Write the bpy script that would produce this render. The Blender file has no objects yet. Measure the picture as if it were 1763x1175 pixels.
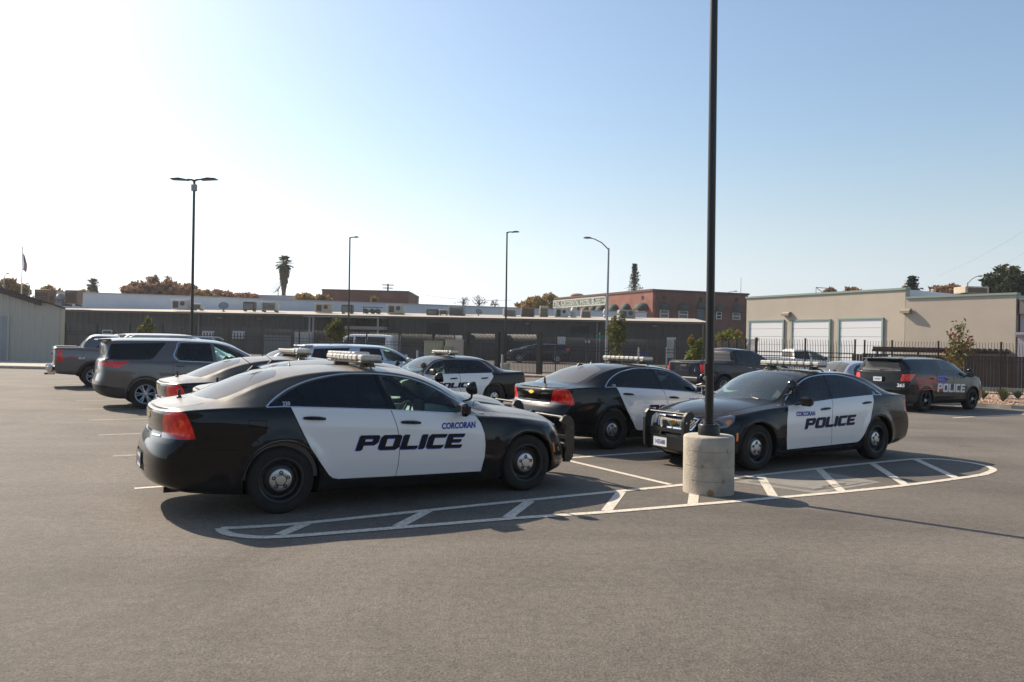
import bpy, bmesh, math, random
import numpy as np
from mathutils import Vector, Matrix
from mathutils.geometry import delaunay_2d_cdt
R_ = math.radians
sc = bpy.context.scene
col = sc.collection
# ---------------------------------------------------------------- camera, world, sun
F, PITCH, ROLL, CAMH, PW, PH = 1319.733, R_(.395), R_(1.371), 1.783, 1763, 1175
cam_d = bpy.data.cameras.new('camera')
cam = bpy.data.objects.new('camera', cam_d)
col.objects.link(cam)
cam_d.sensor_width = 36
cam_d.lens = F / PW * 36
cam_d.clip_start = .05
cam_d.clip_end = 5000
Mx = Matrix.Rotation(R_(90), 4, 'X')
cam.matrix_world = Matrix.Translation((0, 0, CAMH)) @ Matrix.Rotation(PITCH, 4, 'X') @ Mx @ Matrix.Rotation(ROLL, 4, 'Z')
sc.camera = cam
SUN_EL, SUN_AZ = 37.5, 141.5      # azimuth counted from +x towards +y
w = bpy.data.worlds.new('World')
sc.world = w
w.use_nodes = True
nt = w.node_tree
bg = nt.nodes['Background']
sky = nt.nodes.new('ShaderNodeTexSky')
sky.sky_type = 'NISHITA'
sky.sun_disc = False
sky.sun_elevation = R_(SUN_EL)
sky.sun_rotation = R_(90 - SUN_AZ)
sky.air_density = 1.3
sky.dust_density = 1.2
sky.ozone_density = 1.6
sky.altitude = 60
# thin bright haze low in the sky: the sky's own brightness, paler towards the horizon
def wn(t, **k):
    q = nt.nodes.new(t)
    for a, b in k.items(): setattr(q, a, b)
    return q
wt = wn('ShaderNodeTexCoord'); wx = wn('ShaderNodeSeparateXYZ'); nt.links.new(wt.outputs['Generated'], wx.inputs[0])
wm = wn('ShaderNodeMapRange', interpolation_type='SMOOTHSTEP'); nt.links.new(wx.outputs[2], wm.inputs[0])
for i_, v_ in enumerate((-.02, .30, .95, .0)): wm.inputs[i_ + 1].default_value = v_
wb = wn('ShaderNodeRGBToBW'); nt.links.new(sky.outputs[0], wb.inputs[0])
wc = wn('ShaderNodeVectorMath', operation='SCALE'); wc.inputs[0].default_value = (.92, 1.02, 1.15); nt.links.new(wb.outputs[0], wc.inputs['Scale'])
wmx = wn('ShaderNodeMix', data_type='RGBA'); nt.links.new(wm.outputs[0], wmx.inputs[0]); nt.links.new(sky.outputs[0], wmx.inputs[6]); nt.links.new(wc.outputs[0], wmx.inputs[7])
nt.links.new(wmx.outputs[2], bg.inputs[0])
bg.inputs[1].default_value = .10
sd = bpy.data.lights.new('sun', 'SUN')
sun = bpy.data.objects.new('sun', sd)
col.objects.link(sun)
sd.energy = 5.0
sd.angle = R_(.55)
sd.color = (1, .87, .70)
sv = Vector((math.cos(R_(SUN_EL)) * math.cos(R_(SUN_AZ)), math.cos(R_(SUN_EL)) * math.sin(R_(SUN_AZ)), math.sin(R_(SUN_EL))))
sun.rotation_euler = sv.to_track_quat('Z', 'Y').to_euler()
sun.location = sv * 60
sc.view_settings.view_transform = 'Standard'
sc.view_settings.look = 'None'
sc.view_settings.exposure = 0.65
sc.view_settings.gamma = 1
sc.cycles.transparent_max_bounces = 16

# ---------------------------------------------------------------- helpers
def ray(u, v):
    a, b = u - PW / 2, v - PH / 2
    cr, sr = math.cos(ROLL), math.sin(ROLL)
    d = (a * cr + b * sr) / F, 1.0, -(-a * sr + b * cr) / F
    c, s = math.cos(PITCH), math.sin(PITCH)
    return d[0], d[1] * c - d[2] * s, d[1] * s + d[2] * c
def at(u, v, Y):
    r = ray(u, v); t = Y / r[1]
    return Vector((r[0] * t, Y, CAMH + r[2] * t))
def gnd(u, v, z=0.0):
    r = ray(u, v); t = (z - CAMH) / r[2]
    return Vector((r[0] * t, r[1] * t, z))
def gz(y):                      # level of the land: the lot is flat, the street behind it lies higher
    t = min(1, max(0, (y - 46) / 9)); return .42 * t * t * (3 - 2 * t)

MATS = {}
def mat(name, color=(.5, .5, .5), rough=.6, metal=0, spec=.5, coat=0, noise=None, bump=None, emit=None):
    """noise=(scale, amount, [second colour]); bump=(scale, strength)"""
    if name in MATS: return MATS[name]
    m = bpy.data.materials.new(name); m.use_nodes = True
    n = m.node_tree.nodes; l = m.node_tree.links
    p = n['Principled BSDF']
    p.inputs['Base Color'].default_value = (*color, 1)
    p.inputs['Roughness'].default_value = rough
    p.inputs['Metallic'].default_value = metal
    p.inputs['Specular IOR Level'].default_value = spec
    if coat:
        p.inputs['Coat Weight'].default_value = coat
        p.inputs['Coat Roughness'].default_value = .04
    if noise or bump:
        tc = n.new('ShaderNodeTexCoord')
    if noise:
        nz = n.new('ShaderNodeTexNoise'); nz.inputs['Scale'].default_value = noise[0]; nz.inputs['Detail'].default_value = 6
        nz.inputs['Roughness'].default_value = .65
        l.new(tc.outputs['Object'], nz.inputs['Vector'])
        mx = n.new('ShaderNodeMix'); mx.data_type = 'RGBA'
        c2 = noise[2] if len(noise) > 2 else tuple(c * .6 for c in color)
        mx.inputs[6].default_value = (*color, 1); mx.inputs[7].default_value = (*c2, 1)
        mr = n.new('ShaderNodeMapRange'); mr.inputs[1].default_value = .35; mr.inputs[2].default_value = .7
        mr.inputs[3].default_value = 0; mr.inputs[4].default_value = noise[1]
        l.new(nz.outputs[0], mr.inputs[0]); l.new(mr.outputs[0], mx.inputs[0]); l.new(mx.outputs[2], p.inputs['Base Color'])
    if bump:
        nb = n.new('ShaderNodeTexNoise'); nb.inputs['Scale'].default_value = bump[0]; nb.inputs['Detail'].default_value = 5
        l.new(tc.outputs['Object'], nb.inputs['Vector'])
        b = n.new('ShaderNodeBump'); b.inputs['Strength'].default_value = bump[1]; b.inputs['Distance'].default_value = .02
        l.new(nb.outputs[0], b.inputs['Height']); l.new(b.outputs[0], p.inputs['Normal'])
    if emit:
        p.inputs['Emission Color'].default_value = (*color, 1); p.inputs['Emission Strength'].default_value = emit
    MATS[name] = m
    return m
def paint(name, color, dust=.5, rough=.35, metal=0, dust_glare_col=(.33, .28, .22)):
    """car paint with a dusty film on the upward faces, paled further to carry sun glare"""
    if name in MATS: return MATS[name]
    m = mat(name, color, rough, metal, .05 if max(color) < .05 else .4, 1.0)
    n = m.node_tree.nodes; l = m.node_tree.links; p = n['Principled BSDF']
    if max(color) < .05: p.inputs['Coat IOR'].default_value = 1.38
    g = n.new('ShaderNodeNewGeometry'); sx = n.new('ShaderNodeSeparateXYZ'); l.new(g.outputs['Normal'], sx.inputs[0])
    mr = n.new('ShaderNodeMapRange'); mr.interpolation_type = 'SMOOTHSTEP'
    mr.inputs[1].default_value = .45; mr.inputs[2].default_value = .92; mr.inputs[3].default_value = .0; mr.inputs[4].default_value = dust
    l.new(sx.outputs[2], mr.inputs[0])
    tc = n.new('ShaderNodeTexCoord'); nz = n.new('ShaderNodeTexNoise'); nz.inputs['Scale'].default_value = 2.2; nz.inputs['Detail'].default_value = 7
    l.new(tc.outputs['Object'], nz.inputs[0])
    m2 = n.new('ShaderNodeMapRange'); m2.inputs[1].default_value = .3; m2.inputs[2].default_value = .75; m2.inputs[3].default_value = .55; m2.inputs[4].default_value = 1.15
    l.new(nz.outputs[0], m2.inputs[0])
    # low splashed dirt along the sills
    so = n.new('ShaderNodeSeparateXYZ'); l.new(tc.outputs['Object'], so.inputs[0])
    m3 = n.new('ShaderNodeMapRange'); m3.inputs[1].default_value = .55; m3.inputs[2].default_value = .18; m3.inputs[3].default_value = .0; m3.inputs[4].default_value = .05
    l.new(so.outputs[2], m3.inputs[0])
    ad = n.new('ShaderNodeMath'); ad.operation = 'ADD'; l.new(mr.outputs[0], ad.inputs[0]); l.new(m3.outputs[0], ad.inputs[1])
    mu = n.new('ShaderNodeMath'); mu.operation = 'MULTIPLY'; l.new(ad.outputs[0], mu.inputs[0]); l.new(m2.outputs[0], mu.inputs[1])
    oi = n.new('ShaderNodeObjectInfo'); sc3 = n.new('ShaderNodeSeparateColor'); l.new(oi.outputs['Color'], sc3.inputs[0])   # how dusty and glare-paled this very car is
    mu2 = n.new('ShaderNodeMath'); mu2.operation = 'MULTIPLY'; l.new(mu.outputs[0], mu2.inputs[0]); l.new(sc3.outputs[0], mu2.inputs[1]); mu = mu2
    mx = n.new('ShaderNodeMix'); mx.data_type = 'RGBA'; mx.inputs[6].default_value = (*color, 1); mx.inputs[7].default_value = (*dust_glare_col, 1)
    l.new(mu.outputs[0], mx.inputs[0]); l.new(mx.outputs[2], p.inputs['Base Color'])
    cr = n.new('ShaderNodeMapRange'); cr.inputs[1].default_value = 0; cr.inputs[2].default_value = .5; cr.inputs[3].default_value = .035; cr.inputs[4].default_value = .32
    l.new(mu.outputs[0], cr.inputs[0]); l.new(cr.outputs[0], p.inputs['Coat Roughness'])
    return m
def glass(name, tint, refl=1.0, dust=0.0, ior=1.5, dc=(.4, .36, .3)):
    if name in MATS: return MATS[name]
    m = bpy.data.materials.new(name); m.use_nodes = True
    n = m.node_tree.nodes; l = m.node_tree.links; n.clear()
    o = n.new('ShaderNodeOutputMaterial'); t = n.new('ShaderNodeBsdfTransparent'); t.inputs[0].default_value = (*tint, 1)
    gl = n.new('ShaderNodeBsdfGlossy'); gl.inputs['Roughness'].default_value = .02; gl.inputs[0].default_value = (refl, refl, refl, 1)
    fr = n.new('ShaderNodeFresnel'); fr.inputs[0].default_value = ior
    mx = n.new('ShaderNodeMixShader'); l.new(fr.outputs[0], mx.inputs[0]); l.new(t.outputs[0], mx.inputs[1]); l.new(gl.outputs[0], mx.inputs[2])
    last = mx
    if dust:
        d = n.new('ShaderNodeBsdfDiffuse'); d.inputs[0].default_value = (*dc, 1)
        m2 = n.new('ShaderNodeMixShader'); m2.inputs[0].default_value = dust
        l.new(mx.outputs[0], m2.inputs[1]); l.new(d.outputs[0], m2.inputs[2]); last = m2
    l.new(last.outputs[0], o.inputs[0])
    MATS[name] = m
    return m

def tag(o, label=None, cat=None, group=None, kind=None):
    if label: o['label'] = label
    if cat: o['category'] = cat
    if group: o['group'] = group
    if kind: o['kind'] = kind
    return o
def empty(name, loc=(0, 0, 0), rz=0, label=None, cat=None, group=None):
    o = bpy.data.objects.new(name, None); col.objects.link(o)
    o.location = loc; o.rotation_euler = (0, 0, rz); o.empty_display_size = .2
    return tag(o, label, cat, group)
def children(o): return [c for c in col.objects if c.parent == o]
def copy_tree(o, parent=None, kids=None):
    if kids is None:
        kids = {}
        for c in col.objects:
            if c.parent: kids.setdefault(c.parent.name, []).append(c)
    c = o.copy(); col.objects.link(c)
    if parent: c.parent = parent
    for ch in kids.get(o.name, []): copy_tree(ch, c, kids)
    return c
def mk(name, verts, faces, m, parent=None, smooth=False, normals=None):
    me = bpy.data.meshes.new(name)
    me.from_pydata([tuple(map(float, v)) for v in verts], [], [tuple(map(int, f)) for f in faces])
    me.update()
    if smooth or normals is not None: me.polygons.foreach_set('use_smooth', [True] * len(me.polygons))
    if normals is not None: me.normals_split_custom_set_from_vertices([tuple(map(float, v)) for v in normals])
    if m: me.materials.append(m)
    o = bpy.data.objects.new(name, me); col.objects.link(o)
    if parent: o.parent = parent
    return o
class MB:
    """collects pieces of one mesh"""
    def __init__(s): s.v = []; s.f = []; s.sm = []
    def add(s, v, f, smooth=False):
        k = len(s.v); s.v += [tuple(p) for p in v]; s.f += [tuple(i + k for i in q) for q in f]; s.sm += [smooth] * len(f)
        return s
    def box(s, c, d, rot=None, taper=None):
        x, y, z = d[0] / 2, d[1] / 2, d[2] / 2
        vs = [Vector((i * x, j * y, k * z)) for k in (-1, 1) for j in (-1, 1) for i in (-1, 1)]
        if taper:
            for q in vs[4:]: q.x *= taper[0]; q.y *= taper[1]
        if rot is not None: vs = [rot @ q for q in vs]
        return s.add([q + Vector(c) for q in vs], [(0, 2, 3, 1), (4, 5, 7, 6), (0, 1, 5, 4), (2, 6, 7, 3), (0, 4, 6, 2), (1, 3, 7, 5)])
    def rbox(s, c, d, b=.02, rot=None):
        """box with chamfered vertical and top edges"""
        x, y, z = d[0] / 2, d[1] / 2, d[2] / 2
        def ring(xx, yy, bb, zz): return [(-xx + bb, -yy, zz), (xx - bb, -yy, zz), (xx, -yy + bb, zz), (xx, yy - bb, zz), (xx - bb, yy, zz), (-xx + bb, yy, zz), (-xx, yy - bb, zz), (-xx, -yy + bb, zz)]
        L = [ring(x - b, y - b, b * .6, -z), ring(x, y, b, -z + b), ring(x, y, b, z - b), ring(x - b, y - b, b * .6, z)]
        v = [Vector(p) for r in L for p in r]
        if rot is not None: v = [rot @ q for q in v]
        f = [tuple(range(7, -1, -1)), tuple(range(24, 32))]
        for k in range(3):
            for i in range(8): f.append((k * 8 + i, k * 8 + (i + 1) % 8, (k + 1) * 8 + (i + 1) % 8, (k + 1) * 8 + i))
        return s.add([q + Vector(c) for q in v], f)
    def tube(s, path, r, n=8, cap=True, closed=False):
        P = [Vector(p) for p in path]; N = len(P)
        rr = r if isinstance(r, (list, tuple)) else [r] * N
        V = []
        up = None
        for i, p in enumerate(P):
            a = P[(i - 1) % N] if (i or closed) else P[0]; b = P[(i + 1) % N] if (i < N - 1 or closed) else P[-1]
            t = (b - a).normalized()
            if up is None: up = Vector((0, 0, 1)) if abs(t.z) < .9 else Vector((1, 0, 0))
            sd_ = t.cross(up).normalized(); up = sd_.cross(t).normalized()
            for k in range(n):
                q = 2 * math.pi * k / n
                V.append(p + (sd_ * math.cos(q) + up * math.sin(q)) * rr[i])
        f = []
        for i in range(N if closed else N - 1):
            j = (i + 1) % N
            for k in range(n): f.append((i * n + k, i * n + (k + 1) % n, j * n + (k + 1) % n, j * n + k))
        if cap and not closed: f += [tuple(range(n - 1, -1, -1)), tuple((N - 1) * n + k for k in range(n))]
        return s.add(V, f, True)
    def lathe(s, prof, c=(0, 0, 0), n=32, axis='z', a0=0, a1=2 * math.pi):
        V = []; full = abs(a1 - a0 - 2 * math.pi) < 1e-6; m = n if full else n + 1
        for r, h in prof:
            for k in range(m):
                q = a0 + (a1 - a0) * k / n
                x, y = r * math.cos(q), r * math.sin(q)
                p = {'z': (x, y, h), 'y': (x, h, y), 'x': (h, x, y)}[axis]
                V.append(Vector(p) + Vector(c))
        f = []
        for i in range(len(prof) - 1):
            for k in range(n):
                k2 = (k + 1) % m
                q = (i * m + k, i * m + k2, (i + 1) * m + k2, (i + 1) * m + k)
                f.append(q if axis != 'y' else q[::-1])
        return s.add(V, f, True)
    def prism(s, poly, axis, a, b):
        """extrude a 2D polygon; axis 'y': (x,z), 'x': (y,z), 'z': (x,y)"""
        g = {'y': lambda p, h: (p[0], h, p[1]), 'x': lambda p, h: (h, p[0], p[1]), 'z': lambda p, h: (p[0], p[1], h)}[axis]
        n = len(poly); V = [g(p, a) for p in poly] + [g(p, b) for p in poly]
        f = [tuple(range(n)), tuple(range(2 * n - 1, n - 1, -1))] + [(i, i + n, (i + 1) % n + n, (i + 1) % n) for i in range(n)]
        return s.add(V, f)
    def sphere(s, c, r, n=12, sc_=(1, 1, 1)):
        pr = [(r * math.sin(math.pi * i / n), -r * math.cos(math.pi * i / n)) for i in range(n + 1)]
        k = len(s.v); s.lathe(pr, (0, 0, 0), n * 2)
        for i in range(k, len(s.v)):
            p = s.v[i]; s.v[i] = (p[0] * sc_[0] + c[0], p[1] * sc_[1] + c[1], p[2] * sc_[2] + c[2])
        return s
    def xform(s, M):
        s.v = [tuple(M @ Vector(p)) for p in s.v]; return s
    def build(s, name, m, parent=None, recalc=True):
        me = bpy.data.meshes.new(name); me.from_pydata([tuple(p) for p in s.v], [], s.f); me.update()
        me.polygons.foreach_set('use_smooth', s.sm)
        if recalc:
            bm = bmesh.new(); bm.from_mesh(me)
            if any(s.sm): bmesh.ops.remove_doubles(bm, verts=bm.verts, dist=1e-5)
            bmesh.ops.recalc_face_normals(bm, faces=bm.faces); bm.normal_update()
            for e in bm.edges:
                if len(e.link_faces) == 2 and e.calc_face_angle(0) > .7: e.smooth = False
            bm.to_mesh(me); bm.free()
        me.materials.append(m)
        o = bpy.data.objects.new(name, me); col.objects.link(o)
        if parent: o.parent = parent
        return o
# ---------------------------------------------------------------- car bodies: one smooth lofted skin, cut into its panels
def pchip(xs, ys):
    x = np.array(xs, float); y = np.array(ys, float); h = np.diff(x); d = np.diff(y) / h
    m = np.zeros_like(y); m[0] = d[0]; m[-1] = d[-1]
    for i in range(1, len(x) - 1):
        if d[i - 1] * d[i] > 0:
            w1, w2 = 2 * h[i] + h[i - 1], h[i] + 2 * h[i - 1]
            m[i] = (w1 + w2) / (w1 / d[i - 1] + w2 / d[i])
    def fn(q):
        q = np.clip(q, x[0], x[-1]); i = np.clip(np.searchsorted(x, q) - 1, 0, len(x) - 2)
        t = (q - x[i]) / h[i]; t2 = t * t; t3 = t2 * t
        return (2 * t3 - 3 * t2 + 1) * y[i] + (t3 - 2 * t2 + t) * h[i] * m[i] + (3 * t2 - 2 * t3) * y[i + 1] + (t3 - t2) * h[i] * m[i + 1]
    return fn
def P(d):                                   # 'x:y x:y' -> curve
    k = [q.split(':') for q in d.split()]
    return pchip([float(a) for a, b in k], [float(b) for a, b in k])
class Surf:
    """rows from sill to centre line; each row: xr, xf (ends), y(x), z(x); u runs rear to front, v sill to centre"""
    def __init__(s, rows, Rr=.26, Rf=.7, pr=2.5, pf=2.4, bulge=(), g=1.0):
        s.rows = rows; s.n = len(rows); s.Rr, s.Rf, s.pr, s.pf, s.bulge = Rr, Rf, pr, pf, bulge
        U, V = np.meshgrid(np.linspace(0, 1, 260), np.linspace(0, 1, 150), indexing='ij')
        s.U, s.V = U.ravel(), V.ravel(); s.T = s(s.U, s.V)
    def rowpts(s, u):
        out = []
        g = (1 - np.cos(np.pi * u)) / 2
        for r in s.rows:
            xr, xf, fy, fz = r[:4]
            x = xr + (xf - xr) * g
            dr = np.clip((x - xr) / s.Rr, 0, 1); df = np.clip((xf - x) / s.Rf, 0, 1)
            c = (1 - (1 - dr) ** s.pr) ** (1 / s.pr) * (1 - (1 - df) ** s.pf) ** (1 / s.pf)
            out.append(np.stack([x, fy(x) * c, fz(x)], -1))
        return np.stack(out, 0)             # rows, N, 3
    def __call__(s, u, v):
        u = np.clip(np.atleast_1d(np.asarray(u, float)), 0, 1); v = np.clip(np.atleast_1d(np.asarray(v, float)), 0, 1)
        A = s.rowpts(u); n = s.n; q = v * (n - 1); i = np.clip(np.floor(q).astype(int), 0, n - 2); t = (q - i)[:, None]
        N = np.arange(len(u))
        p1, p2 = A[i, N], A[i + 1, N]
        p0 = np.where((i > 0)[:, None], A[np.maximum(i - 1, 0), N], 2 * p1 - p2)
        last = A[n - 2, N] * np.array([1, -1, 1])
        p3 = np.where((i < n - 2)[:, None], A[np.minimum(i + 2, n - 1), N], last)
        # centripetal-like tangents limited by the neighbouring spans
        d1 = np.linalg.norm(p2 - p1, axis=1)[:, None] + 1e-6
        d0 = np.linalg.norm(p1 - p0, axis=1)[:, None] + 1e-6; d2 = np.linalg.norm(p3 - p2, axis=1)[:, None] + 1e-6
        m1 = ((p1 - p0) / d0 * d1 + (p2 - p1) / d1 * d0) / (d0 + d1) * d1
        m2 = ((p2 - p1) / d1 * d2 + (p3 - p2) / d2 * d1) / (d1 + d2) * d1
        t2 = t * t; t3 = t2 * t
        r = (2 * t3 - 3 * t2 + 1) * p1 + (t3 - 2 * t2 + t) * m1 + (3 * t2 - 2 * t3) * p2 + (t3 - t2) * m2
        for cx, cz, rad, wd, am in s.bulge:
            rr = np.hypot(r[:, 0] - cx, r[:, 2] - cz)
            k = am * np.exp(-((rr - rad) / wd) ** 2) * (r[:, 2] < cz + rad * 1.7) * np.clip(r[:, 1] / .5, 0, 1)
            r[:, 1] += k
        r[:, 1] = np.maximum(r[:, 1], 0)
        return r
    def normal(s, u, v):
        u = np.asarray(u, float); v = np.asarray(v, float); e = 2e-3
        a = s(np.minimum(u + e, 1), v) - s(np.maximum(u - e, 0), v)
        b = s(u, np.minimum(v + e, 1)) - s(u, np.maximum(v - e, 0))
        n = np.cross(a, -b)                 # outward on the +y side
        L = np.linalg.norm(n, axis=1)
        bad = L < 1e-8
        n[bad] = (0, 0, 1); L[bad] = 1
        n = n / L[:, None]
        n[v > .9995, 1] = 0; n[(u < .003) | (u > .997), 1] = 0
        return n / np.linalg.norm(n, axis=1)[:, None]
    def inv(s, pts):
        """pts: ('s',x,z) seen from the side, ('t',x,y) from above, ('r',y,z) / ('f',y,z) from behind / ahead, ('u',u,v)"""
        T = s.T; n = len(pts)
        U, V = np.zeros(n), np.zeros(n); A = np.array([(p[1], p[2]) for p in pts], float); K = [p[0] for p in pts]
        for kk in set(K):
            ix = np.array([i for i in range(n) if K[i] == kk])
            if kk == 'u': U[ix], V[ix] = A[ix, 0], A[ix, 1]; continue
            if kk == 's': I = [0, 2]; ok = (s.V < s.vside) & (T[:, 1] > .02)
            elif kk == 't': I = [0, 1]; ok = s.V > s.vtop
            elif kk == 'r': I = [1, 2]; ok = (s.U < .25) & (s.V < s.vend)
            else: I = [1, 2]; ok = (s.U > .75) & (s.V < s.vend)
            Tk = T[ok][:, I]; Uk, Vk = s.U[ok], s.V[ok]
            j = np.array([int(np.argmin(((Tk - q) ** 2).sum(1))) for q in A[ix]])
            u, v = Uk[j].copy(), Vk[j].copy(); live = np.ones(len(ix), bool)
            for _ in range(6):
                du = np.where(u < .999, 1e-4, -1e-4); dv = np.where(v < .999, 1e-4, -1e-4)
                q0 = s(u, v)[:, I]; a_ = (s(u + du, v)[:, I] - q0) / du[:, None]; b_ = (s(u, v + dv)[:, I] - q0) / dv[:, None]
                r = A[ix] - q0; det = a_[:, 0] * b_[:, 1] - a_[:, 1] * b_[:, 0]
                ok2 = np.abs(det) > 1e-7; det = np.where(ok2, det, 1)
                su = (r[:, 0] * b_[:, 1] - r[:, 1] * b_[:, 0]) / det; sv_ = (a_[:, 0] * r[:, 1] - a_[:, 1] * r[:, 0]) / det
                live &= ok2 & (np.abs(su) < .05) & (np.abs(sv_) < .05)
                u = np.where(live, np.clip(u + su, 0, 1), u); v = np.where(live, np.clip(v + sv_, 0, 1), v)
            U[ix], V[ix] = u, v
        return list(zip(U.tolist(), V.tolist()))
def dens(pts, closed=True, step=.05):
    o = []; n = len(pts)
    for i in range(n if closed else n - 1):
        a, b = pts[i], pts[(i + 1) % n]
        if a[0] == b[0] and a[0] != 'u':
            k = max(1, int(math.hypot(a[1] - b[1], a[2] - b[2]) / step))
            o += [(a[0], a[1] + (b[1] - a[1]) * j / k, a[2] + (b[2] - a[2]) * j / k) for j in range(k)]
        else: o.append(a)
    if not closed: o.append(pts[-1])
    return o
def smoothpts(pts, n=4, closed=False):
    """Catmull-Rom through 2D points of one kind"""
    o = []; N = len(pts)
    for i in range(N if closed else N - 1):
        g = lambda j: np.array(pts[j % N][1:] if closed else pts[min(max(j, 0), N - 1)][1:], float)
        a, b, c, d = g(i - 1), g(i), g(i + 1), g(i + 2)
        for k in range(n):
            t = k / n
            q = .5 * ((2 * b) + (c - a) * t + (2 * a - 5 * b + 4 * c - d) * t * t + (3 * b - a - 3 * c + d) * t ** 3)
            o.append((pts[i][0], float(q[0]), float(q[1])))
    if not closed: o.append(pts[-1])
    return o
SU, SVV = 5.2, 2.7
def inside(poly, c):
    """even-odd test of many points against one polygon"""
    x, y = c[:, 0], c[:, 1]; r = np.zeros(len(c), bool); n = len(poly)
    for i in range(n):
        x1, y1 = poly[i]; x2, y2 = poly[(i + 1) % n]
        if y1 == y2: continue
        k = ((y1 > y) != (y2 > y)) & (x < (x2 - x1) * (y - y1) / (y2 - y1) + x1)
        r ^= k
    return r
def cdt(polys, extra):
    coords, edges = [], []
    for uv in polys:
        k = len(coords); n = len(uv)
        coords += [Vector(q) for q in uv]; edges += [(k + i, k + (i + 1) % n) for i in range(n)]
    coords += [Vector(q) for q in extra]
    V, E_, Fc, a, b, c = delaunay_2d_cdt(coords, edges, [], 0, 1e-5, False)
    return np.array([(p.x, p.y) for p in V]), np.array([tuple(t) for t in Fc])
def cut(surf, regions, nu=104, nv=46):
    """triangulate the half skin; returns verts, normals and triangles per region (first containing region wins)"""
    polys = [[(0, 0), (SU, 0), (SU, SVV), (0, SVV)]]; names = ['body']
    for nm, pts, cuts in regions:
        polys.append([(u * SU, v * SVV) for u, v in surf.inv(pts)]); names.append(nm)
    V, Fc = cdt(polys, [(i / nu * SU, j / nv * SVV) for i in range(nu + 1) for j in range(nv + 1)])
    uv = V / np.array([SU, SVV])
    pts = surf(uv[:, 0], uv[:, 1]); nor = surf.normal(uv[:, 0], uv[:, 1])
    cen = V[Fc].mean(1); own = np.full(len(Fc), -1)
    own[inside(polys[0], cen)] = 0
    for i in range(len(polys) - 1, 0, -1): own[inside(polys[i], cen) & (own >= 0)] = i
    out = {}
    for i, nm in enumerate(names):
        t = Fc[own == i]
        if len(t): out[nm] = np.concatenate([out[nm], t]) if nm in out else t
    return pts, nor, out, uv
def skin(name, data, region, m, parent, sides='both', offset=0.0):
    """mesh(es) of one region: 'both' halves in one mesh, or one object per side"""
    pts, nor, tris, uv = data
    T = tris.get(region)
    if T is None: return []
    used, invx = np.unique(T, return_inverse=True); T2 = invx.reshape(T.shape)
    p = pts[used] + nor[used] * offset; n = nor[used]
    # orientation: make faces agree with the normals
    fn = np.cross(p[T2[:, 1]] - p[T2[:, 0]], p[T2[:, 2]] - p[T2[:, 0]]); flip = (fn * n[T2[:, 0]]).sum(1) < 0
    T2[flip] = T2[flip][:, ::-1]
    ar = np.linalg.norm(fn, axis=1); T2 = T2[ar > 1e-9]
    M = np.array([1, -1, 1])
    res = []
    if sides == 'both':
        v = np.concatenate([p, p * M]); nn = np.concatenate([n, n * M]); f = np.concatenate([T2, T2[:, ::-1] + len(p)])
        res.append(mk(name, v, f, m, parent, normals=nn))
    else:
        res.append(mk(name, p, T2, m, parent, normals=n))
        res.append(mk(name, p * M, T2[:, ::-1], m, parent, normals=n * M))
    return res
def onsurf(surf, pts, off=0.0, side=1):
    uv = np.array(surf.inv(pts)); p = surf(uv[:, 0], uv[:, 1]); n = surf.normal(uv[:, 0], uv[:, 1])
    q = p + n * off
    return q * np.array([1, side, 1]), n * np.array([1, side, 1])
def ribbon(mb, surf, pts, width, off=.0012, side=1, closed=False, thick=0.0):
    """narrow strip lying on the skin along a line"""
    q, n = onsurf(surf, pts, 0, side); N = len(q)
    V = []
    for i in range(N):
        a = q[(i - 1) % N] if (i or closed) else q[0]; b = q[(i + 1) % N] if (i < N - 1 or closed) else q[-1]
        t = b - a; t /= np.linalg.norm(t) + 1e-9; s_ = np.cross(n[i], t)
        if thick:
            V += [q[i] - s_ * width / 2 - n[i] * .004, q[i] - s_ * width / 3 + n[i] * (thick), q[i] + s_ * width / 3 + n[i] * (thick), q[i] + s_ * width / 2 - n[i] * .004]
        else: V += [q[i] - s_ * width / 2 + n[i] * off, q[i] + s_ * width / 2 + n[i] * off]
    k = 4 if thick else 2; f = []
    for i in range(N if closed else N - 1):
        j = (i + 1) % N
        for c in range(k - 1): f.append((i * k + c, j * k + c, j * k + c + 1, i * k + c + 1))
    mb.add(V, f, bool(thick))
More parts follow.
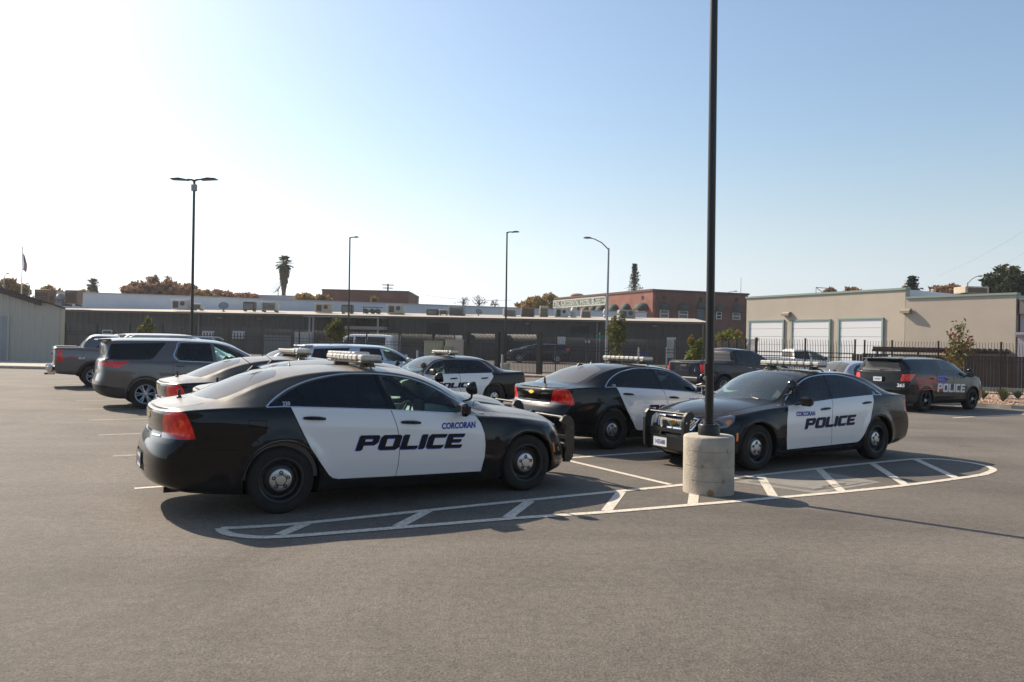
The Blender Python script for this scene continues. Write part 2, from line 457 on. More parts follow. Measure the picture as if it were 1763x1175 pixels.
# ---- lettering: strokes merged into one flat outline, laid on the door skin
GL = {
 'P': (1.0, [[(0,0),(.27,0),(.27,1),(0,1)], [(.1,.8),(.9,.8),(1,.9),(.9,1),(.1,1)], [(.74,.5),(.9,.42),(1,.52),(1,.9),(.9,1),(.74,.9)], [(.1,.36),(.88,.36),(1,.5),(.8,.56),(.1,.56)]]),
 'O': (1.05, [[(0,.12),(.12,0),(.28,0),(.28,1),(.12,1),(0,.88)], [(.77,0),(.93,0),(1.05,.12),(1.05,.88),(.93,1),(.77,1)], [(.12,0),(.93,0),(.93,.2),(.12,.2)], [(.12,.8),(.93,.8),(.93,1),(.12,1)]]),
 'L': (.88, [[(0,0),(.27,0),(.27,1),(0,1)], [(.1,0),(.88,0),(.88,.2),(.1,.2)]]),
 'I': (.27, [[(0,0),(.27,0),(.27,1),(0,1)]]),
 'C': (.95, [[(0,.12),(.12,0),(.28,0),(.28,1),(.12,1),(0,.88)], [(.12,0),(.88,0),(.95,.2),(.12,.2)], [(.12,.8),(.95,.8),(.95,1),(.12,1)]]),
 'E': (.92, [[(0,0),(.27,0),(.27,1),(0,1)], [(.1,0),(.92,0),(.92,.2),(.1,.2)], [(.1,.8),(.92,.8),(.92,1),(.1,1)], [(.1,.41),(.8,.41),(.8,.6),(.1,.6)]]),
 'R': (1.0, [[(0,0),(.27,0),(.27,1),(0,1)], [(.1,.8),(.9,.8),(1,.9),(.9,1),(.1,1)], [(.74,.5),(.9,.42),(1,.52),(1,.9),(.9,1),(.74,.9)], [(.1,.38),(.88,.38),(1,.5),(.8,.58),(.1,.58)], [(.5,.5),(.75,0),(1.03,0),(.8,.5)]]),
 'A': (1.05, [[(0,0),(.27,0),(.27,1),(.12,1),(0,.88)], [(.77,0),(1.05,0),(1.05,.88),(.93,1),(.77,1)], [(.12,.8),(.93,.8),(.93,1),(.12,1)], [(.12,.36),(.93,.36),(.93,.54),(.12,.54)]]),
 'N': (1.05, [[(0,0),(.27,0),(.27,1),(0,1)], [(.78,0),(1.05,0),(1.05,1),(.78,1)], [(0,1),(.3,1),(1.05,0),(.75,0)]]),
}
def word(text, gap=.14):
    x = 0; L = []
    for ch in text:
        wd, st = GL[ch]; L.append([[(a + x, b) for a, b in p] for p in st]); x += wd + gap
    return L, x - gap
def letter_tris(strokes):
    P2 = []
    for p in strokes:
        q2 = []
        for i in range(len(p)):
            a, b = p[i], p[(i + 1) % len(p)]; m = max(1, int(math.hypot(a[0] - b[0], a[1] - b[1]) / .3))
            q2 += [(a[0] + (b[0] - a[0]) * j / m, a[1] + (b[1] - a[1]) * j / m) for j in range(m)]
        P2.append(q2)
    V, Fc = cdt(P2, []); cen = V[Fc].mean(1); ok = np.zeros(len(Fc), bool)
    for p in P2: ok |= inside(p, cen)
    return V, [tuple(t) for t in Fc[ok]]
def put_word(surf, text, m, parent, side, x0, x1, z0, h, slope=0.0, shear=.3, off=.004, shift=(0, 0), name='lettering', grow=0):
    """side -1: right flank, text runs forward; side +1: left flank, text runs rearward"""
    L, W_ = word(text); mb = MB(); k = (x1 - x0) / (W_ + shear)
    for st in L:
        if grow: st = st + [[(a + grow, b) for a, b in p] for p in st] + [[(a + grow * .5, b - grow * .45) for a, b in p] for p in st]
        V, Fc = letter_tris(st)
        pts = []
        for a, b in V:
            x = x0 + (a + shear * b) * k + shift[0] * h; z = z0 + b * h + slope * (x - x0) + shift[1] * h
            pts.append(('s', x, z))
        q, n = onsurf(surf, pts, off, side)
        fn = np.cross(q[Fc[0][1]] - q[Fc[0][0]], q[Fc[0][2]] - q[Fc[0][0]])
        if (fn * n[Fc[0][0]]).sum() < 0: Fc = [t[::-1] for t in Fc]
        mb.add(q, Fc)
    return mb.build(name, m, parent)
def font_mesh(text, size, align='CENTER', bold=0.0, shear=0.0, sx=1.0):
    """outline letters as flat triangles (x right, y up)"""
    cu = bpy.data.curves.new('t', 'FONT'); cu.body = text; cu.size = size; cu.align_x = align; cu.offset = bold; cu.shear = shear
    cu.resolution_u = 3
    o = bpy.data.objects.new('t', cu); col.objects.link(o)
    bpy.context.view_layer.update()
    me = o.evaluated_get(bpy.context.evaluated_depsgraph_get()).to_mesh()
    V = [(v.co.x * sx, v.co.y) for v in me.vertices]; Fc = [tuple(p.vertices) for p in me.polygons]
    col.objects.unlink(o); bpy.data.objects.remove(o); bpy.data.curves.remove(cu)
    return V, Fc
def put_font(surf, text, m, parent, side, kind, xc, zc, size, off=.004, bold=0, sx=1.0, name='lettering', shear=0):
    """font letters on the skin; kind 's' flank, 'r' rear, 'f' front"""
    V, Fc = font_mesh(text, size, bold=bold, sx=sx, shear=shear)
    if kind == 's': pts = [('s', xc - side * a, zc + b) for a, b in V]; q, n = onsurf(surf, pts, off, side)
    else:
        # across the centre line: read each point on its own side
        d = {'r': -1, 'f': 1}[kind]; Y = [xc + (a * d) for a, b in V]
        q, n = onsurf(surf, [(kind, abs(y), zc + b) for y, (a, b) in zip(Y, V)], off, 1)
        sg = np.array([1 if y >= 0 else -1 for y in Y]); q[:, 1] *= sg; n[:, 1] *= sg
    fn = np.cross(q[Fc[0][1]] - q[Fc[0][0]], q[Fc[0][2]] - q[Fc[0][0]])
    if (fn * n[Fc[0][0]]).sum() < 0: Fc = [t[::-1] for t in Fc]
    return mk(name, q, Fc, m, parent)
def flat_text(text, size, M, m, parent=None, name='lettering', bold=0, sx=1.0, align='CENTER'):
    V, Fc = font_mesh(text, size, align, bold, 0, sx)
    return mk(name, [M @ Vector((a, b, 0)) for a, b in V], Fc, m, parent)
# ---------------------------------------------------------------- materials for vehicles
BLACK = paint('black_paint', (.003, .0032, .004), dust=.78, dust_glare_col=(.40, .35, .28))  # beige tops carry painted sun glare on top of the dusty film
WHITE = paint('white_paint', (.78, .76, .73), dust=.3)
BLACKT = mat('black_plastic', (.012, .012, .013), .45)
TRIM = mat('gloss_black_trim', (.006, .006, .007), .12)
PILL = mat('satin_black_pillar', (.005, .005, .006), .3, spec=.3)
SHUT = mat('shut_line', (.004, .004, .004), .9, spec=.1)
CHROME = mat('chrome', (.75, .75, .76), .12, 1.0)
TYRE = mat('tyre_rubber', (.016, .0155, .015), .8, spec=.25, noise=(9, .8, (.035, .031, .027)))
STEEL = mat('black_steel_wheel', (.012, .012, .012), .35)
SILVER = mat('silver_cap', (.55, .55, .54), .3, .9)
ALLOY = mat('alloy_rim', (.42, .42, .43), .3, .9)
WELL = mat('wheel_well', (.006, .006, .006), 1, spec=.05)
GDARK = glass('dark_tinted_glass', (.012, .016, .02))
GMID = glass('privacy_glass', (.30, .40, .38))
GCLR = glass('green_tinted_glass', (.74, .93, .86))
GWIN = glass('windshield_glass', (.70, .86, .84), dust=.09, ior=1.75, dc=(.42, .50, .50))  # cyan film: a dusty pane with the sky's reflection painted in
GREAR = glass('rear_glass', (.02, .03, .035), dust=.26, dc=(.43, .43, .43))  # pale grey film painted in for sun glare on the back glass
def lens(name, c1, c2, sc_):
    """moulded lens: optic cells, their brighter colour painted in as sun glowing through the plastic"""
    m = mat(name, c1, .15, coat=.35); n = m.node_tree.nodes; l = m.node_tree.links; p = n['Principled BSDF']
    tc = n.new('ShaderNodeTexCoord'); mp = n.new('ShaderNodeMapping'); mp.inputs['Scale'].default_value = (1, 1, .6); l.new(tc.outputs['Object'], mp.inputs[0])
    v = n.new('ShaderNodeTexVoronoi'); v.inputs['Scale'].default_value = sc_; l.new(mp.outputs[0], v.inputs[0])
    mx = n.new('ShaderNodeMix'); mx.data_type = 'RGBA'; mx.inputs[6].default_value = (*c2, 1); mx.inputs[7].default_value = (*c1, 1)
    mr = n.new('ShaderNodeMapRange'); mr.inputs[1].default_value = .15; mr.inputs[2].default_value = .6; l.new(v.outputs['Distance'], mr.inputs[0]); l.new(mr.outputs[0], mx.inputs[0]); l.new(mx.outputs[2], p.inputs['Base Color'])
    return m
RED = lens('red_lens', (.62, .003, .002), (.98, .018, .008), 16)
REDL = lens('red_lens_sunglow', (.95, .03, .008), (1.0, .17, .03), 30)  # orange painted in for sun glowing through the lens
AMBER = mat('amber_lens', (.85, .22, .02), .2, coat=1)
CLEAR = mat('clear_lens', (.16, .165, .18), .2, .3, coat=1)
DARKLENS = mat('lamp_housing', (.05, .05, .055), .2, .3, coat=1)
SEAT = mat('grey_seat_cloth', (.10, .104, .105), .9)
CARD = mat('door_card_grey', (.36, .38, .36), .8)
DASH = mat('grey_dashboard', (.26, .27, .26), .7)
LETTER = mat('dark_lettering', (.005, .004, .012), .5, spec=.25)
BLUEL = mat('blue_lettering', (.02, .035, .32), .4)
WHITEL = mat('white_lettering', (.7, .7, .7), .5)
GOLD = mat('gold_badge', (.62, .42, .10), .25, .9)
PLATE = mat('plate_white', (.68, .70, .74), .45)
PLTXT = mat('plate_text', (.02, .03, .14), .5)
BARL = mat('lightbar_dome', (.62, .60, .54), .25, coat=.6, noise=(14, .7, (.36, .31, .24)))
BARB = mat('lightbar_base', (.10, .095, .085), .6, noise=(9, .8, (.28, .25, .2)))

def wheel(parent, x, y, R, W, side, style, rimR):
    """side +1: outer face towards +y"""
    t = empty('wheel', (x, y, R)); t.parent = parent
    o = side; h = W / 2
    def L(mb, prof, n=40): return mb.lathe([(r, a * o) for r, a in prof], n=n, axis='y')
    s = R - .002
    tm = MB(); L(tm, [(rimR - .01, -h * .8), (rimR + .01, -h * .92), (R - .05, -h), (R - .015, -h * .9), (s, -h * .72), (s, -h * .3), (s - .006, -h * .28), (s - .006, -h * .24), (s, -h * .22), (s, h * .22), (s - .006, h * .24), (s - .006, h * .28), (s, h * .3), (s, h * .72), (R - .015, h * .9), (R - .035, h * .97), (R - .055, h), (rimR + .045, h * 1.0), (rimR + .03, h * .97), (rimR + .008, h * .93), (rimR - .004, h * .84)], 56)
    tm.build('tyre', TYRE, t)
    rm = MB()
    m = {'steel': STEEL, 'alloy': ALLOY, 'dark': TRIM}[style]
    if style == 'steel':
        L(rm, [(rimR - .012, -h * .8), (rimR - .012, h * .8), (rimR + .004, h * .9), (rimR - .006, h * .93), (rimR - .022, h * .86), (rimR - .034, h * .55), (rimR - .045, h * .3), (rimR - .07, h * .24), (rimR * .72, h * .34), (rimR * .60, h * .52), (rimR * .5, h * .58), (.06, h * .5), (.0, h * .5)])
        # round vent holes in the dish
        for k in range(12):
            a = 2 * math.pi * k / 12
            rm.lathe([(0, .001 * o), (.017, .001 * o), (.020, 0)], (rimR * .80 * math.cos(a), (h * .31) * o, rimR * .80 * math.sin(a)), 10, 'y')
    else:
        L(rm, [(rimR - .012, -h * .8), (rimR - .012, h * .8), (rimR + .004, h * .9), (rimR - .006, h * .95), (rimR - .022, h * .88), (rimR - .03, h * .2)])
        ns = 5 if style == 'dark' else 6
        for k in range(ns):
            for d in (-.16, .16):
                a = 2 * math.pi * k / ns; c = Vector((math.cos(a), 0, math.sin(a))); c2 = Vector((math.cos(a + d), 0, math.sin(a + d)))
                rm.tube([c * .04 + Vector((0, h * .66 * o, 0)), c2 * (rimR * .55) + Vector((0, h * .74 * o, 0)), c2 * (rimR - .012) + Vector((0, h * .82 * o, 0))], [.03, .018, .022], 6)
        L(rm, [(.075, h * .5), (.075, h * .74), (.055, h * .82), (0, h * .84)], 20)
    rm.build('rim', m, t)
    if style != 'steel':
        bk = MB(); L(bk, [(rimR - .02, h * .2), (0, h * .2)], 24); bk.build('brake_shadow_plate', WELL, t)
    if style in ('steel', 'dark'):
        r0 = .115 if style == 'steel' else .05
        z0 = h * .56 if style == 'steel' else h * .8
        cp = MB(); L(cp, [(r0, z0 - .02), (r0, z0 + .008), (r0 * .9, z0 + .016), (r0 * .55, z0 + .014), (r0 * .42, z0 + .03), (0, z0 + .034)], 28); cp.build('hub_cap', SILVER, t)
        if style == 'steel':
            for k in range(5):
                a = 2 * math.pi * (k + .25) / 5; ln = MB()
                ln.lathe([(.021, z0 * o), (.021, (z0 + .021) * o), (.010, (z0 + .022) * o), (.010, (z0 + .012) * o), (0, (z0 + .012) * o)], (.078 * math.cos(a), 0, .078 * math.sin(a)), 8, 'y')
                ln.build('lug_nut', BLACKT, t)
    return t
def arch_poly(surf, cx, cz, r, bot=-1, sq=1.0):
    """wheel opening: arc points on the flank and the cut down through the sill"""
    a0 = math.asin(max(-.95, min(.95, (bot - cz) / r))) if bot > -1 else R_(-20)
    n = 26; pts = []
    for i in range(n + 1):
        a = a0 + (math.pi - 2 * a0) * i / n
        pts.append(('s', cx + r * math.cos(a) * sq, cz + r * math.sin(a)))
    uv = surf.inv([pts[0], pts[-1]])
    return [('u', uv[0][0], -.06)] + pts + [('u', uv[1][0], -.06)], pts
def wells(surf, arcs, parent, m=WELL, depth=.28, lip=None, lipw=.03):
    for side in (1, -1):
        for pts in arcs:
            mb = MB(); q, n = onsurf(surf, pts, -.002, side)
            V = []
            for p in q: V += [p, (p[0], p[1] - side * depth, p[2])]
            mb.add(V, [(2 * i, 2 * i + 1, 2 * i + 3, 2 * i + 2) for i in range(len(q) - 1)] + [tuple(range(1, len(V), 2))])
            mb.build('wheel_well', m, parent)
            if lip: lb = MB(); ribbon(lb, surf, pts, lipw, side=side, thick=.008); lb.build('arch_lip', lip, parent)
def belly(surf, parent, n=60):
    u = np.linspace(0, 1, n); p = surf(u, np.zeros(n)); mb = MB(); V = []
    for q in p: V += [q, (q[0], -q[1], q[2])]
    mb.add(V, [(2 * i, 2 * i + 1, 2 * i + 3, 2 * i + 2) for i in range(n - 1)])
    mb.build('underbody', WELL, parent)
def interior(parent, x0, x1, zf, zb, hw, seats, dash=True, roofz=1.4, seatm=None):
    mb = MB()
    mb.box(((x0 + x1) / 2, 0, zf), (x1 - x0, 2 * hw, .02))
    for s in (-1, 1): mb.box(((x0 + x1) / 2, s * hw, (zf + zb) / 2), (x1 - x0, .02, zb - zf))
    mb.box((x0, 0, (zf + zb) / 2), (.02, 2 * hw, zb - zf))
    mb.build('cabin_floor', CARD, parent)
    for x, ys in seats:
        for y, w_ in ys:
            s_ = MB()
            s_.rbox((x + .1, y, zb - .42), (.5, w_, .16), .03)
            s_.rbox((x - .2, y, zb - .12), (.15, w_, .66), .04, Matrix.Rotation(R_(-14), 3, 'Y'))
            s_.rbox((x - .30, y, zb + .29), (.1, min(w_, .26), .2), .03)
            s_.tube([(x - .28, y - .06, zb + .12), (x - .3, y - .06, zb + .24)], .008, 6); s_.tube([(x - .28, y + .06, zb + .12), (x - .3, y + .06, zb + .24)], .008, 6)
            s_.build('seat', seatm or SEAT, parent)
    if dash:
        d = MB(); dx = x1 - .12
        d.prism([(dx - .28, zb - .35), (dx - .34, zb - .12), (dx - .22, zb - .02), (dx + .1, zb + .005), (dx + .2, zb - .06), (dx + .2, zb - .35)], 'y', -hw * .84, hw * .84)
        d.build('dashboard', DASH, parent)
        w_ = MB(); cx, cy, cz = dx - .42, .38, zb - .1
        w_.lathe([(.185 + .014 * math.cos(a), .014 * math.sin(a)) for a in np.linspace(0, 2 * math.pi, 9)], n=24, axis='z')
        w_.tube([(-.18, 0, 0), (.18, 0, 0)], .016, 6); w_.tube([(0, 0, 0), (0, -.18, 0)], .016, 6)
        w_.sphere((0, 0, -.01), .05, 6)
        w_.xform(Matrix.Translation((cx, cy, cz)) @ Matrix.Rotation(R_(-62), 4, 'Y') @ Matrix.Rotation(R_(90), 4, 'Z'))
        w_.build('steering_wheel', BLACKT, parent)
def mirror_part(parent, x, y, z, side, m, big=1.0):
    mb = MB()
    mb.rbox((0, 0, 0), (.12 * big, .21 * big, .15 * big), .035)
    mb.tube([(.01, -side * .09 * big, -.03), (.03, -side * .19 * big, -.06)], [.03, .022], 8)
    mb.xform(Matrix.Translation((x, y, z)) @ Matrix.Rotation(R_(8) * side, 4, 'Z'))
    o = mb.build('side_mirror', m, parent)
    g = MB(); g.box((-.062 * big, 0, 0), (.004, .16 * big, .11 * big)); g.xform(Matrix.Translation((x, y, z)) @ Matrix.Rotation(R_(8) * side, 4, 'Z'))
    g.build('mirror_glass', CHROME, o)
def spotlight(parent, x, y, z, side, flip=1):
    mb = MB()
    mb.lathe([(0, -.075), (.03, -.07), (.06, -.05), (.078, -.015), (.08, .03), (.076, .045), (.068, .05)], axis='x', n=22)
    mb.xform(Matrix.Translation((x, y, z)) @ Matrix.Rotation(R_(20 * side), 4, 'Z') @ Matrix.Rotation(R_(-12), 4, 'Y'))
    mb.tube([(x, y, z - .07), (x - .005, y, z - .11), (x - .01, y - side * .03, z - .13), (x - .02, y - side * .16, z - .16)], [.014, .014, .018, .014], 8)
    o = mb.build('spotlight', TRIM, parent)
    g = MB(); g.lathe([(0, .056), (.04, .054), (.069, .046)], axis='x', n=20)
    g.xform(Matrix.Translation((x, y, z)) @ Matrix.Rotation(R_(20 * side), 4, 'Z') @ Matrix.Rotation(R_(-12), 4, 'Y'))
    g.build('spotlight_lens', TRIM, o)
def lightbar(parent, x, z, L=1.22, D=.30):
    base = MB(); base.rbox((x, 0, z - .035), (D * .9, L * .97, .03), .012)
    for s in (-1, 1):
        base.prism([(x - .10, z - .10), (x + .10, z - .10), (x + .07, z - .045), (x - .07, z - .045)], 'y', s * .43 - .03, s * .43 + .03)
        base.tube([(x, s * .45, z - .06), (x - .01, s * .56, z - .09), (x - .01, s * .61, z - .12)], [.016, .012, .012], 6)
    b = base.build('light_bar', BARB, parent)
    n = 9
    for k in range(n):
        mb = MB(); yy = -L / 2 + L * (k + .5) / n
        mb.rbox((x - (.0 if abs(k - 4) < 4 else .01), yy, z + .012), (D - (.05 if k in (0, n - 1) else 0), L / n - .006, .062), .014)
        mb.build('light_module', BARL, b)
def plate(parent, loc, rz, text, w_=.305, h=.152):
    """number plate facing local +x of rz"""
    M = Matrix.Translation(loc) @ Matrix.Rotation(rz, 4, 'Z')
    mb = MB(); mb.rbox((0, 0, 0), (.006, w_, h), .002); mb.xform(M)
    o = mb.build('licence_plate', PLATE, parent)
    T = M @ Matrix.Translation((.0042, 0, -.035)) @ Matrix.Rotation(R_(90), 4, 'Z') @ Matrix.Rotation(R_(90), 4, 'X')
    if text: flat_text(text, .092, T, PLTXT, o, bold=.002, sx=.70)
    fr = MB()
    for a, b, c, d in ((0, h / 2, w_, .008), (0, -h / 2, w_, .008), (w_ / 2, 0, .008, h), (-w_ / 2, 0, .008, h)): fr.box((.002, a, b), (.01, c, d))
    fr.xform(M); fr.build('plate_frame', BLACKT, o)
def bowtie(parent, M, s=.16, m=None):
    mb = MB(); a, b = .5, .17
    poly = [(-.5, -.10), (-.2, -.10), (-.24, -.2), (.17, -.2), (.21, -.10), (.5, -.10), (.42, .10), (.2, .10), (.24, .2), (-.17, .2), (-.21, .10), (-.42, .10)]
    mb.prism([(p[0] * s, p[1] * s) for p in poly], 'z', 0, .008); mb.xform(M)
    return mb.build('badge', m or GOLD, parent)
def handle(parent, surf, x, z, side, L=.235, m=TRIM):
    mb = MB(); q, n = onsurf(surf, [('s', x - L / 2, z + .006), ('s', x - L / 4, z + .003), ('s', x, z), ('s', x + L / 4, z - .004), ('s', x + L / 2, z - .009)], .022, side)
    q[0] -= n[0] * .016; q[-1] -= n[-1] * .016
    mb.tube(q, [.014, .019, .02, .019, .013], 8)
    o = mb.build('handle', m, parent)
    return o
def shutlines(surf, lines, parent, width=.006):
    for side in (1, -1):
        mb = MB()
        for l in lines: ribbon(mb, surf, dens(l, False, .04), width, .0012, side)
        mb.build('shut_lines', SHUT, parent, recalc=False)
def s_(*a): return [('s', a[i], a[i + 1]) for i in range(0, len(a), 2)]
def k_(k, *a): return [(k, a[i], a[i + 1]) for i in range(0, len(a), 2)]

# ---------------------------------------------------------------- the big black and white patrol sedan
def greenhouse_rows(belt, rail, zc, yb, yr, xr, xf, mid=.018):
    """rows from belt to centre line; belt/rail/zc heights, yb/yr half widths"""
    def lp(t, a, b): return lambda x: a(x) * (1 - t) + b(x) * t
    rows = [(xr[0], xf[0], yb, belt)]
    for t in (.12, .5, .88):
        rows.append((xr[1], xf[1], (lambda x, t=t: yb(x) * (1 - t) + yr(x) * t + mid * 4 * t * (1 - t) * np.clip((rail(x) - belt(x)) / .35, 0, 1)), lp(t, belt, rail)))
    rows.append((xr[2], xf[2], yr, rail))
    for i, t in enumerate((.93, .76, .40)):
        rows.append((xr[3 + i], xf[3 + i], (lambda x, t=t: yr(x) * t), (lambda x, t=t: rail(x) + (zc(x) - rail(x)) * (1 - t ** 2.4))))
    rows.append((xr[6], xf[6], lambda x: x * 0, zc))
    return rows
def caprice():
    root = empty('police_car')
    yb = P('-1.14:.80 -.85:.845 -.2:.872 .5:.882 1.5:.882 2.3:.872 2.7:.862 3.2:.838 3.6:.80 3.9:.74')
    belt = P('-1.14:1.055 -.85:1.085 -.5:1.10 -.16:1.10 .25:1.083 .84:1.053 1.2:1.034 2.05:.97 2.33:.945 2.7:.922 3.2:.865 3.6:.79 3.9:.71')
    rail = P('-1.14:1.085 -.85:1.11 -.62:1.135 -.42:1.20 -.2:1.295 .1:1.39 .35:1.435 .65:1.460 1.0:1.463 1.3:1.448 1.6:1.395 1.85:1.298 2.1:1.150 2.28:1.030 2.42:.985 2.6:.965 2.9:.93 3.2:.893 3.6:.82 3.9:.74')
    yr = P('-1.14:.66 -.85:.69 -.55:.70 -.24:.67 .1:.635 .5:.61 1.0:.60 1.4:.602 1.8:.64 2.1:.685 2.33:.725 2.5:.735 2.8:.735 3.2:.72 3.6:.68 3.9:.62')
    zc = P('-1.0:1.118 -.85:1.150 -.74:1.168 -.48:1.285 -.11:1.425 .3:1.490 .8:1.508 1.3:1.502 1.65:1.468 1.95:1.385 2.3:1.232 2.6:1.095 2.78:1.020 2.9:1.008 3.25:.968 3.6:.895 3.8:.835')
    low = [(-1.10, 3.84, P('-1.1:.76 -.7:.82 0:.85 3:.86 3.8:.80'), P('-1.1:.30 -.6:.24 0:.20 1:.185 3:.18 3.8:.20')),
           (-1.19, 3.91, P('-1.1:.82 -.7:.875 0:.905 3:.905 3.8:.86'), P('-1.1:.35 -.6:.30 0:.255 1:.24 3:.235 3.8:.25')),
           (-1.22, 3.93, P('-1.1:.85 -.7:.90 0:.935 3:.935 3.8:.88'), P('-1.1:.46 -.6:.43 0:.40 3:.385 3.8:.38')),
           (-1.225, 3.90, P('-1.1:.86 -.7:.91 0:.948 3:.948 3.8:.885'), P('-1.1:.62 -.6:.60 0:.58 3:.52 3.8:.50')),
           (-1.19, 3.87, P('-1.1:.855 -.7:.91 0:.946 3:.945 3.8:.87'), P('-1.1:.735 -.6:.735 0:.75 1.2:.73 3:.65 3.8:.60')),
           (-1.125, 3.86, P('-1.1:.84 -.7:.90 0:.934 2.3:.93 3.2:.92 3.8:.84'), P('-1.1:.84 -.6:.88 0:.915 1.2:.875 2.3:.80 3.2:.74 3.8:.66')),
           (-1.145, 3.84, P('-1.1:.825 -.7:.878 0:.908 2.3:.905 3.2:.885 3.8:.80'), P('-1.1:.97 -.6:1.025 0:1.03 1.2:.98 2.3:.895 3.2:.825 3.8:.71'))]
    gh = greenhouse_rows(belt, rail, zc, yb, yr, (-1.13, -1.11, -1.085, -1.06, -1.02, -.98, -.95), (3.82, 3.81, 3.80, 3.79, 3.78, 3.765, 3.76))
    S = Surf(low + gh, Rr=.27, Rf=.75, pr=2.5, pf=2.35, bulge=[(0, .346, .43, .06, .018), (3.01, .346, .43, .06, .014)])
    n = S.n - 1
    S.vside = 11.3 / n; S.vtop = 8.3 / n; S.vend = 9.5 / n
    arch_r, ar = arch_poly(S, 0, .35, .405, -1); arch_f, af = arch_poly(S, 3.01, .35, .395, -1)
    chrome = [(-.165, 1.10), (-.10, 1.158), (0, 1.226), (.12, 1.288), (.345, 1.368), (.655, 1.424), (.914, 1.436), (1.234, 1.424), (1.55, 1.376), (1.82, 1.275), (2.08, 1.128), (2.325, .958)]
    top = smoothpts(s_(*[c for p in chrome for c in p]), 4)
    bl = lambda x: float(belt(np.array(x))) + .004
    rearw = [p for p in top if p[1] < 1.09] + s_(1.09, 1.425, 1.12, 1.30, 1.175, bl(1.175)) + s_(.9, bl(.9), .5, bl(.5), .15, bl(.15))
    frontw = s_(1.175, 1.415) + [p for p in top if 1.2 < p[1] < 2.02] + s_(2.03, 1.14, 2.10, .99, 2.11, bl(2.11)) + s_(1.8, bl(1.8), 1.5, bl(1.5), 1.275, bl(1.275), 1.22, 1.25)
    # pull the glass a little inside the bright frame
    def shrink(l, d): return [(k, x + (d if x < .2 else (-d if x > 1.9 else 0)) * .8, z - (d if z > 1.15 else 0)) for k, x, z in l]
    rearw, frontw = shrink(rearw, .018), shrink(frontw, .018)
    frontd = s_(1.205, bl(1.2), 1.6, bl(1.6), 2.0, bl(2.0), 2.29, bl(2.29) - .004, 2.345, .86, 2.385, .74, 2.396, .60, 2.39, .45, 2.355, .287, 1.9, .292, 1.5, .300, 1.262, .305, 1.285, .45, 1.293, .60, 1.288, .72, 1.262, .86, 1.23, .96)
    reard = s_(.09, bl(.09), .13, .985, .174, .885, .279, .672, .395, .50, .45, .425, .49, .372, .535, .335, .60, .322, .9, .315, 1.258, .308, 1.28, .45, 1.288, .60, 1.283, .72, 1.257, .86, 1.225, .96, 1.20, bl(1.2), .8, bl(.8), .4, bl(.4))
    wind = k_('t', 1.80, 0, 1.79, .2, 1.765, .4, 1.72, .545) + k_('t', 1.9, .588, 2.05, .622, 2.2, .655, 2.30, .672, 2.40, .66, 2.52, .56, 2.64, .40, 2.72, .22, 2.755, 0) + [('u', .86, 1.03), ('u', .6, 1.03)]
    def uvtop(x, y=0.0): return S.inv([('t', x, max(y, .004))])[0][0]
    wind = k_('t', 1.79, .2, 1.765, .4, 1.72, .545, 1.9, .588, 2.05, .622, 2.2, .655, 2.30, .672, 2.40, .66, 2.52, .56, 2.64, .40, 2.72, .22) + [('u', uvtop(2.755), 1.02), ('u', uvtop(1.80), 1.02)]
    back = k_('t', .10, .2, .05, .42, .0, .54, -.15, .575, -.35, .60, -.5, .615, -.60, .60, -.67, .45, -.71, .25) + [('u', uvtop(-.725), 1.02), ('u', uvtop(.12), 1.02)]
    hood = k_('t', 2.80, .22, 2.70, .44, 2.56, .62, 2.62, .70, 3.0, .70, 3.3, .68, 3.5, .63, 3.65, .48, 3.72, .25) + [('u', uvtop(3.745), 1.02), ('u', uvtop(2.83), 1.02)]
    trunk = k_('t', -.77, .25, -.75, .45, -.72, .62, -.80, .665, -.95, .655) + k_('r', .60, 1.04, .545, .90, .52, .80, .3, .79, .02, .79) + [('u', -.02, S.inv([('r', .02, .79)])[0][1]), ('u', -.02, 1.02), ('u', uvtop(-.785), 1.02)]
    tail = s_(-.925, 1.052, -.895, .99, -.86, .90, -.838, .805, -.90, .80, -.98, .80) + k_('r', .60, .845, .53, .845, .56, .93, .60, 1.03) + s_(-1.03, 1.06, -.97, 1.066)
    tailb = s_(-.945, .985, -.905, .90, -.885, .835, -.95, .832, -1.02, .85, -1.01, .91, -.975, .93, -.985, .985)
    rev = s_(-.98, .80) + k_('r', .66, .80, .53, .80, .53, .845, .60, .845) + s_(-1.0, .845)
    headl = k_('f', .47, .62, .58, .61) + s_(3.62, .635, 3.53, .66, 3.44, .74, 3.385, .825, 3.42, .835, 3.5, .81) + k_('f', .60, .755, .47, .755)
    headh = k_('f', .56, .645, .66, .64) + s_(3.60, .67, 3.56, .69, 3.60, .755) + k_('f', .62, .745)
    heada = s_(3.53, .69, 3.49, .71, 3.455, .765, 3.50, .76, 3.54, .74)
    grille = k_('f', .36, .585, .41, .665, .42, .735, .2, .745) + [('u', 1.02, S.inv([('f', .02, .745)])[0][1]), ('u', 1.02, S.inv([('f', .02, .585)])[0][1])]
    intake = k_('f', .50, .27, .56, .42, .3, .46) + [('u', 1.02, S.inv([('f', .02, .46)])[0][1]), ('u', 1.02, S.inv([('f', .02, .27)])[0][1])]
    fasc = k_('r', .24, .42, .26, .62, .1, .63) + [('u', -.02, S.inv([('r', .02, .63)])[0][1]), ('u', -.02, S.inv([('r', .02, .42)])[0][1])]
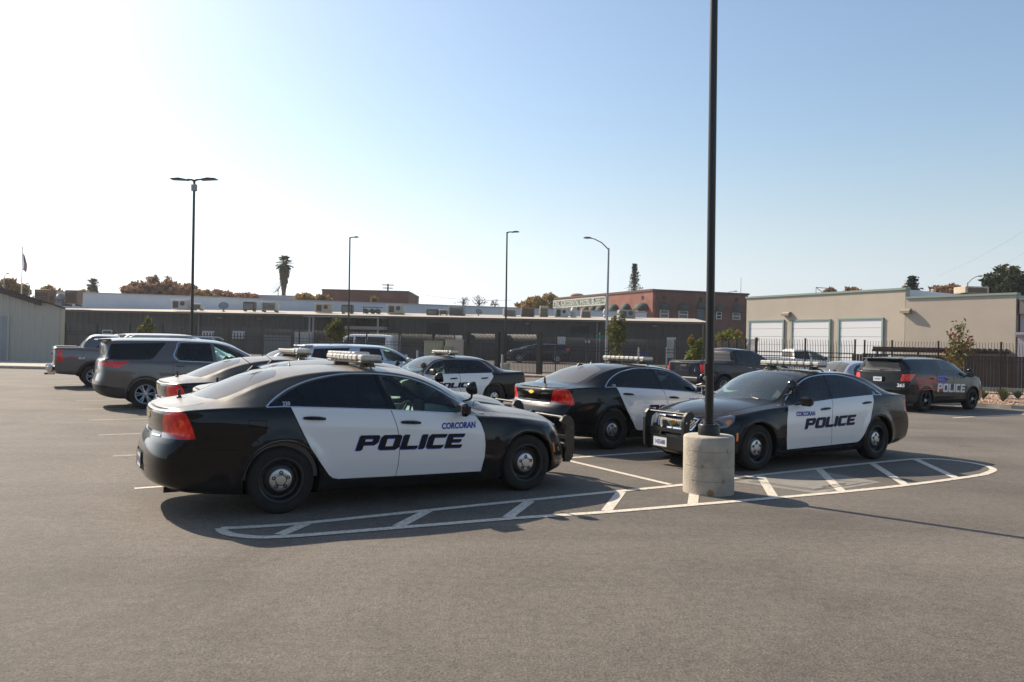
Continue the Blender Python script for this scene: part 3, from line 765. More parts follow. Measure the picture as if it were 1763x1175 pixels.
    regs = [('arch', dens(arch_r), 0), ('arch', dens(arch_f), 0), ('rear_window_side', dens(rearw), 0), ('front_window', dens(frontw), 0),
            ('front_door', dens(frontd), 0), ('rear_door', dens(reard), 0), ('windshield', dens(wind), 0), ('backlight', dens(back), 0),
            ('tailb', dens(tailb, step=.03), 0), ('tail', dens(tail, step=.03), 0), ('rev', dens(rev), 0), ('headh', dens(headh, step=.03), 0), ('heada', dens(heada, step=.03), 0), ('headl', dens(headl, step=.03), 0),
            ('grille', dens(grille), 0), ('intake', dens(intake), 0), ('fasc', dens(fasc), 0), ('hood', dens(hood), 0), ('trunk', dens(trunk), 0)]
    D = cut(S, regs)
    skin('body', D, 'body', BLACK, root)
    fd = skin('door', D, 'front_door', WHITE, root, 'each'); rd = skin('door', D, 'rear_door', WHITE, root, 'each')
    skin('window', D, 'front_window', GCLR, root, 'each'); skin('window', D, 'rear_window_side', GDARK, root, 'each')
    skin('windshield', D, 'windshield', GWIN, root); skin('rear_window', D, 'backlight', GREAR, root)
    skin('hood', D, 'hood', BLACK, root); skin('trunk_lid', D, 'trunk', BLACK, root)
    tl = skin('tail_light', D, 'tail', RED, root, 'each')
    for t_, o_ in zip(tl, skin('bulb_panel', D, 'tailb', REDL, None, 'each')): o_.parent = t_
    for t_, o_ in zip(tl, skin('reversing_light', D, 'rev', CLEAR, None, 'each')): o_.parent = t_
    hl = skin('headlight', D, 'headl', CLEAR, root, 'each')
    for t_, o_ in zip(hl, skin('projector', D, 'headh', DARKLENS, None, 'each')): o_.parent = t_
    for t_, o_ in zip(hl, skin('turn_signal', D, 'heada', AMBER, None, 'each')): o_.parent = t_
    gr = skin('grille', D, 'grille', BLACKT, root, offset=-.02)[0]
    skin('bumper_intake', D, 'intake', BLACKT, root, offset=-.015)
    skin('plate_recess', D, 'fasc', BLACKT, root, offset=-.01)
    # grille frame and mesh
    fr = MB()
    for sd_ in (1, -1): ribbon(fr, S, dens(k_('f', .015, .585, .36, .585, .41, .665, .42, .745, .2, .755, .015, .755), False, .05), .034, side=sd_, thick=.014)
    fr.build('grille_frame', CHROME, gr)
    ms = MB()
    for i in range(-9, 10):
        for d in (-1, 1):
            a, b = i * .045 - d * .05, i * .045 + d * .05
            if max(abs(a), abs(b)) > .41: continue
            q, n_ = onsurf(S, [('f', max(abs(a), .005), .60), ('f', max(abs(b), .005), .73)], 0)
            q[0][1] = a; q[1][1] = b; ms.tube([tuple(q[0]), tuple(q[1])], .0028, 4)
    ms.build('grille_mesh', mat('grille_mesh', (.12, .12, .12), .35, .6), gr)
    fx = float(S(.9999, S.inv([('f', .02, .67)])[0][1])[0][0])
    bowtie(root, Matrix.Translation((fx + .012, 0, .668)) @ Matrix.Rotation(R_(90), 4, 'Z') @ Matrix.Rotation(R_(90), 4, 'X'), .17)
    bowtie(root, Matrix.Translation((-1.142, 0, .985)) @ Matrix.Rotation(R_(-90), 4, 'Z') @ Matrix.Rotation(R_(90), 4, 'X'), .17)
    # bright window frame, shut lines, fuel flap, side marker
    for sd_ in (1, -1):
        tr = MB()
        ribbon(tr, S, top, .022, side=sd_, thick=.006)
        ribbon(tr, S, dens(s_(-.16, 1.098, 0, bl(0) + .002, .6, bl(.6) + .004, 1.2, bl(1.2) + .004, 2.0, bl(2.0) + .004, 2.31, bl(2.31)), False, .08), .016, side=sd_, thick=.005)
        tr.build('window_trim', CHROME, root)
        mk_ = MB(); ribbon(mk_, S, s_(3.425, .58, 3.43, .52, 3.44, .46), .035, side=sd_, thick=.006); mk_.build('side_marker', AMBER, root)
        bz = MB(); ribbon(bz, S, dens(k_('r', .015, .80, .3, .80, .53, .81), False, .05), .03, side=sd_, thick=.008); bz.build('trunk_trim', CHROME, root)
        pl = MB(); ribbon(pl, S, dens(s_(1.10, 1.43, 1.13, 1.30, 1.20, 1.05), False, .03), .06, .002, sd_); pl.build('door_pillar', PILL, root, recalc=False)
        pl2 = MB(); ribbon(pl2, S, dens(s_(.175, 1.29, .20, 1.2, .235, 1.10), False, .03), .022, .002, sd_); pl2.build('window_divider', PILL, root, recalc=False)
    shutlines(S, [s_(1.204, 1.04, 1.228, .96, 1.26, .86, 1.286, .72, 1.291, .60, 1.283, .45, 1.26, .305), s_(.085, 1.09, .13, .985, .174, .885, .279, .672, .395, .50, .45, .425, .49, .372, .535, .335, .60, .320, 1.26, .305, 2.355, .286, 2.392, .45, 2.398, .60, 2.387, .74, 2.347, .86, 2.29, .945),
                  s_(-.345, .975, -.175, .97, -.17, .905, -.34, .90, -.345, .975), k_('t', 2.62, .70, 3.0, .70, 3.3, .68, 3.5, .63) + [], s_(-.838, .80, -.80, .70, -.46, .68), s_(3.385, .82, 3.34, .73, 3.38, .62),
                  k_('t', -.72, .62, -.80, .665, -.95, .655, -1.02, .63)], root)
    wells(S, [ar, af], root, lip=BLACK, lipw=.028)
    belly(S, root)
    for x in (0, 3.01):
        for sd_ in (1, -1): wheel(root, x, sd_ * .812, .346, .225, sd_, 'steel', .232)
    interior(root, -.35, 2.44, .36, .97, .80, [(1.25, ((.38, .5), (-.38, .5))), (.25, ((0, 1.3),))])
    cg = MB()
    for y in np.linspace(-.62, .62, 12): cg.tube([(.82, y, .9), (.80, y, 1.38)], .006, 4)
    for z in (.92, 1.15, 1.38): cg.tube([(.81, -.64, z), (.81, .64, z)], .012, 5)
    cg.build('cage', BLACKT, root)
    cs = MB(); cs.rbox((1.95, -.02, .98), (.05, .26, .2), .015); cs.box((1.98, -.02, .84), (.04, .05, .2)); cs.rbox((1.5, 0, .62), (.8, .2, .25), .02); cs.build('computer', BLACKT, root)
    rm = MB(); rm.rbox((1.98, 0, 1.30), (.03, .24, .07), .012); rm.build('rear_view_mirror', BLACKT, root)
    for sd_ in (1, -1):
        mirror_part(root, 2.05, sd_ * 1.03, 1.035, sd_, TRIM)
        spotlight(root, 2.22, sd_ * .90, 1.275, sd_)
        handle(root, S, .325, .975, sd_); handle(root, S, 1.43, .898, sd_)
    lightbar(root, 1.08, 1.60)
    # push bumper
    pb = MB()
    up = [(3.93, .24), (4.02, .235), (4.07, .30), (4.085, .45), (4.085, .72), (4.065, .80), (4.01, .855), (3.95, .87), (3.89, .845), (3.86, .79), (3.90, .76), (3.94, .74), (3.96, .66), (3.965, .45), (3.93, .33)]
    for y in (-.42, .42): pb.prism(up, 'y', y - .025, y + .025)
    pb.tube([(3.99, -.42, .825), (3.99, .42, .825)], .02, 10); pb.box((4.0, 0, .56), (.03, .84, .05)); pb.box((3.985, 0, .37), (.025, .84, .20))
    pbo = pb.build('push_bumper', BLACKT, root)
    rv = MB()
    for y in (-.447, .447):
        for z in (.32, .5, .7): rv.lathe([(0, .006), (.014, .004), (.016, 0)], (4.03, y, z), 8, 'y')
    rv.build('bolts', SILVER, pbo)
    wl = MB()
    for y0, y1 in ((.55, -.05), (-.05, -.6)):
        wl.tube([(2.62 - .12 * abs(y0) ** 2, y0, 1.045), (2.56, (y0 + y1) / 2, 1.085), (2.50 - .10 * abs(y1), y1, 1.10)], [.012, .008, .006], 6)
    wl.build('wipers', BLACKT, root)
    an = MB(); an.lathe([(.028, 0), (.024, .02), (.017, .025), (.017, .085), (.012, .095), (0, .096)], (-.86, .0, 1.145), 12); an.build('antenna', BLACKT, root)
    a2 = MB(); a2.prism([(-.16, 1.44), (.0, 1.468), (-.10, 1.50)], 'y', -.012, .012); a2.tube([(-.09, 0, 1.49), (-.40, 0, 1.72)], [.004, .002], 5); a2.build('antenna', BLACKT, root)
    a3 = MB(); a3.lathe([(.02, 0), (.018, .01), (.005, .02), (.003, .06), (0, .061)], (.38, .25, 1.49), 8); a3.build('antenna', SILVER, root)
    for y in (-.5, .5): ex = MB(); ex.tube([(-1.06, y, .262), (-.8, y, .262)], .030, 12); ex.build('exhaust_pipe', STEEL, root)
    plate(root, (-1.232, 0, .52), math.pi, 'E1435680')
    # lettering
    for sd_, x0, x1, z0 in ((-1, .78, 2.11, .625), (1, 1.97, .655, .60)):
        i = 0 if sd_ == 1 else 1
        sl = -.024 if sd_ < 0 else -.024
        zz = z0
        put_word(S, 'POLICE', BLUEL, fd[i], sd_, x0, x1, zz, .155, sl, .24, .0022, (-.085 * (-sd_), -.07), grow=.055)
        put_word(S, 'POLICE', LETTER, fd[i], sd_, x0, x1, zz, .155, sl, .24, .0042, grow=.055)
        c0, c1_ = (1.828, 2.248) if sd_ < 0 else (2.165, 1.705)
        put_font(S, 'CORCORAN', BLUEL, fd[i], sd_, 's', (c0 + c1_) / 2, .812 if sd_ < 0 else .80, .094, .004, .0045, .84, shear=.18)
    CAP['S'] = S
    return root
CAP = {}
# ---------------------------------------------------------------- other vehicles, built by the same lofting
GREYP = paint('grey_brown_paint', (.105, .098, .092), dust=.35, metal=.35)
GREYB = paint('slate_paint', (.10, .105, .118), dust=.3, metal=.35)
SILVP = paint('silver_blue_paint', (.42, .46, .52), dust=.2, metal=.35)
BEIGEP = paint('beige_paint', (.46, .40, .32), dust=.25, metal=.25)
NAVYP = paint('dark_blue_paint', (.006, .010, .022), dust=.12)
CLAD = mat('grey_cladding', (.028, .027, .027), .6)
def edge(S, kind, z): return ('u', 1.02 if kind == 'f' else -.02, S.inv([(kind, .02, z)])[0][1])
def gen(nm, q):
    root = empty(nm)
    W, sill, belt, rail, zc, yr, yb = q['W'], q['sill'], q['belt'], q['rail'], q['zc'], q['yr'], q['yb']
    T = [0, .06, .2, .42, .62, .8, .93]; Wf = [.89, .95, .98, 1, 1, .985, .965]
    low = [(q['xr'][i], q['xf'][i], (lambda x, i=i: W(x) * Wf[i]), (lambda x, i=i: sill(x) + T[i] * (belt(x) - sill(x)))) for i in range(7)] if q.get('low', True) else []
    g = q.get('gxr') or [q['xr'][6] + d for d in (.01, .03, .06, .09, .13, .17, .2)]
    gf = q.get('gxf') or [q['xf'][6] - d for d in (.01, .03, .04, .05, .07, .09, .1)]
    S = Surf((low if q.get('low', True) else []) + greenhouse_rows(belt, rail, zc, yb, yr, g, gf, q.get('mid', .02)), Rr=q.get('Rr', .26), Rf=q.get('Rf', .6), pr=q.get('pr', 2.6), pf=q.get('pf', 2.5), bulge=q.get('bulge', ()))
    n = S.n - 1; k = 7 if q.get('low', True) else 0
    S.vside = (k + 4.3) / n; S.vtop = (k + 1.2) / n; S.vend = (k + (4.05 if q.get('suv') else 2.5)) / n
    arcs = []; regs = []
    for x in q.get('wheels', (0, q['wb'])):
        a, r = arch_poly(S, x, q['R'] + .01, q['R'] + q.get('gap', .055)); regs.append(('arch', dens(a), 0)); arcs.append(r)
    extra = q['regions'](S)
    for name, pts, m, mode in extra: regs.append((name + '|' + m.name, dens(pts, step=.06), 0))
    D = cut(S, regs, q.get('nu', 80), q.get('nv', 36))
    body = skin(q.get('bodyname', 'body'), D, 'body', q['paint'], root)
    done = set()
    for name, pts, m, mode in extra:
        key = name + '|' + m.name
        if key in done: continue
        done.add(key); skin(name, D, key, m, root, mode)
    if arcs: wells(S, arcs, root, lip=q.get('lip', q['paint']), lipw=q.get('lipw', .03))
    if q.get('low', True): belly(S, root)
    for x in q.get('wheels', (0, q['wb'])):
        for sd_ in (1, -1): wheel(root, x, sd_ * q['ty'], q['R'], q.get('tw', .235), sd_, q['style'], q['rim'])
    if q.get('shut'): shutlines(S, q['shut'], root, q.get('shutw', .007))
    for x, z in q.get('handles', ()):
        for sd_ in (1, -1): handle(root, S, x, z, sd_, .22, q.get('handlem', TRIM))
    if q.get('mirror'):
        x, y, z = q['mirror']
        for sd_ in (1, -1): mirror_part(root, x, sd_ * y, z, sd_, q.get('mirrorm', TRIM), 1.1)
    for pts, wd, m, th, name in q.get('trims', ()):
        for sd_ in (1, -1):
            mb = MB(); ribbon(mb, S, dens(pts, False, .06), wd, side=sd_, thick=th); mb.build(name, m, root)
    if q.get('cabin'): interior(root, *q['cabin'])
    return root, S
def racks(root, x0, x1, y, z0, z1, m):
    for s in (-1, 1):
        mb = MB(); mb.tube([(x0, s * y, z0 - .02), (x0 + .12, s * y, z0 + .04), ((x0 + x1) / 2, s * y, z1 + .04), (x1 - .12, s * y, z1 + .03), (x1, s * y, z1 - .03)], .018, 8)
        mb.build('roof_rail', m, root)
def crown_vic():
    belt = P('-1.2:1.02 -.9:1.045 -.3:1.03 .15:1.01 1:.985 2.1:.965 2.6:.935 3.3:.87 3.7:.78')
    rail = P('-1.2:1.035 -.9:1.06 -.5:1.07 -.3:1.12 -.05:1.25 .2:1.365 .5:1.40 1:1.41 1.5:1.395 1.8:1.34 2.05:1.17 2.28:1.0 2.6:.965 3.3:.895 3.7:.80')
    zc = P('-1.1:1.06 -.75:1.085 -.5:1.12 -.15:1.30 .2:1.435 .6:1.475 1.1:1.48 1.6:1.455 1.95:1.345 2.3:1.16 2.6:1.03 2.8:1.01 3.4:.93 3.7:.85')
    yr = P('-1.2:.72 -.5:.72 -.2:.66 .3:.60 1.5:.60 1.9:.66 2.28:.74 3:.76 3.7:.70')
    yb = P('-1.2:.86 0:.90 2.3:.90 3.3:.87 3.7:.82')
    top = smoothpts(s_(.14, 1.01, .02, 1.07, .14, 1.20, .32, 1.345, .6, 1.375, 1.1, 1.385, 1.5, 1.37, 1.8, 1.295, 2.0, 1.16, 2.2, .975), 3)
    def R(S):
        b = lambda x: float(belt(np.array(x))) + .012
        ut = lambda x: S.inv([('t', x, .004)])[0][0]
        return [('window', s_(.16, b(.16), .13, 1.06, .30, 1.20, .42, 1.335, .62, 1.355, 1.05, 1.362, 1.09, 1.2, 1.10, b(1.1)), GMID, 'each'),
                ('window', s_(1.17, b(1.17), 1.165, 1.2, 1.13, 1.362, 1.5, 1.345, 1.76, 1.275, 1.94, 1.15, 2.04, b(2.04)), GCLR, 'each'),
                ('door', s_(.10, b(.1) - .01, .07, .93, .10, .86, .22, .72, .33, .56, .40, .40, .44, .34, 1.1, .32, 1.12, .5, 1.13, .9, 1.135, b(1.13) - .01), WHITE, 'each'),
                ('door ', s_(1.145, b(1.14) - .01, 1.14, .9, 1.13, .5, 1.11, .32, 2.22, .31, 2.25, .5, 2.24, .9, 2.22, b(2.2) - .01), WHITE, 'each'),
                ('windshield', k_('t', 1.80, .25, 1.77, .5, 1.9, .58, 2.1, .64, 2.24, .68, 2.36, .66, 2.5, .5, 2.6, .25) + [('u', ut(2.63), 1.02), ('u', ut(1.82), 1.02)], GWIN, 'both'),
                ('rear_window', k_('t', .10, .25, .06, .5, -.2, .58, -.42, .62, -.46, .3) + [('u', ut(-.47), 1.02), ('u', ut(.11), 1.02)], GREAR, 'both'),
                ('tail_light', s_(-1.03, 1.0, -1.02, .74) + k_('r', .55, .74, .50, .98), RED, 'each'),
                ('headlight', k_('f', .5, .62, .5, .76) + s_(3.38, .80, 3.36, .66), CLEAR, 'each'),
                ('grille', k_('f', .4, .60, .4, .75) + [edge(S, 'f', .75), edge(S, 'f', .60)], CHROME, 'both')]
    q = dict(W=P('-1.2:.90 -.5:.965 0:.98 2.9:.98 3.6:.92'), sill=P('-1.2:.36 -.6:.25 0:.21 3:.2 3.7:.25'), belt=belt, rail=rail, zc=zc, yr=yr, yb=yb,
             xr=[-1.15, -1.23, -1.26, -1.26, -1.22, -1.20, -1.19], xf=[3.68, 3.75, 3.78, 3.76, 3.74, 3.72, 3.70], Rf=.6, wb=2.91, R=.345, ty=.84, style='steel', rim=.22, paint=BLACK, regions=R,
             shut=[s_(1.14, .99, 1.138, .9, 1.125, .5, 1.105, .31)], handles=[(.36, .868), (1.34, .86)], mirror=(2.02, 1.06, 1.04), trims=[(top, .022, CHROME, .006, 'window_trim'), (s_(.14, 1.013, 1.1, .99, 2.2, .966), .014, CHROME, .005, 'window_trim')],
             cabin=(-.35, 2.5, .36, .93, .8, [(1.2, ((.38, .5), (-.38, .5))), (.2, ((0, 1.3),))]))
    root, S = gen('police_car', q)
    for c in col.objects:
        if c.parent == root and c.name.startswith('door '): c.name = 'door'
    ds = [c for c in col.objects if c.parent == root and c.name.startswith('door')]
    rt = [c for c in ds if c.data.vertices[0].co.y > 0]
    put_word(S, 'POLICE', BLUEL, rt[0], 1, 1.95, .66, .60, .135, -.02, .24, .002, (-.085, -.07), grow=.055)
    put_word(S, 'POLICE', LETTER, rt[0], 1, 1.95, .66, .60, .135, -.02, .24, .004, grow=.055)
    put_font(S, 'CORCORAN', BLUEL, rt[0], 1, 's', 1.92, .785, .085, .004, .004, .82, shear=.18)
    lightbar(root, 1.15, 1.575, 1.2)
    for sd_ in (1, -1): spotlight(root, 2.22, sd_ * .88, 1.21, sd_)
    return root
def suv(nm, m, L=(-1.1, 4.05), wb=3.07, H=1.79, W=1.0, bz=1.20, style='alloy', R=.37, taper=0, kind='traverse'):
    x0, x1 = L; dz = H - 1.79
    belt = P(f'{x0}:{bz-.06} {x0+.3}:{bz+.03} .5:{bz} 2.4:{bz-.07} 2.9:{bz-.11} {x1-.3}:{bz-.22} {x1}:{bz-.34}')
    rail = P(f'{x0}:{1.66+dz} -.5:{1.70+dz} .8:{1.715+dz} 1.6:{1.69+dz} 2.05:{1.60+dz} 2.45:{1.42+dz*.6} 2.75:{1.24+dz*.2} 2.95:{bz-.07} 3.3:{bz-.12} {x1-.3}:{bz-.19} {x1}:{bz-.30}')
    zc = P(f'{x0}:{1.72+dz} -.5:{1.765+dz} .8:{1.785+dz} 1.6:{1.765+dz} 2.05:{1.69+dz} 2.5:{1.47+dz*.6} 2.9:{1.27} 3.1:{bz-.02} 3.5:{bz-.07} {x1-.2}:{bz-.17} {x1}:{bz-.24}')
    yr = P(f'{x0}:{W-.36} 0:{W-.33} 1.5:{W-.34} 2.2:{W-.31} 2.8:{W-.24} 3.3:{W-.22} {x1}:{W-.25}')
    yb = P(f'{x0}:{W-.09} 0:{W-.07} 2.8:{W-.08} {x1}:{W-.13}')
    b = lambda x: float(belt(np.array(x))) + .02
    zt = 1.67 + dz
    def Rg(S):
        ut = lambda x: S.inv([('t', x, .004)])[0][0]
        g = x0 + .16
        if kind == 'explorer':
            side = [('window', s_(g + .02, b(g), g + .17, zt - .05, .1, zt - .01, .12, b(.1), -.2, b(-.2)), GDARK, 'each'), ('window', s_(.22, b(.2), .2, zt - .01, .95, zt, 1.0, b(1.0)), GDARK, 'each'),
                    ('window', s_(1.10, b(1.1), 1.06, zt, 1.55, zt - .03, 1.95, zt - .13, 2.28, zt - .32, 2.42, b(2.4)), GCLR, 'each')]
        else:
            side = [('window', s_(g + .03, b(g), g + .17, zt - .06, .48, zt - .01, .16, b(.1) + .03, .08, b(.1)), GDARK, 'each'),
                    ('window', s_(.70, b(.7) + .12, .76, zt - .15, .84, zt - .01, 1.55, zt - .01, 1.60, b(1.6), .80, b(.8)), GDARK, 'each'),
                    ('window', s_(1.68, b(1.7), 1.64, zt - .01, 1.85, zt - .06, 2.2, zt - .2, 2.5, zt - .38, 2.66, b(2.6)), GCLR, 'each')]
        return side + [('windshield', k_('t', 1.88, .3, 1.86, W - .44, 2.3, W - .37, 2.72, W - .30, 2.95, .35) + [('u', ut(3.0), 1.02), ('u', ut(1.9), 1.02)], GWIN, 'both'),
                ('rear_window', k_('r', W - .33, b(x0) + .06, W - .44, 1.58 + dz) + [edge(S, 'r', 1.58 + dz), edge(S, 'r', b(x0) + .06)], GREAR, 'both'),
                ('tail_light', (s_(-.36, 1.185, -.62, 1.02, -.9, 1.06) + k_('r', .55, 1.08, .58, 1.16) + s_(-.85, 1.19)) if kind == 'traverse' else (s_(x0 + .50, 1.21, x0 + .22, .97) + k_('r', W - .30, .97, W - .26, 1.20)), RED, 'each'),
                ('headlight', k_('f', .45, .84, .5, .94) + s_(x1 - .55, .98, x1 - .5, .88), CLEAR, 'each'),
                ('grille', k_('f', .4, .62, .42, .90) + [edge(S, 'f', .90), edge(S, 'f', .62)], BLACKT, 'both'),
                ('bumper', [('u', -.02, S.inv([('r', .02, .58)])[0][1])] + k_('r', .5, .60) + s_(-.75, .56, -.46, .52, -.46, .3) + [('u', .16, -.06), ('u', -.02, -.06)], CLAD, 'both')]
    trims = []
    if kind == 'traverse':
        ch = smoothpts(s_(.72, b(.7) + .02, .645, b(.7) + .13, .72, zt - .14, .82, zt + .01, 1.5, zt + .015, 1.9, zt - .045, 2.3, zt - .22, 2.75, b(2.7) + .02), 4)
        trims = [(ch, .035, CHROME, .008, 'window_trim'), (s_(.74, b(.7) - .01, 1.7, b(1.7) - .01, 2.75, b(2.7) - .01), .03, CHROME, .008, 'window_trim')]
    r0 = x0
    q = dict(W=P(f'{x0}:{W-.08} -.5:{W-.01} 0:{W} {wb}:{W} {x1}:{W-.07}'), sill=P(f'{x0}:.36 -.5:.26 0:.25 3:.24 {x1}:.3'), belt=belt, rail=rail, zc=zc, yr=yr, yb=yb, suv=True,
             xr=[r0 + .14, r0 + .05, r0, r0 - .01, r0 + .03, r0 + .04, r0 + .05], xf=[x1 - .1, x1 - .02, x1, x1 - .01, x1 - .03, x1 - .05, x1 - .07],
             gxr=[r0 + .06, r0 + .14, r0 + .20, r0 + .19, r0 + .16, r0 + .13, r0 + .12], Rr=.22, Rf=.5, wb=wb, R=R, ty=W - .13, tw=.24, style=style, rim=R - .13, paint=m, regions=Rg, gap=.06,
             bulge=[(0, R, R + .09, .06, .012), (wb, R, R + .09, .06, .012)], lip=CLAD if kind == 'traverse' else m, lipw=.04 if kind == 'traverse' else .03,
             shut=[s_(.62, b(.6) - .02, .62, .9, .60, .62, .50, .5, .50, .33, 1.62, .32, 1.65, .6, 1.65, b(1.6) - .02), s_(1.65, .32, 2.7, .31, 2.76, .6, 2.74, b(2.7) - .04)],
             handles=[(.78, 1.075), (1.85, 1.035)] if kind == 'traverse' else [(.35, 1.06), (1.2, 1.04)], handlem=m, mirror=(2.45, W + .11, 1.22 if kind == 'traverse' else 1.20), mirrorm=m if style == 'alloy' else TRIM, trims=trims,
             cabin=(-.4, 2.9, .45, 1.12, W - .14, [(1.5, ((.4, .5), (-.4, .5))), (.5, ((0, 1.3),))]))
    root, S = gen(nm, q)
    sp = MB(); sp.prism([(x0 + .03, 1.70 + dz), (x0 + .28, 1.685 + dz), (x0 + .34, 1.735 + dz), (x0 + .05, 1.72 + dz)], 'y', -(W - .37), W - .37); sp.build('spoiler', m, root)
    return root, S
def sedan(nm, m, H=1.46):
    dz = H - 1.46
    belt = P('-1:.98 -.6:1.03 0:1.02 1:.97 2:.92 2.6:.88 3.6:.72')
    rail = P(f'-1:1.0 -.75:1.05 -.5:1.10 -.1:{1.27+dz} .3:{1.37+dz} .9:{1.41+dz} 1.4:{1.37+dz} 1.8:{1.22+dz} 2.2:.99 2.5:.92 3.6:.76')
    zc = P(f'-.9:1.05 -.65:1.10 -.2:{1.31+dz} .3:{1.43+dz} .9:{1.46+dz} 1.4:{1.43+dz} 1.9:{1.27+dz} 2.4:1.04 2.7:.98 3.6:.82')
    yr = P('-1:.64 -.5:.66 .2:.58 1.4:.57 2.1:.66 2.5:.70 3.6:.62'); yb = P('-1:.80 0:.85 2.3:.84 3.6:.76')
    b = lambda x: float(belt(np.array(x))) + .015
    def Rg(S):
        ut = lambda x: S.inv([('t', x, .004)])[0][0]
        return [('window', s_(-.2, b(-.2), -.02, 1.16 + dz, .25, 1.30 + dz, .6, 1.345 + dz, .85, 1.35 + dz, .92, b(.9)), GDARK, 'each'), ('window', s_(1.0, b(1), .94, 1.35 + dz, 1.35, 1.31 + dz, 1.7, 1.19 + dz, 2.05, b(2.0)), GCLR, 'each'),
                ('windshield', k_('t', 1.5, .25, 1.46, .5, 1.8, .58, 2.12, .64, 2.3, .5) + [('u', ut(2.42), 1.02), ('u', ut(1.52), 1.02)], GWIN, 'both'),
                ('rear_window', k_('t', .12, .25, .08, .5, -.25, .57, -.52, .61, -.6, .3) + [('u', ut(-.62), 1.02), ('u', ut(.13), 1.02)], GREAR, 'both'),
                ('tail_light', s_(-.7, .98, -.72, .80) + k_('r', .5, .80, .5, .96), RED, 'each'), ('headlight', k_('f', .45, .60, .48, .70) + s_(3.1, .78, 3.15, .66), CLEAR, 'each')]
    q = dict(W=P('-1:.86 0:.92 2.8:.92 3.6:.85'), sill=P('-1:.3 0:.22 3.6:.22'), belt=belt, rail=rail, zc=zc, yr=yr, yb=yb, xr=[-.98, -1.03, -1.05, -1.05, -1.03, -1.0, -.99], xf=[3.62, 3.68, 3.7, 3.69, 3.66, 3.63, 3.6],
             wb=2.8, R=.33, ty=.79, style='alloy', rim=.215, paint=m, regions=Rg, handles=[(.3, .9), (1.25, .87)], mirror=(1.95, .98, 1.0), mirrorm=m, nu=60, nv=30,
             shut=[s_(.96, .96, .97, .3), s_(-.02, 1.0, .0, .9, .30, .6, .42, .3, 2.1, .3, 2.15, .9)])
    root, S = gen(nm, q)
    return root, S
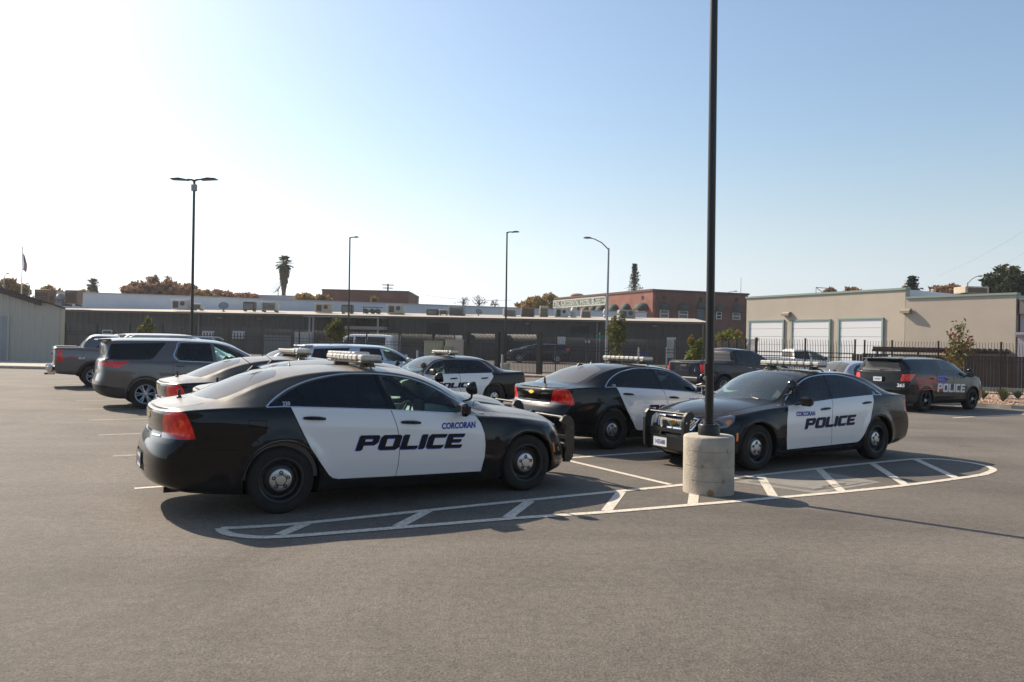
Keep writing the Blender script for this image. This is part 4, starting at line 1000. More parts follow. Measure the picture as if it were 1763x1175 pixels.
def truck(nm, m, kind, wb=3.6, L=(-1.25, 4.55)):
    x0, x1 = L; rz = 1.40 if kind == 'sail' else 1.36; cb = -.45 if kind == 'sail' else .62; hz = 1.22
    belt = P(f'{x0}:{rz-.04} {cb}:{rz-.03} {cb+.3}:{rz-.04} 2.9:1.22 3.3:1.15 {x1}:1.0')
    rail = P(f'{x0}:{rz-.01} {cb}:{rz} {cb+.3}:{rz} 2.9:{hz+.02} 3.3:{hz-.02} {x1}:1.06'); zc = P(f'{x0}:{rz-.01} {cb}:{rz} {cb+.3}:{rz+.01} 2.9:{hz+.05} 3.3:{hz+.02} {x1}:1.10')
    Wd = P(f'{x0}:.96 0:.985 4:.985 {x1}:.95'); yr = P(f'{x0}:.88 0:.90 3:.80 {x1}:.78'); yb = P(f'{x0}:.93 0:.955 3:.94 {x1}:.9')
    def Rg(S):
        lo = 1.30
        return [('tail_light', s_(x0 + .27, lo, x0 + .30, .89, x0 + .12, .89, x0 + .12, lo) if kind == 'sail' else s_(x0 + .22, lo, x0 + .24, .95, x0 + .04, .95, x0 + .04, lo), RED, 'each'),
                ('headlight', k_('f', .6, .82, .62, 1.0) + s_(x1 - .3, 1.02, x1 - .3, .85), CLEAR, 'each'), ('grille', k_('f', .52, .72, .52, 1.0) + [edge(S, 'f', 1.0), edge(S, 'f', .72)], CHROME, 'both')]
    q = dict(W=Wd, sill=P(f'{x0}:.50 -.6:.44 0:.40 3:.38 {x1}:.42'), belt=belt, rail=rail, zc=zc, yr=yr, yb=yb, xr=[x0 + .06, x0 + .03, x0 + .01, x0, x0, x0, x0], xf=[x1 - .05, x1, x1, x1, x1 - .02, x1 - .03, x1 - .05],
             gxr=[x0, x0 + .005, x0 + .01, x0 + .02, x0 + .03, x0 + .05, x0 + .06], Rr=.12, Rf=.4, pr=3, wb=wb, R=.40, ty=.86, tw=.27, style='alloy', rim=.245, paint=m, regions=Rg, gap=.09, lip=CLAD if kind == 'sail' else m, lipw=.12 if kind == 'sail' else .03,
             bulge=[(0, .4, .52, .05, .02), (wb, .4, .52, .05, .02)], shut=[s_(cb + .1, 1.3, cb + .12, .48), s_(1.75, 1.28, 1.75, .44)], handles=[(cb + .85, 1.14), (1.95, 1.10)], handlem=CHROME, nu=60, nv=24)
    root, S = gen(nm, q)
    # cab
    top = 1.86 if kind == 'sail' else 1.93; k0 = cb; bz = rz - .05
    sl = .36 if kind == 'sail' else .16
    cbelt = P(f'{k0}:{bz} 1.8:{bz-.06} 3.1:{1.20}')
    crail = P(f'{k0}:{bz+.02} {k0+sl}:{top-.10} {k0+sl+.2}:{top-.07} 1.9:{top-.09} 2.3:{top-.2} 2.75:{1.50} 3.1:1.24') if kind == 'sail' else P(f'{k0}:{top-.10} 1:{top-.07} 1.7:{top-.09} 2.1:{top-.17} 2.65:1.52 3.1:1.24')
    czc = P(f'{k0}:{bz+.04} {k0+sl}:{top-.05} {k0+sl+.2}:{top} 1.9:{top-.03} 2.3:{top-.13} 2.8:1.54 3.15:1.27') if kind == 'sail' else P(f'{k0}:{top-.05} 1:{top} 1.7:{top-.03} 2.1:{top-.10} 2.7:1.55 3.15:1.27')
    cyb = P(f'{k0}:.93 3.1:.92'); cyr = P(f'{k0}:{.84 if kind == "sail" else .72} {k0+sl+.2}:.70 2:.70 3.1:.86')
    cb_ = lambda x: float(cbelt(np.array(x))) + .03
    def Rc(S):
        ut = lambda x: S.inv([('t', x, .004)])[0][0]
        a = 1.0 if kind == 'sail' else cb + .12
        L_ = [('window', s_(a if kind != 'sail' else .0, cb_(.6), a + .02 if kind != 'sail' else .28, top - .17, 1.66, top - .14, 1.70, cb_(1.7)), GDARK, 'each'),
              ('window', s_(1.80, cb_(1.8), 1.77, top - .14, 2.15, top - .22, 2.5, top - .40, 2.68, cb_(2.6)), GCLR, 'each'),
              ('windshield', k_('t', 2.05, .3, 2.03, .58, 2.4, .64, 2.9, .78, 3.0, .35) + [('u', ut(3.05), 1.02), ('u', ut(2.07), 1.02)], GWIN, 'both')]
        if kind == 'sail': L_.append(('rear_window', k_('t', k0 + .07, .3, k0 + .08, .62, k0 + .30, .60, k0 + .31, .3) + [('u', ut(k0 + .32), 1.02), ('u', ut(k0 + .065), 1.02)], GREAR, 'both'))
        else: L_.append(('rear_window', k_('r', .64, bz + .10, .60, top - .17) + [edge(S, 'r', top - .17), edge(S, 'r', bz + .10)], GREAR, 'both'))
        return L_
    qc = dict(low=False, W=None, sill=None, belt=cbelt, rail=crail, zc=czc, yr=cyr, yb=cyb, xr=None, xf=None, gxr=[k0, k0 + .05, k0 + .12, k0 + .13, k0 + .13, k0 + .13, k0 + .13] if kind != 'sail' else [k0, k0 + .01, k0 + .02, k0 + .03, k0 + .035, k0 + .04, k0 + .045],
              gxf=[3.15, 3.14, 3.13, 3.12, 3.11, 3.10, 3.09], Rr=.14, Rf=.35, wb=0, wheels=(), regions=Rc, paint=m, suv=True, nu=50, nv=24, R=0, ty=0, style='alloy', rim=0, mirror=(2.6, 1.08, 1.38), mirrorm=TRIM, bodyname='cab')
    sub, Sc = gen('cab', qc)
    for c in list(col.objects):
        if c.parent == sub: c.parent = root
    col.objects.unlink(sub); bpy.data.objects.remove(sub)
    bp = MB(); bp.rbox((x0 - .08, 0, .66), (.2, 1.86, .2), .04); bp.rbox((x0 - .02, 0, .5), (.2, .5, .1), .02); bp.build('bumper', CHROME if kind == 'sail' else BLACKT, root)
    hb = MB(); hb.tube([(x0 + .1, 0, .46), (x0 - .22, 0, .46)], .035, 8); hb.build('tow_hitch', BLACKT, root)
    tc = MB(); tc.rbox(((x0 + cb) / 2 + .02, 0, rz + .012), (cb - x0 - .14, 1.62, .03), .01); tc.build('bed_cover', BLACKT, root)
    cr = MB(); cr.rbox((x0 - .004, 0, 1.17), (.03, .34, .08), .01); cr.build('tailgate_handle', BLACKT, root)
    if kind != 'sail':
        b3 = MB(); b3.rbox((k0 + .15, 0, top - .06), (.05, .32, .035), .01); b3.build('brake_light', RED, root)
    return root, S
def van(nm, m):
    belt = P('-1:1.1 3:1.05 4.2:.95'); rail = P('-1:1.88 0:1.93 2.2:1.92 2.7:1.75 3.2:1.35 3.5:1.15 4.2:1.0'); zc = P('-1:1.95 0:2.02 2.2:2.0 2.7:1.86 3.25:1.42 3.6:1.2 4.2:1.08')
    yr = P('-1:.76 2.5:.76 3.3:.84 4.2:.8'); yb = P('-1:.95 4.2:.9')
    b = lambda x: float(belt(np.array(x))) + .05
    def Rg(S):
        ut = lambda x: S.inv([('t', x, .004)])[0][0]
        return [('window', s_(2.0, b(2), 2.0, 1.78, 2.5, 1.74, 2.95, b(3)), GMID, 'each'), ('window', s_(1.0, b(1), 1.0, 1.80, 1.85, 1.80, 1.85, b(1.8)), GDARK, 'each'), ('window', s_(-.6, b(-.6), -.6, 1.79, .85, 1.80, .85, b(.8)), GDARK, 'each'),
                ('windshield', k_('t', 2.5, .3, 2.5, .65, 3.2, .75, 3.35, .35) + [('u', ut(3.4), 1.02), ('u', ut(2.52), 1.02)], GWIN, 'both'),
                ('headlight', k_('f', .55, .8, .6, .95) + s_(3.9, .92, 3.9, .8), CLEAR, 'each')]
    q = dict(W=P('-1:.96 3:.98 4.2:.92'), sill=P('-1:.35 4.2:.3'), belt=belt, rail=rail, zc=zc, yr=yr, yb=yb, suv=True, xr=[-1.1] * 7, xf=[4.2, 4.25, 4.27, 4.26, 4.24, 4.2, 4.18], gxr=[-1.08, -1.05, -1.0, -.99, -.97, -.95, -.93], gxf=[4.16, 4.14, 4.12, 4.1, 4.08, 4.05, 4.0],
             Rr=.15, Rf=.5, wb=3.4, R=.36, ty=.85, style='alloy', rim=.2, paint=m, regions=Rg, nu=50, nv=26, mirror=(2.9, 1.08, 1.2))
    return gen(nm, q)[0]
# ---------------------------------------------------------------- ground
def gz(y):
    t = min(1, max(0, (y - 50) / 14)); return .5 * t * t * (3 - 2 * t)
def asphalt():
    m = mat('asphalt', (.15, .138, .122), .82, spec=.35); n = m.node_tree.nodes; l = m.node_tree.links; p = n['Principled BSDF']
    tc = n.new('ShaderNodeTexCoord')
    def nz(sc_, det, ro=.6, dist=0, stretch=None):
        t = n.new('ShaderNodeTexNoise'); t.inputs['Scale'].default_value = sc_; t.inputs['Detail'].default_value = det; t.inputs['Roughness'].default_value = ro; t.inputs['Distortion'].default_value = dist
        if stretch:
            mp = n.new('ShaderNodeMapping'); mp.inputs['Rotation'].default_value = (0, 0, stretch[0]); mp.inputs['Scale'].default_value = (stretch[1], 1, 1)
            l.new(tc.outputs['Object'], mp.inputs[0]); l.new(mp.outputs[0], t.inputs[0])
        else: l.new(tc.outputs['Object'], t.inputs[0])
        return t.outputs[0]
    def mr(s_, a, b, c, d):
        t = n.new('ShaderNodeMapRange'); l.new(s_, t.inputs[0])
        for i, v in enumerate((a, b, c, d)): t.inputs[i + 1].default_value = v
        return t.outputs[0]
    def mul(a, b):
        t = n.new('ShaderNodeMath'); t.operation = 'MULTIPLY'; l.new(a, t.inputs[0]); l.new(b, t.inputs[1]); return t.outputs[0]
    fine = mr(nz(55, 4, .8), .38, .64, .58, 1.26)
    mid = mr(nz(13, 6, .75), .36, .66, .76, 1.18)
    big = mr(nz(.33, 7, .68, .8), .32, .68, .74, 1.18)
    streak = mr(nz(.5, 5, .65, .6, (R_(-28), .12)), .35, .68, .80, 1.10)
    stain = mr(nz(1.1, 6, .6, 1.4), .60, .74, 1.0, .76)
    vo = n.new('ShaderNodeTexVoronoi'); vo.inputs['Scale'].default_value = 120; l.new(tc.outputs['Object'], vo.inputs[0])
    st = mr(vo.outputs['Distance'], .10, .35, 1.5, 1.0)
    pits = mr(nz(46, 3, .6), .33, .42, .42, 1.0); patch_ = mr(nz(.9, 6, .7, 1.0), .42, .60, 0.0, 1.0)
    pm = n.new('ShaderNodeMix'); l.new(patch_, pm.inputs[0]); l.new(pits, pm.inputs[2]); pm.inputs[3].default_value = 1.0
    f = mul(mul(mul(mul(fine, mid), pm.outputs[0]), mul(big, streak)), mul(stain, st))
    cr = n.new('ShaderNodeVectorMath'); cr.operation = 'SCALE'; cr.inputs[0].default_value = (.176, .153, .128); l.new(f, cr.inputs['Scale'])
    l.new(cr.outputs[0], p.inputs['Base Color'])
    b = n.new('ShaderNodeBump'); b.inputs['Strength'].default_value = .6; b.inputs['Distance'].default_value = .012
    l.new(mul(fine, mid), b.inputs['Height']); l.new(b.outputs[0], p.inputs['Normal'])
    return m
ASPH = asphalt()
ys = [-30, -10, 0, 10, 20, 30, 40, 46, 50, 52, 54, 56, 58, 60, 62, 64, 70, 90, 130, 250, 600, 2500]
V = []; Fc = []
for i, y in enumerate(ys):
    for x in (-2500, -60, -20, 20, 60, 2500): V.append((x, y, gz(y)))
for i in range(len(ys) - 1):
    for j in range(5): Fc.append((i * 6 + j, i * 6 + j + 1, (i + 1) * 6 + j + 1, (i + 1) * 6 + j))
tag(mk('parking_lot', V, Fc, ASPH), kind='structure')
LINE = mat('road_paint', (.70, .63, .52), .7, noise=(22, .8, (.27, .235, .19)))
def line_strip(mb, pts, wd, z=.004):
    P_ = [Vector((p[0], p[1], 0)) for p in pts]; V = []
    for i, p in enumerate(P_):
        a = P_[max(i - 1, 0)]; b = P_[min(i + 1, len(P_) - 1)]; t = (b - a).normalized(); s = Vector((-t.y, t.x, 0)) * wd / 2
        V += [p - s + Vector((0, 0, z)), p + s + Vector((0, 0, z))]
    mb.add(V, [(2 * i, 2 * i + 1, 2 * i + 3, 2 * i + 2) for i in range(len(P_) - 1)])
def cr2(pts, n=6):
    o = []
    N = len(pts)
    for i in range(N - 1):
        a, b, c, d = [np.array(pts[min(max(j, 0), N - 1)], float) for j in (i - 1, i, i + 1, i + 2)]
        for k in range(n):
            t = k / n; o.append(tuple(.5 * ((2 * b) + (c - a) * t + (2 * a - 5 * b + 4 * c - d) * t * t + (3 * b - a - 3 * c + d) * t ** 3)))
    return o + [tuple(pts[-1])]
up = [(-2.70, 7.235), (-2.45, 7.31), (-1.97, 7.53), (-.84, 8.24), (.24, 8.91), (1.34, 9.58), (2.21, 10.1), (3.25, 10.85), (4.93, 11.98), (6.2, 12.78), (7.0, 13.24), (7.45, 13.31), (7.75, 13.05), (7.84, 12.65), (7.7, 12.2), (7.22, 11.68)]
lo = [(-2.70, 7.235), (-2.62, 7.10), (-2.45, 6.98), (-2.06, 6.97), (-1.06, 7.42), (.03, 7.93), (1.08, 8.36), (2.11, 8.85), (3.27, 9.40), (4.35, 9.94), (5.44, 10.54), (6.6, 11.26), (7.22, 11.68)]
mb = MB(); line_strip(mb, cr2(up), .105, .0055); line_strip(mb, cr2(lo), .105, .0065)
for a, b in (((-1.97, 7.50), (-2.09, 7.05)), ((-.86, 8.20), (-1.07, 7.48)), ((.25, 8.86), (0, 7.99)), ((1.41, 9.58), (1.08, 8.42)), ((2.40, 9.9), (2.14, 8.90)), ((3.62, 11.03), (3.27, 9.46)), ((4.78, 11.84), (4.33, 9.98)), ((5.96, 12.6), (5.48, 10.6)), ((7.0, 13.2), (6.59, 11.3))):
    line_strip(mb, [a, b], .12, .0045)
tag(mb.build('island_marking', LINE, None, False), kind='structure')
e_, n_ = Vector((math.cos(R_(32)), math.sin(R_(32)), 0)), Vector((-math.sin(R_(32)), math.cos(R_(32)), 0)); J0 = Vector((2.16, 10.14, 0))
def row(n, e): return J0 + n_ * n + e_ * e
mb2 = MB(); mb = MB(); line_strip(mb, [row(.03, 0), row(34, 0)], .10, .004)
for k in range(12):
    nn = 2.55 + 2.84 * k
    if k < 11: line_strip(mb2 if k > 0 else mb, [row(nn, -6.15), row(nn, -.06)], .085, .004)
    line_strip(mb, [row(nn, .06), row(nn, 5.9)], .10, .004)
for k in range(9):
    nn = -1.0 + 2.84 * k
    line_strip(mb, [row(nn, 15.6), row(nn, 21.6)], .10, .004)
tag(mb.build('stall_lines', LINE, None, False), kind='structure')
tag(mb2.build('worn_stall_lines', mat('worn_road_paint', (.42, .37, .30), .75, noise=(9, .8, (.20, .17, .14))), None, False), kind='structure')
mb = MB(); mb.add([(3.07, 10.5, .003), (3.92, 9.76, .003), (5.22, 10.75, .003), (4.6, 11.85, .003)], [(0, 1, 2, 3)])
CONC = mat('concrete', (.46, .41, .335), .85, noise=(4.5, .75, (.25, .22, .18)), bump=(45, .4))
tag(mb.build('concrete_drain_pad', mat('pad_concrete', (.23, .212, .185), .85, noise=(5, .6, (.14, .13, .115)), bump=(70, .3)), None, False), kind='structure')
mb = MB()
CRK = mat('pavement_crack', (.02, .02, .02), .95)
for a, b in (((3.3, 10.55), (3.98, 9.98)), ((3.98, 9.98), (5.05, 10.75)), ((3.36, 10.62), (4.0, 10.06)), ((4.0, 10.06), (4.6, 10.5)), ((4.2, 10.28), (4.65, 10.6)), ((4.25, 10.9), (4.9, 10.7))):
    random.seed(str(a)); pts = [(a[0] + (b[0] - a[0]) * t + random.uniform(-.012, .012), a[1] + (b[1] - a[1]) * t + random.uniform(-.012, .012)) for t in np.linspace(0, 1, 9)]
    line_strip(mb, pts, .014, .0074)
tag(mb.build('pavement_cracks', CRK, None, False), kind='structure')
# ---- the near light pole on its round concrete footing
POLE = mat('dark_bronze_pole', (.020, .018, .017), .35, .3)
GALV = mat('galvanised_steel', (.26, .27, .28), .45, .6)
GALV_ = mat('bolt_steel', (.2, .2, .2), .5, .7)
px, py = 2.53, 9.72
t = empty('light_pole', (px, py, 0), 0, 'tall black light pole bolted on a round concrete footing beside the patrol sedans', 'light pole', 'parking lot light poles')
t.rotation_euler = (0, R_(-.6), 0)
mb = MB(); rr = .315; pr = [(rr, -.02)]
for z in (.175, .35, .535): pr += [(rr, z - .004), (rr - .006, z), (rr, z + .004)]
pr += [(rr, .695), (rr - .012, .715), (rr - .03, .722), (0, .722)]
mb.lathe(pr, n=64); mb.build('footing', CONC, t)
mb = MB(); mb.lathe([(.135, .722), (.135, .845), (.125, .858), (.06, .862)], n=40); mb.build('base_cover', POLE, t)
for k in range(4):
    a = R_(45 + 90 * k); mb = MB(); mb.lathe([(.016, .855), (.016, .885), (0, .888)], (.105 * math.cos(a), .105 * math.sin(a), 0), 6); mb.build('bolt', GALV_, t)
for k, (a, z, r) in enumerate(((-100, .03, .05), (-70, .18, .03), (-118, .36, .025), (-60, .55, .02))):
    a = R_(a); mb = MB(); c_ = Vector((.3165 * math.cos(a), .3165 * math.sin(a), z)); tn = Vector((-math.sin(a), math.cos(a), 0)); random.seed(k)
    L_ = [c_ + (tn * math.cos(q) + Vector((0, 0, 1.5)) * math.sin(q)) * r * random.uniform(.5, 1) for q in np.linspace(0, 6.28, 14)[:-1]]
    for p_ in L_: q = math.hypot(p_.x, p_.y); p_.x *= .3168 / q; p_.y *= .3168 / q; p_.z = max(p_.z, .004)
    mb.add(L_, [tuple(range(13))]); mb.build('rust_stain' if k == 0 else 'chip', mat('rust_stain', (.28, .17, .08), .9) if k == 0 else mat('chipped_concrete', (.24, .22, .19), .95), t, False)
mb = MB(); mb.lathe([(.054, .86), (.046, 8.6)], n=28); mb.lathe([(.046, 8.6), (0, 8.62)], n=28); mb.build('pole', POLE, t)
mb = MB(); mb.rbox((-.055, -.0, 1.55), (.012, .05, .16), .004); mb.build('hand_hole_cover', POLE, t)
def lamp_head(parent, x, z, sgn, L=.85, m=POLE, rot=0):
    mb = MB(); mb.tube([(0, 0, z - .05), (sgn * .10, 0, z + .0), (sgn * .3, 0, z + .02)], [.045, .04, .03], 8)
    mb.prism([(sgn * .25, z), (sgn * (.25 + L * .5), z + .07), (sgn * (.22 + L), z + .045), (sgn * (.25 + L), z + .01), (sgn * .3, z - .02)], 'y', -.15, .15)
    mb.xform(Matrix.Rotation(rot, 4, 'Z')); return mb.build('lamp_head', m, parent)
for s in (-1, 1): lamp_head(t, 0, 8.58, s, rot=R_(10))
def simple_lamp(px_, Y, ytop, heads, label, tilt=.7, rot=0, rad=.055, L=.7, m=POLE):
    T = at(px_, ytop, Y); b = at(px_, ytop + 200, Y); z0 = gz(Y)
    o = empty('light_pole', (T.x - (T.z) * math.tan(R_(tilt)) * -0.0, Y, z0), 0, label, 'light pole', 'parking lot light poles'); o.rotation_euler = (0, R_(-.6), 0)
    o.location.x = T.x + (T.z - z0) * math.tan(R_(.6))
    H = T.z - z0
    f = MB(); f.lathe([(.3, -.02), (.3, .7), (.27, .72), (0, .72)], n=24); f.build('footing', CONC, o)
    mb = MB(); mb.lathe([(rad * 1.2, .72), (rad * .85, H), (0, H + .01)], n=16); mb.build('pole', m, o)
    for s in heads: lamp_head(o, 0, H, s, L, m, rot)
    return o
o = simple_lamp(334.5, 31.5, 310, (-1, 1), 'black light pole with two long lamp heads behind the grey brown SUV', rot=R_(-4), L=.72)
ht = at(334, 312, 31.5).z - gz(31.5); mb = MB(); mb.lathe([(.06, ht - .42), (.12, ht - .40), (.12, ht - .16), (.06, ht - .12)], n=14); mb.build('collar', GALV, o)
simple_lamp(602.5, 52, 409, (1,), 'thin black light pole with one lamp head behind the silver SUV', L=.35)
simple_lamp(873, 48.5, 400, (1,), 'thin black light pole with one lamp head rising behind the entry gate', L=.52)
# street lamp with a curved arm
def street_lamp(px_, Y, ytop, ax, ay, label, group=None, side=-1):
    T = at(px_, ytop, Y); z0 = gz(Y); E_ = at(ax, ay, Y)
    o = empty('street_lamp', (T.x, Y, z0), 0, label, 'street lamp', group or 'street lamps around the lot')
    H = T.z - z0; dx = E_.x - T.x; dz = E_.z - T.z
    mb = MB(); mb.lathe([(.11, 0), (.07, H), (0, H + .05)], n=14); mb.build('pole', GALV, o)
    mb = MB(); mb.tube([(0, 0, H - .1), (dx * .3, 0, H + dz * .55), (dx * .62, 0, H + dz * .92), (dx * .85, 0, H + dz)], [.05, .045, .04, .035], 8); mb.build('arm', GALV, o)
    mb = MB(); mb.sphere((dx * .92, 0, H + dz + .02), .3, 6, (abs(dx) * .09 / .3 + .6, .5, .3)); mb.build('lamp_head', GALV, o)
street_lamp(1048, 60, 428, 1008, 410, 'tall grey street lamp with an arm reaching left above the fence')
street_lamp(1250, 128, 505, 1268, 502, 'small far street lamp above the brick hotel roof, arm to the right')
street_lamp(1666, 90, 487, 1690, 476, 'far street lamp above the stucco building with arm to the right')
street_lamp(7, 95, 478, 14, 471, 'far street lamp above the orange tree at the left edge')
street_lamp(51, 95, 492, 46, 488, 'far street lamp beside the flagpole with a short arm')

# ---------------------------------------------------------------- buildings
class Face:
    """a wall plane between two pixels at given depths; local x along it, y away from the viewer, z up"""
    def __init__(s, u0, Y0, u1, Y1, name, label, cat='building', group=None, z0=None):
        a = at(u0, 600, Y0); b = at(u1, 600, Y1); s.A = Vector((a.x, a.y, 0)); s.B = Vector((b.x, b.y, 0)); d = s.B - s.A
        s.L = d.length; s.d = d.normalized(); s.n = Vector((s.d.y, -s.d.x, 0))
        s.rz = math.atan2(d.y, d.x); s.z0 = gz(min(Y0, Y1)) if z0 is None else z0
        s.o = empty(name, (s.A.x, s.A.y, s.z0), s.rz, label, cat, group)
    def p(s, u, v):
        r = Vector(ray(u, v)); t = s.A.dot(s.n) / r.dot(s.n); q = r * t
        return (q - s.A).dot(s.d), q.z + CAMH - s.z0
    def box(s, name, m, x0, x1, y0, y1, z0, z1, parent=None):
        mb = MB(); mb.box(((x0 + x1) / 2, (y0 + y1) / 2, (z0 + z1) / 2), (abs(x1 - x0), abs(y1 - y0), abs(z1 - z0)))
        return mb.build(name, m, parent or s.o)
    def pbox(s, name, m, u0, v0, u1, v1, y0, y1, parent=None):
        a = s.p(u0, v0); b = s.p(u1, v1); return s.box(name, m, a[0], b[0], y0, y1, b[1], a[1], parent)
def ribbed(L, H, pitch=.35, dep=.05, y=0, x0=0, z0=0, ztop=None):
    """folded sheet-metal wall; ztop(x) may vary"""
    mb = MB(); x = x0; P_ = []
    while x < x0 + L:
        for dx, dy in ((0, 0), (pitch * .55, 0), (pitch * .68, -dep), (pitch * .88, -dep)):
            if x + dx < x0 + L: P_.append((x + dx, y + dy))
        x += pitch
    P_.append((x0 + L, y))
    V = []
    for a, b in P_: V += [(a, b, z0), (a, b, ztop(a) if ztop else H)]
    mb.add(V, [(2 * i, 2 * i + 2, 2 * i + 3, 2 * i + 1) for i in range(len(P_) - 1)])
    return mb
SHEDW = mat('tan_metal_wall', (.38, .36, .31), .6, noise=(.8, .35, (.30, .285, .25)))
DKWALL = mat('dark_grey_metal_wall', (.047, .043, .042), .65, noise=(.5, .5, (.032, .029, .028)))
MAROON = mat('maroon_trim', (.055, .028, .028), .6)
ROOFB = mat('beige_roof', (.42, .37, .31), .8, noise=(.6, .6, (.26, .23, .2)))
WHITW = mat('whitewashed_wall', (.62, .64, .67), .8, noise=(.35, .6, (.46, .48, .52)))
DOORW = mat('pale_door', (.42, .42, .42), .6)
DKDOOR = mat('dark_opening', (.012, .012, .013), .7)
STUC = mat('tan_stucco', (.42, .365, .30), .9, noise=(.5, .6, (.34, .295, .245)), bump=(18, .12))
TEAL = mat('teal_trim', (.20, .27, .24), .7)
RDOOR = mat('white_roller_door', (.62, .63, .65), .5)
WINM = mat('window_glass', (.03, .035, .045), .08)
FRAME = mat('pale_window_frame', (.5, .5, .5), .6)
def brick(name, c1, c2, mortar=(.20, .15, .13)):
    m = mat(name, c1, .85); n = m.node_tree.nodes; l = m.node_tree.links
    tc = n.new('ShaderNodeTexCoord'); mp = n.new('ShaderNodeMapping'); mp.inputs['Rotation'].default_value = (R_(90), 0, 0); l.new(tc.outputs['Object'], mp.inputs[0])
    b = n.new('ShaderNodeTexBrick'); b.inputs['Color1'].default_value = (*c1, 1); b.inputs['Color2'].default_value = (*c2, 1); b.inputs['Mortar'].default_value = (*mortar, 1)
    b.inputs['Scale'].default_value = 2.2; b.inputs['Mortar Size'].default_value = .012
    l.new(mp.outputs[0], b.inputs[0])
    nz = n.new('ShaderNodeTexNoise'); nz.inputs['Scale'].default_value = .6; nz.inputs['Detail'].default_value = 6; l.new(tc.outputs['Object'], nz.inputs[0])
    mr = n.new('ShaderNodeMapRange'); mr.inputs[1].default_value = .35; mr.inputs[2].default_value = .7; mr.inputs[3].default_value = .75; mr.inputs[4].default_value = 1.15; l.new(nz.outputs[0], mr.inputs[0])
    vm = n.new('ShaderNodeVectorMath'); vm.operation = 'SCALE'; l.new(b.outputs[0], vm.inputs[0]); l.new(mr.outputs[0], vm.inputs['Scale']); l.new(vm.outputs[0], n['Principled BSDF'].inputs['Base Color'])
    return m
BRICK = brick('red_brick', (.27, .095, .065), (.22, .07, .05), (.28, .18, .14))
BRICKD = brick('dark_red_brick', (.15, .062, .048), (.12, .05, .04), (.14, .09, .07))
# tan shed at the left edge with its raised pavement
f = Face(-260, 48, 108, 48, 'metal_shed', 'tan ribbed metal shed with sloping maroon roof edge and roller door', 'shed', z0=.15)
e0 = f.p(0, 497); e1 = f.p(108, 531); sl = (e1[1] - e0[1]) / (e1[0] - e0[0])
zt = lambda x: e1[1] + sl * (x - f.L)
ribbed(f.L, 0, .4, .04, ztop=zt).build('wall', SHEDW, f.o, False)
mb = MB(); mb.add([(f.L, 0, 0), (f.L - 9, 12, 0), (f.L - 9, 12, zt(f.L)), (f.L, 0, zt(f.L))], [(0, 1, 2, 3)]); mb.build('wall', SHEDW, f.o, False)
mb = MB(); V = []
for dz in (.02, .10):
    for x, y, sx in ((-2, -.25, -2), (f.L + .25, -.25, f.L + .25), (f.L - 9, 12, f.L + .25), (-11, 12, -2)): V.append((x, y, zt(sx) + dz))
mb.add(V, [(0, 1, 2, 3), (7, 6, 5, 4), (0, 4, 5, 1), (1, 5, 6, 2), (2, 6, 7, 3), (3, 7, 4, 0)]); mb.build('roof', MAROON, f.o)
a = f.p(76, 512)[0]
mb = MB(); mb.prism([(-2, zt(-2) - .26), (a, zt(a) - .26), (a, zt(a) + .01), (-2, zt(-2) + .01)], 'y', -.30, -.255); mb.build('rake_trim', MAROON, f.o)
f.box('corner_trim', mat('corner_flashing', (.38, .33, .25), .5), f.L - .14, f.L + .03, -.08, .1, 0, zt(f.L) - .02)
q0 = f.p(-45, 543); q1 = f.p(12, 623)
mb = MB()
for k in range(22): mb.box(((q0[0] + q1[0]) / 2, -.03, (k + .5) * q0[1] / 22), (q1[0] - q0[0], .05, q0[1] / 22 - .03))
mb.build('roller_door', mat('roller_door_grey', (.25, .28, .31), .45, .3), f.o)
f.box('door_frame', SHEDW, q1[0], q1[0] + .12, -.07, .02, 0, q0[1] + .1)
mb = MB(); mb.rbox((-38, 44.1, .075), (40, 8.4, .15), .03)
tag(mb.build('sidewalk', CONC), kind='structure')
# long dark grey building
f = Face(40, 74.5, 1219, 66.7, 'warehouse', 'long dark grey ribbed metal building with beige roof full of cooling units', 'building')
HW = f.p(700, 545.6)[1]
ribbed(f.L, HW, .62, .07).build('wall', DKWALL, f.o, False)
f.box('end_wall', DKWALL, f.L - .1, f.L, .02, 13, 0, HW)
mb = MB(); mb.prism([(-.15, HW - .02), (13, HW + .85), (13, HW + .78), (-.1, HW - .12)], 'x', -.3, f.L + .3); mb.build('roof', ROOFB, f.o)
mb = MB(); mb.box((f.L / 2, -.20, HW - .07), (f.L + .6, .06, .20)); mb.build('gutter', mat('brown_gutter', (.10, .075, .06), .6), f.o)
for u0, v0, u1, v1, m in ((508, 572, 536, 618, DOORW), (672, 577, 689, 618, DOORW), (1148, 581, 1163, 617, DOORW), (735, 556, 773, 577, DKDOOR), (983, 561, 1014, 573, DKDOOR), (455, 577, 500, 618, mat('grey_metal_panel', (.16, .16, .16), .6)), (785, 578, 800, 595, DOORW), (960, 580, 973, 617, DOORW), (870, 588, 900, 625, DKDOOR)):
    d = f.pbox('door' if v1 > 600 else 'opening', m, u0, v0, u1, v1, -.10, .02)
for u0, u1, v0, v1 in ((177, 194, 568, 576), (349, 369, 570, 584), (401, 421, 570, 584)):
    wn = f.pbox('window', FRAME, u0, v0, u1, v1, -.10, .02)
    a = f.p(u0, v0); b = f.p(u1, v1)
    if v1 - v0 < 10: f.box('pane', WINM, a[0] + .12, b[0] - .12, -.115, -.10, b[1] + .1, a[1] - .12, wn)
    else:
        k = 4
        for i in range(k): f.box('slot', DKDOOR, a[0] + (b[0] - a[0]) * (i + .62) / k, a[0] + (b[0] - a[0]) * (i + .88) / k, -.115, -.10, b[1], a[1] - .15, wn)
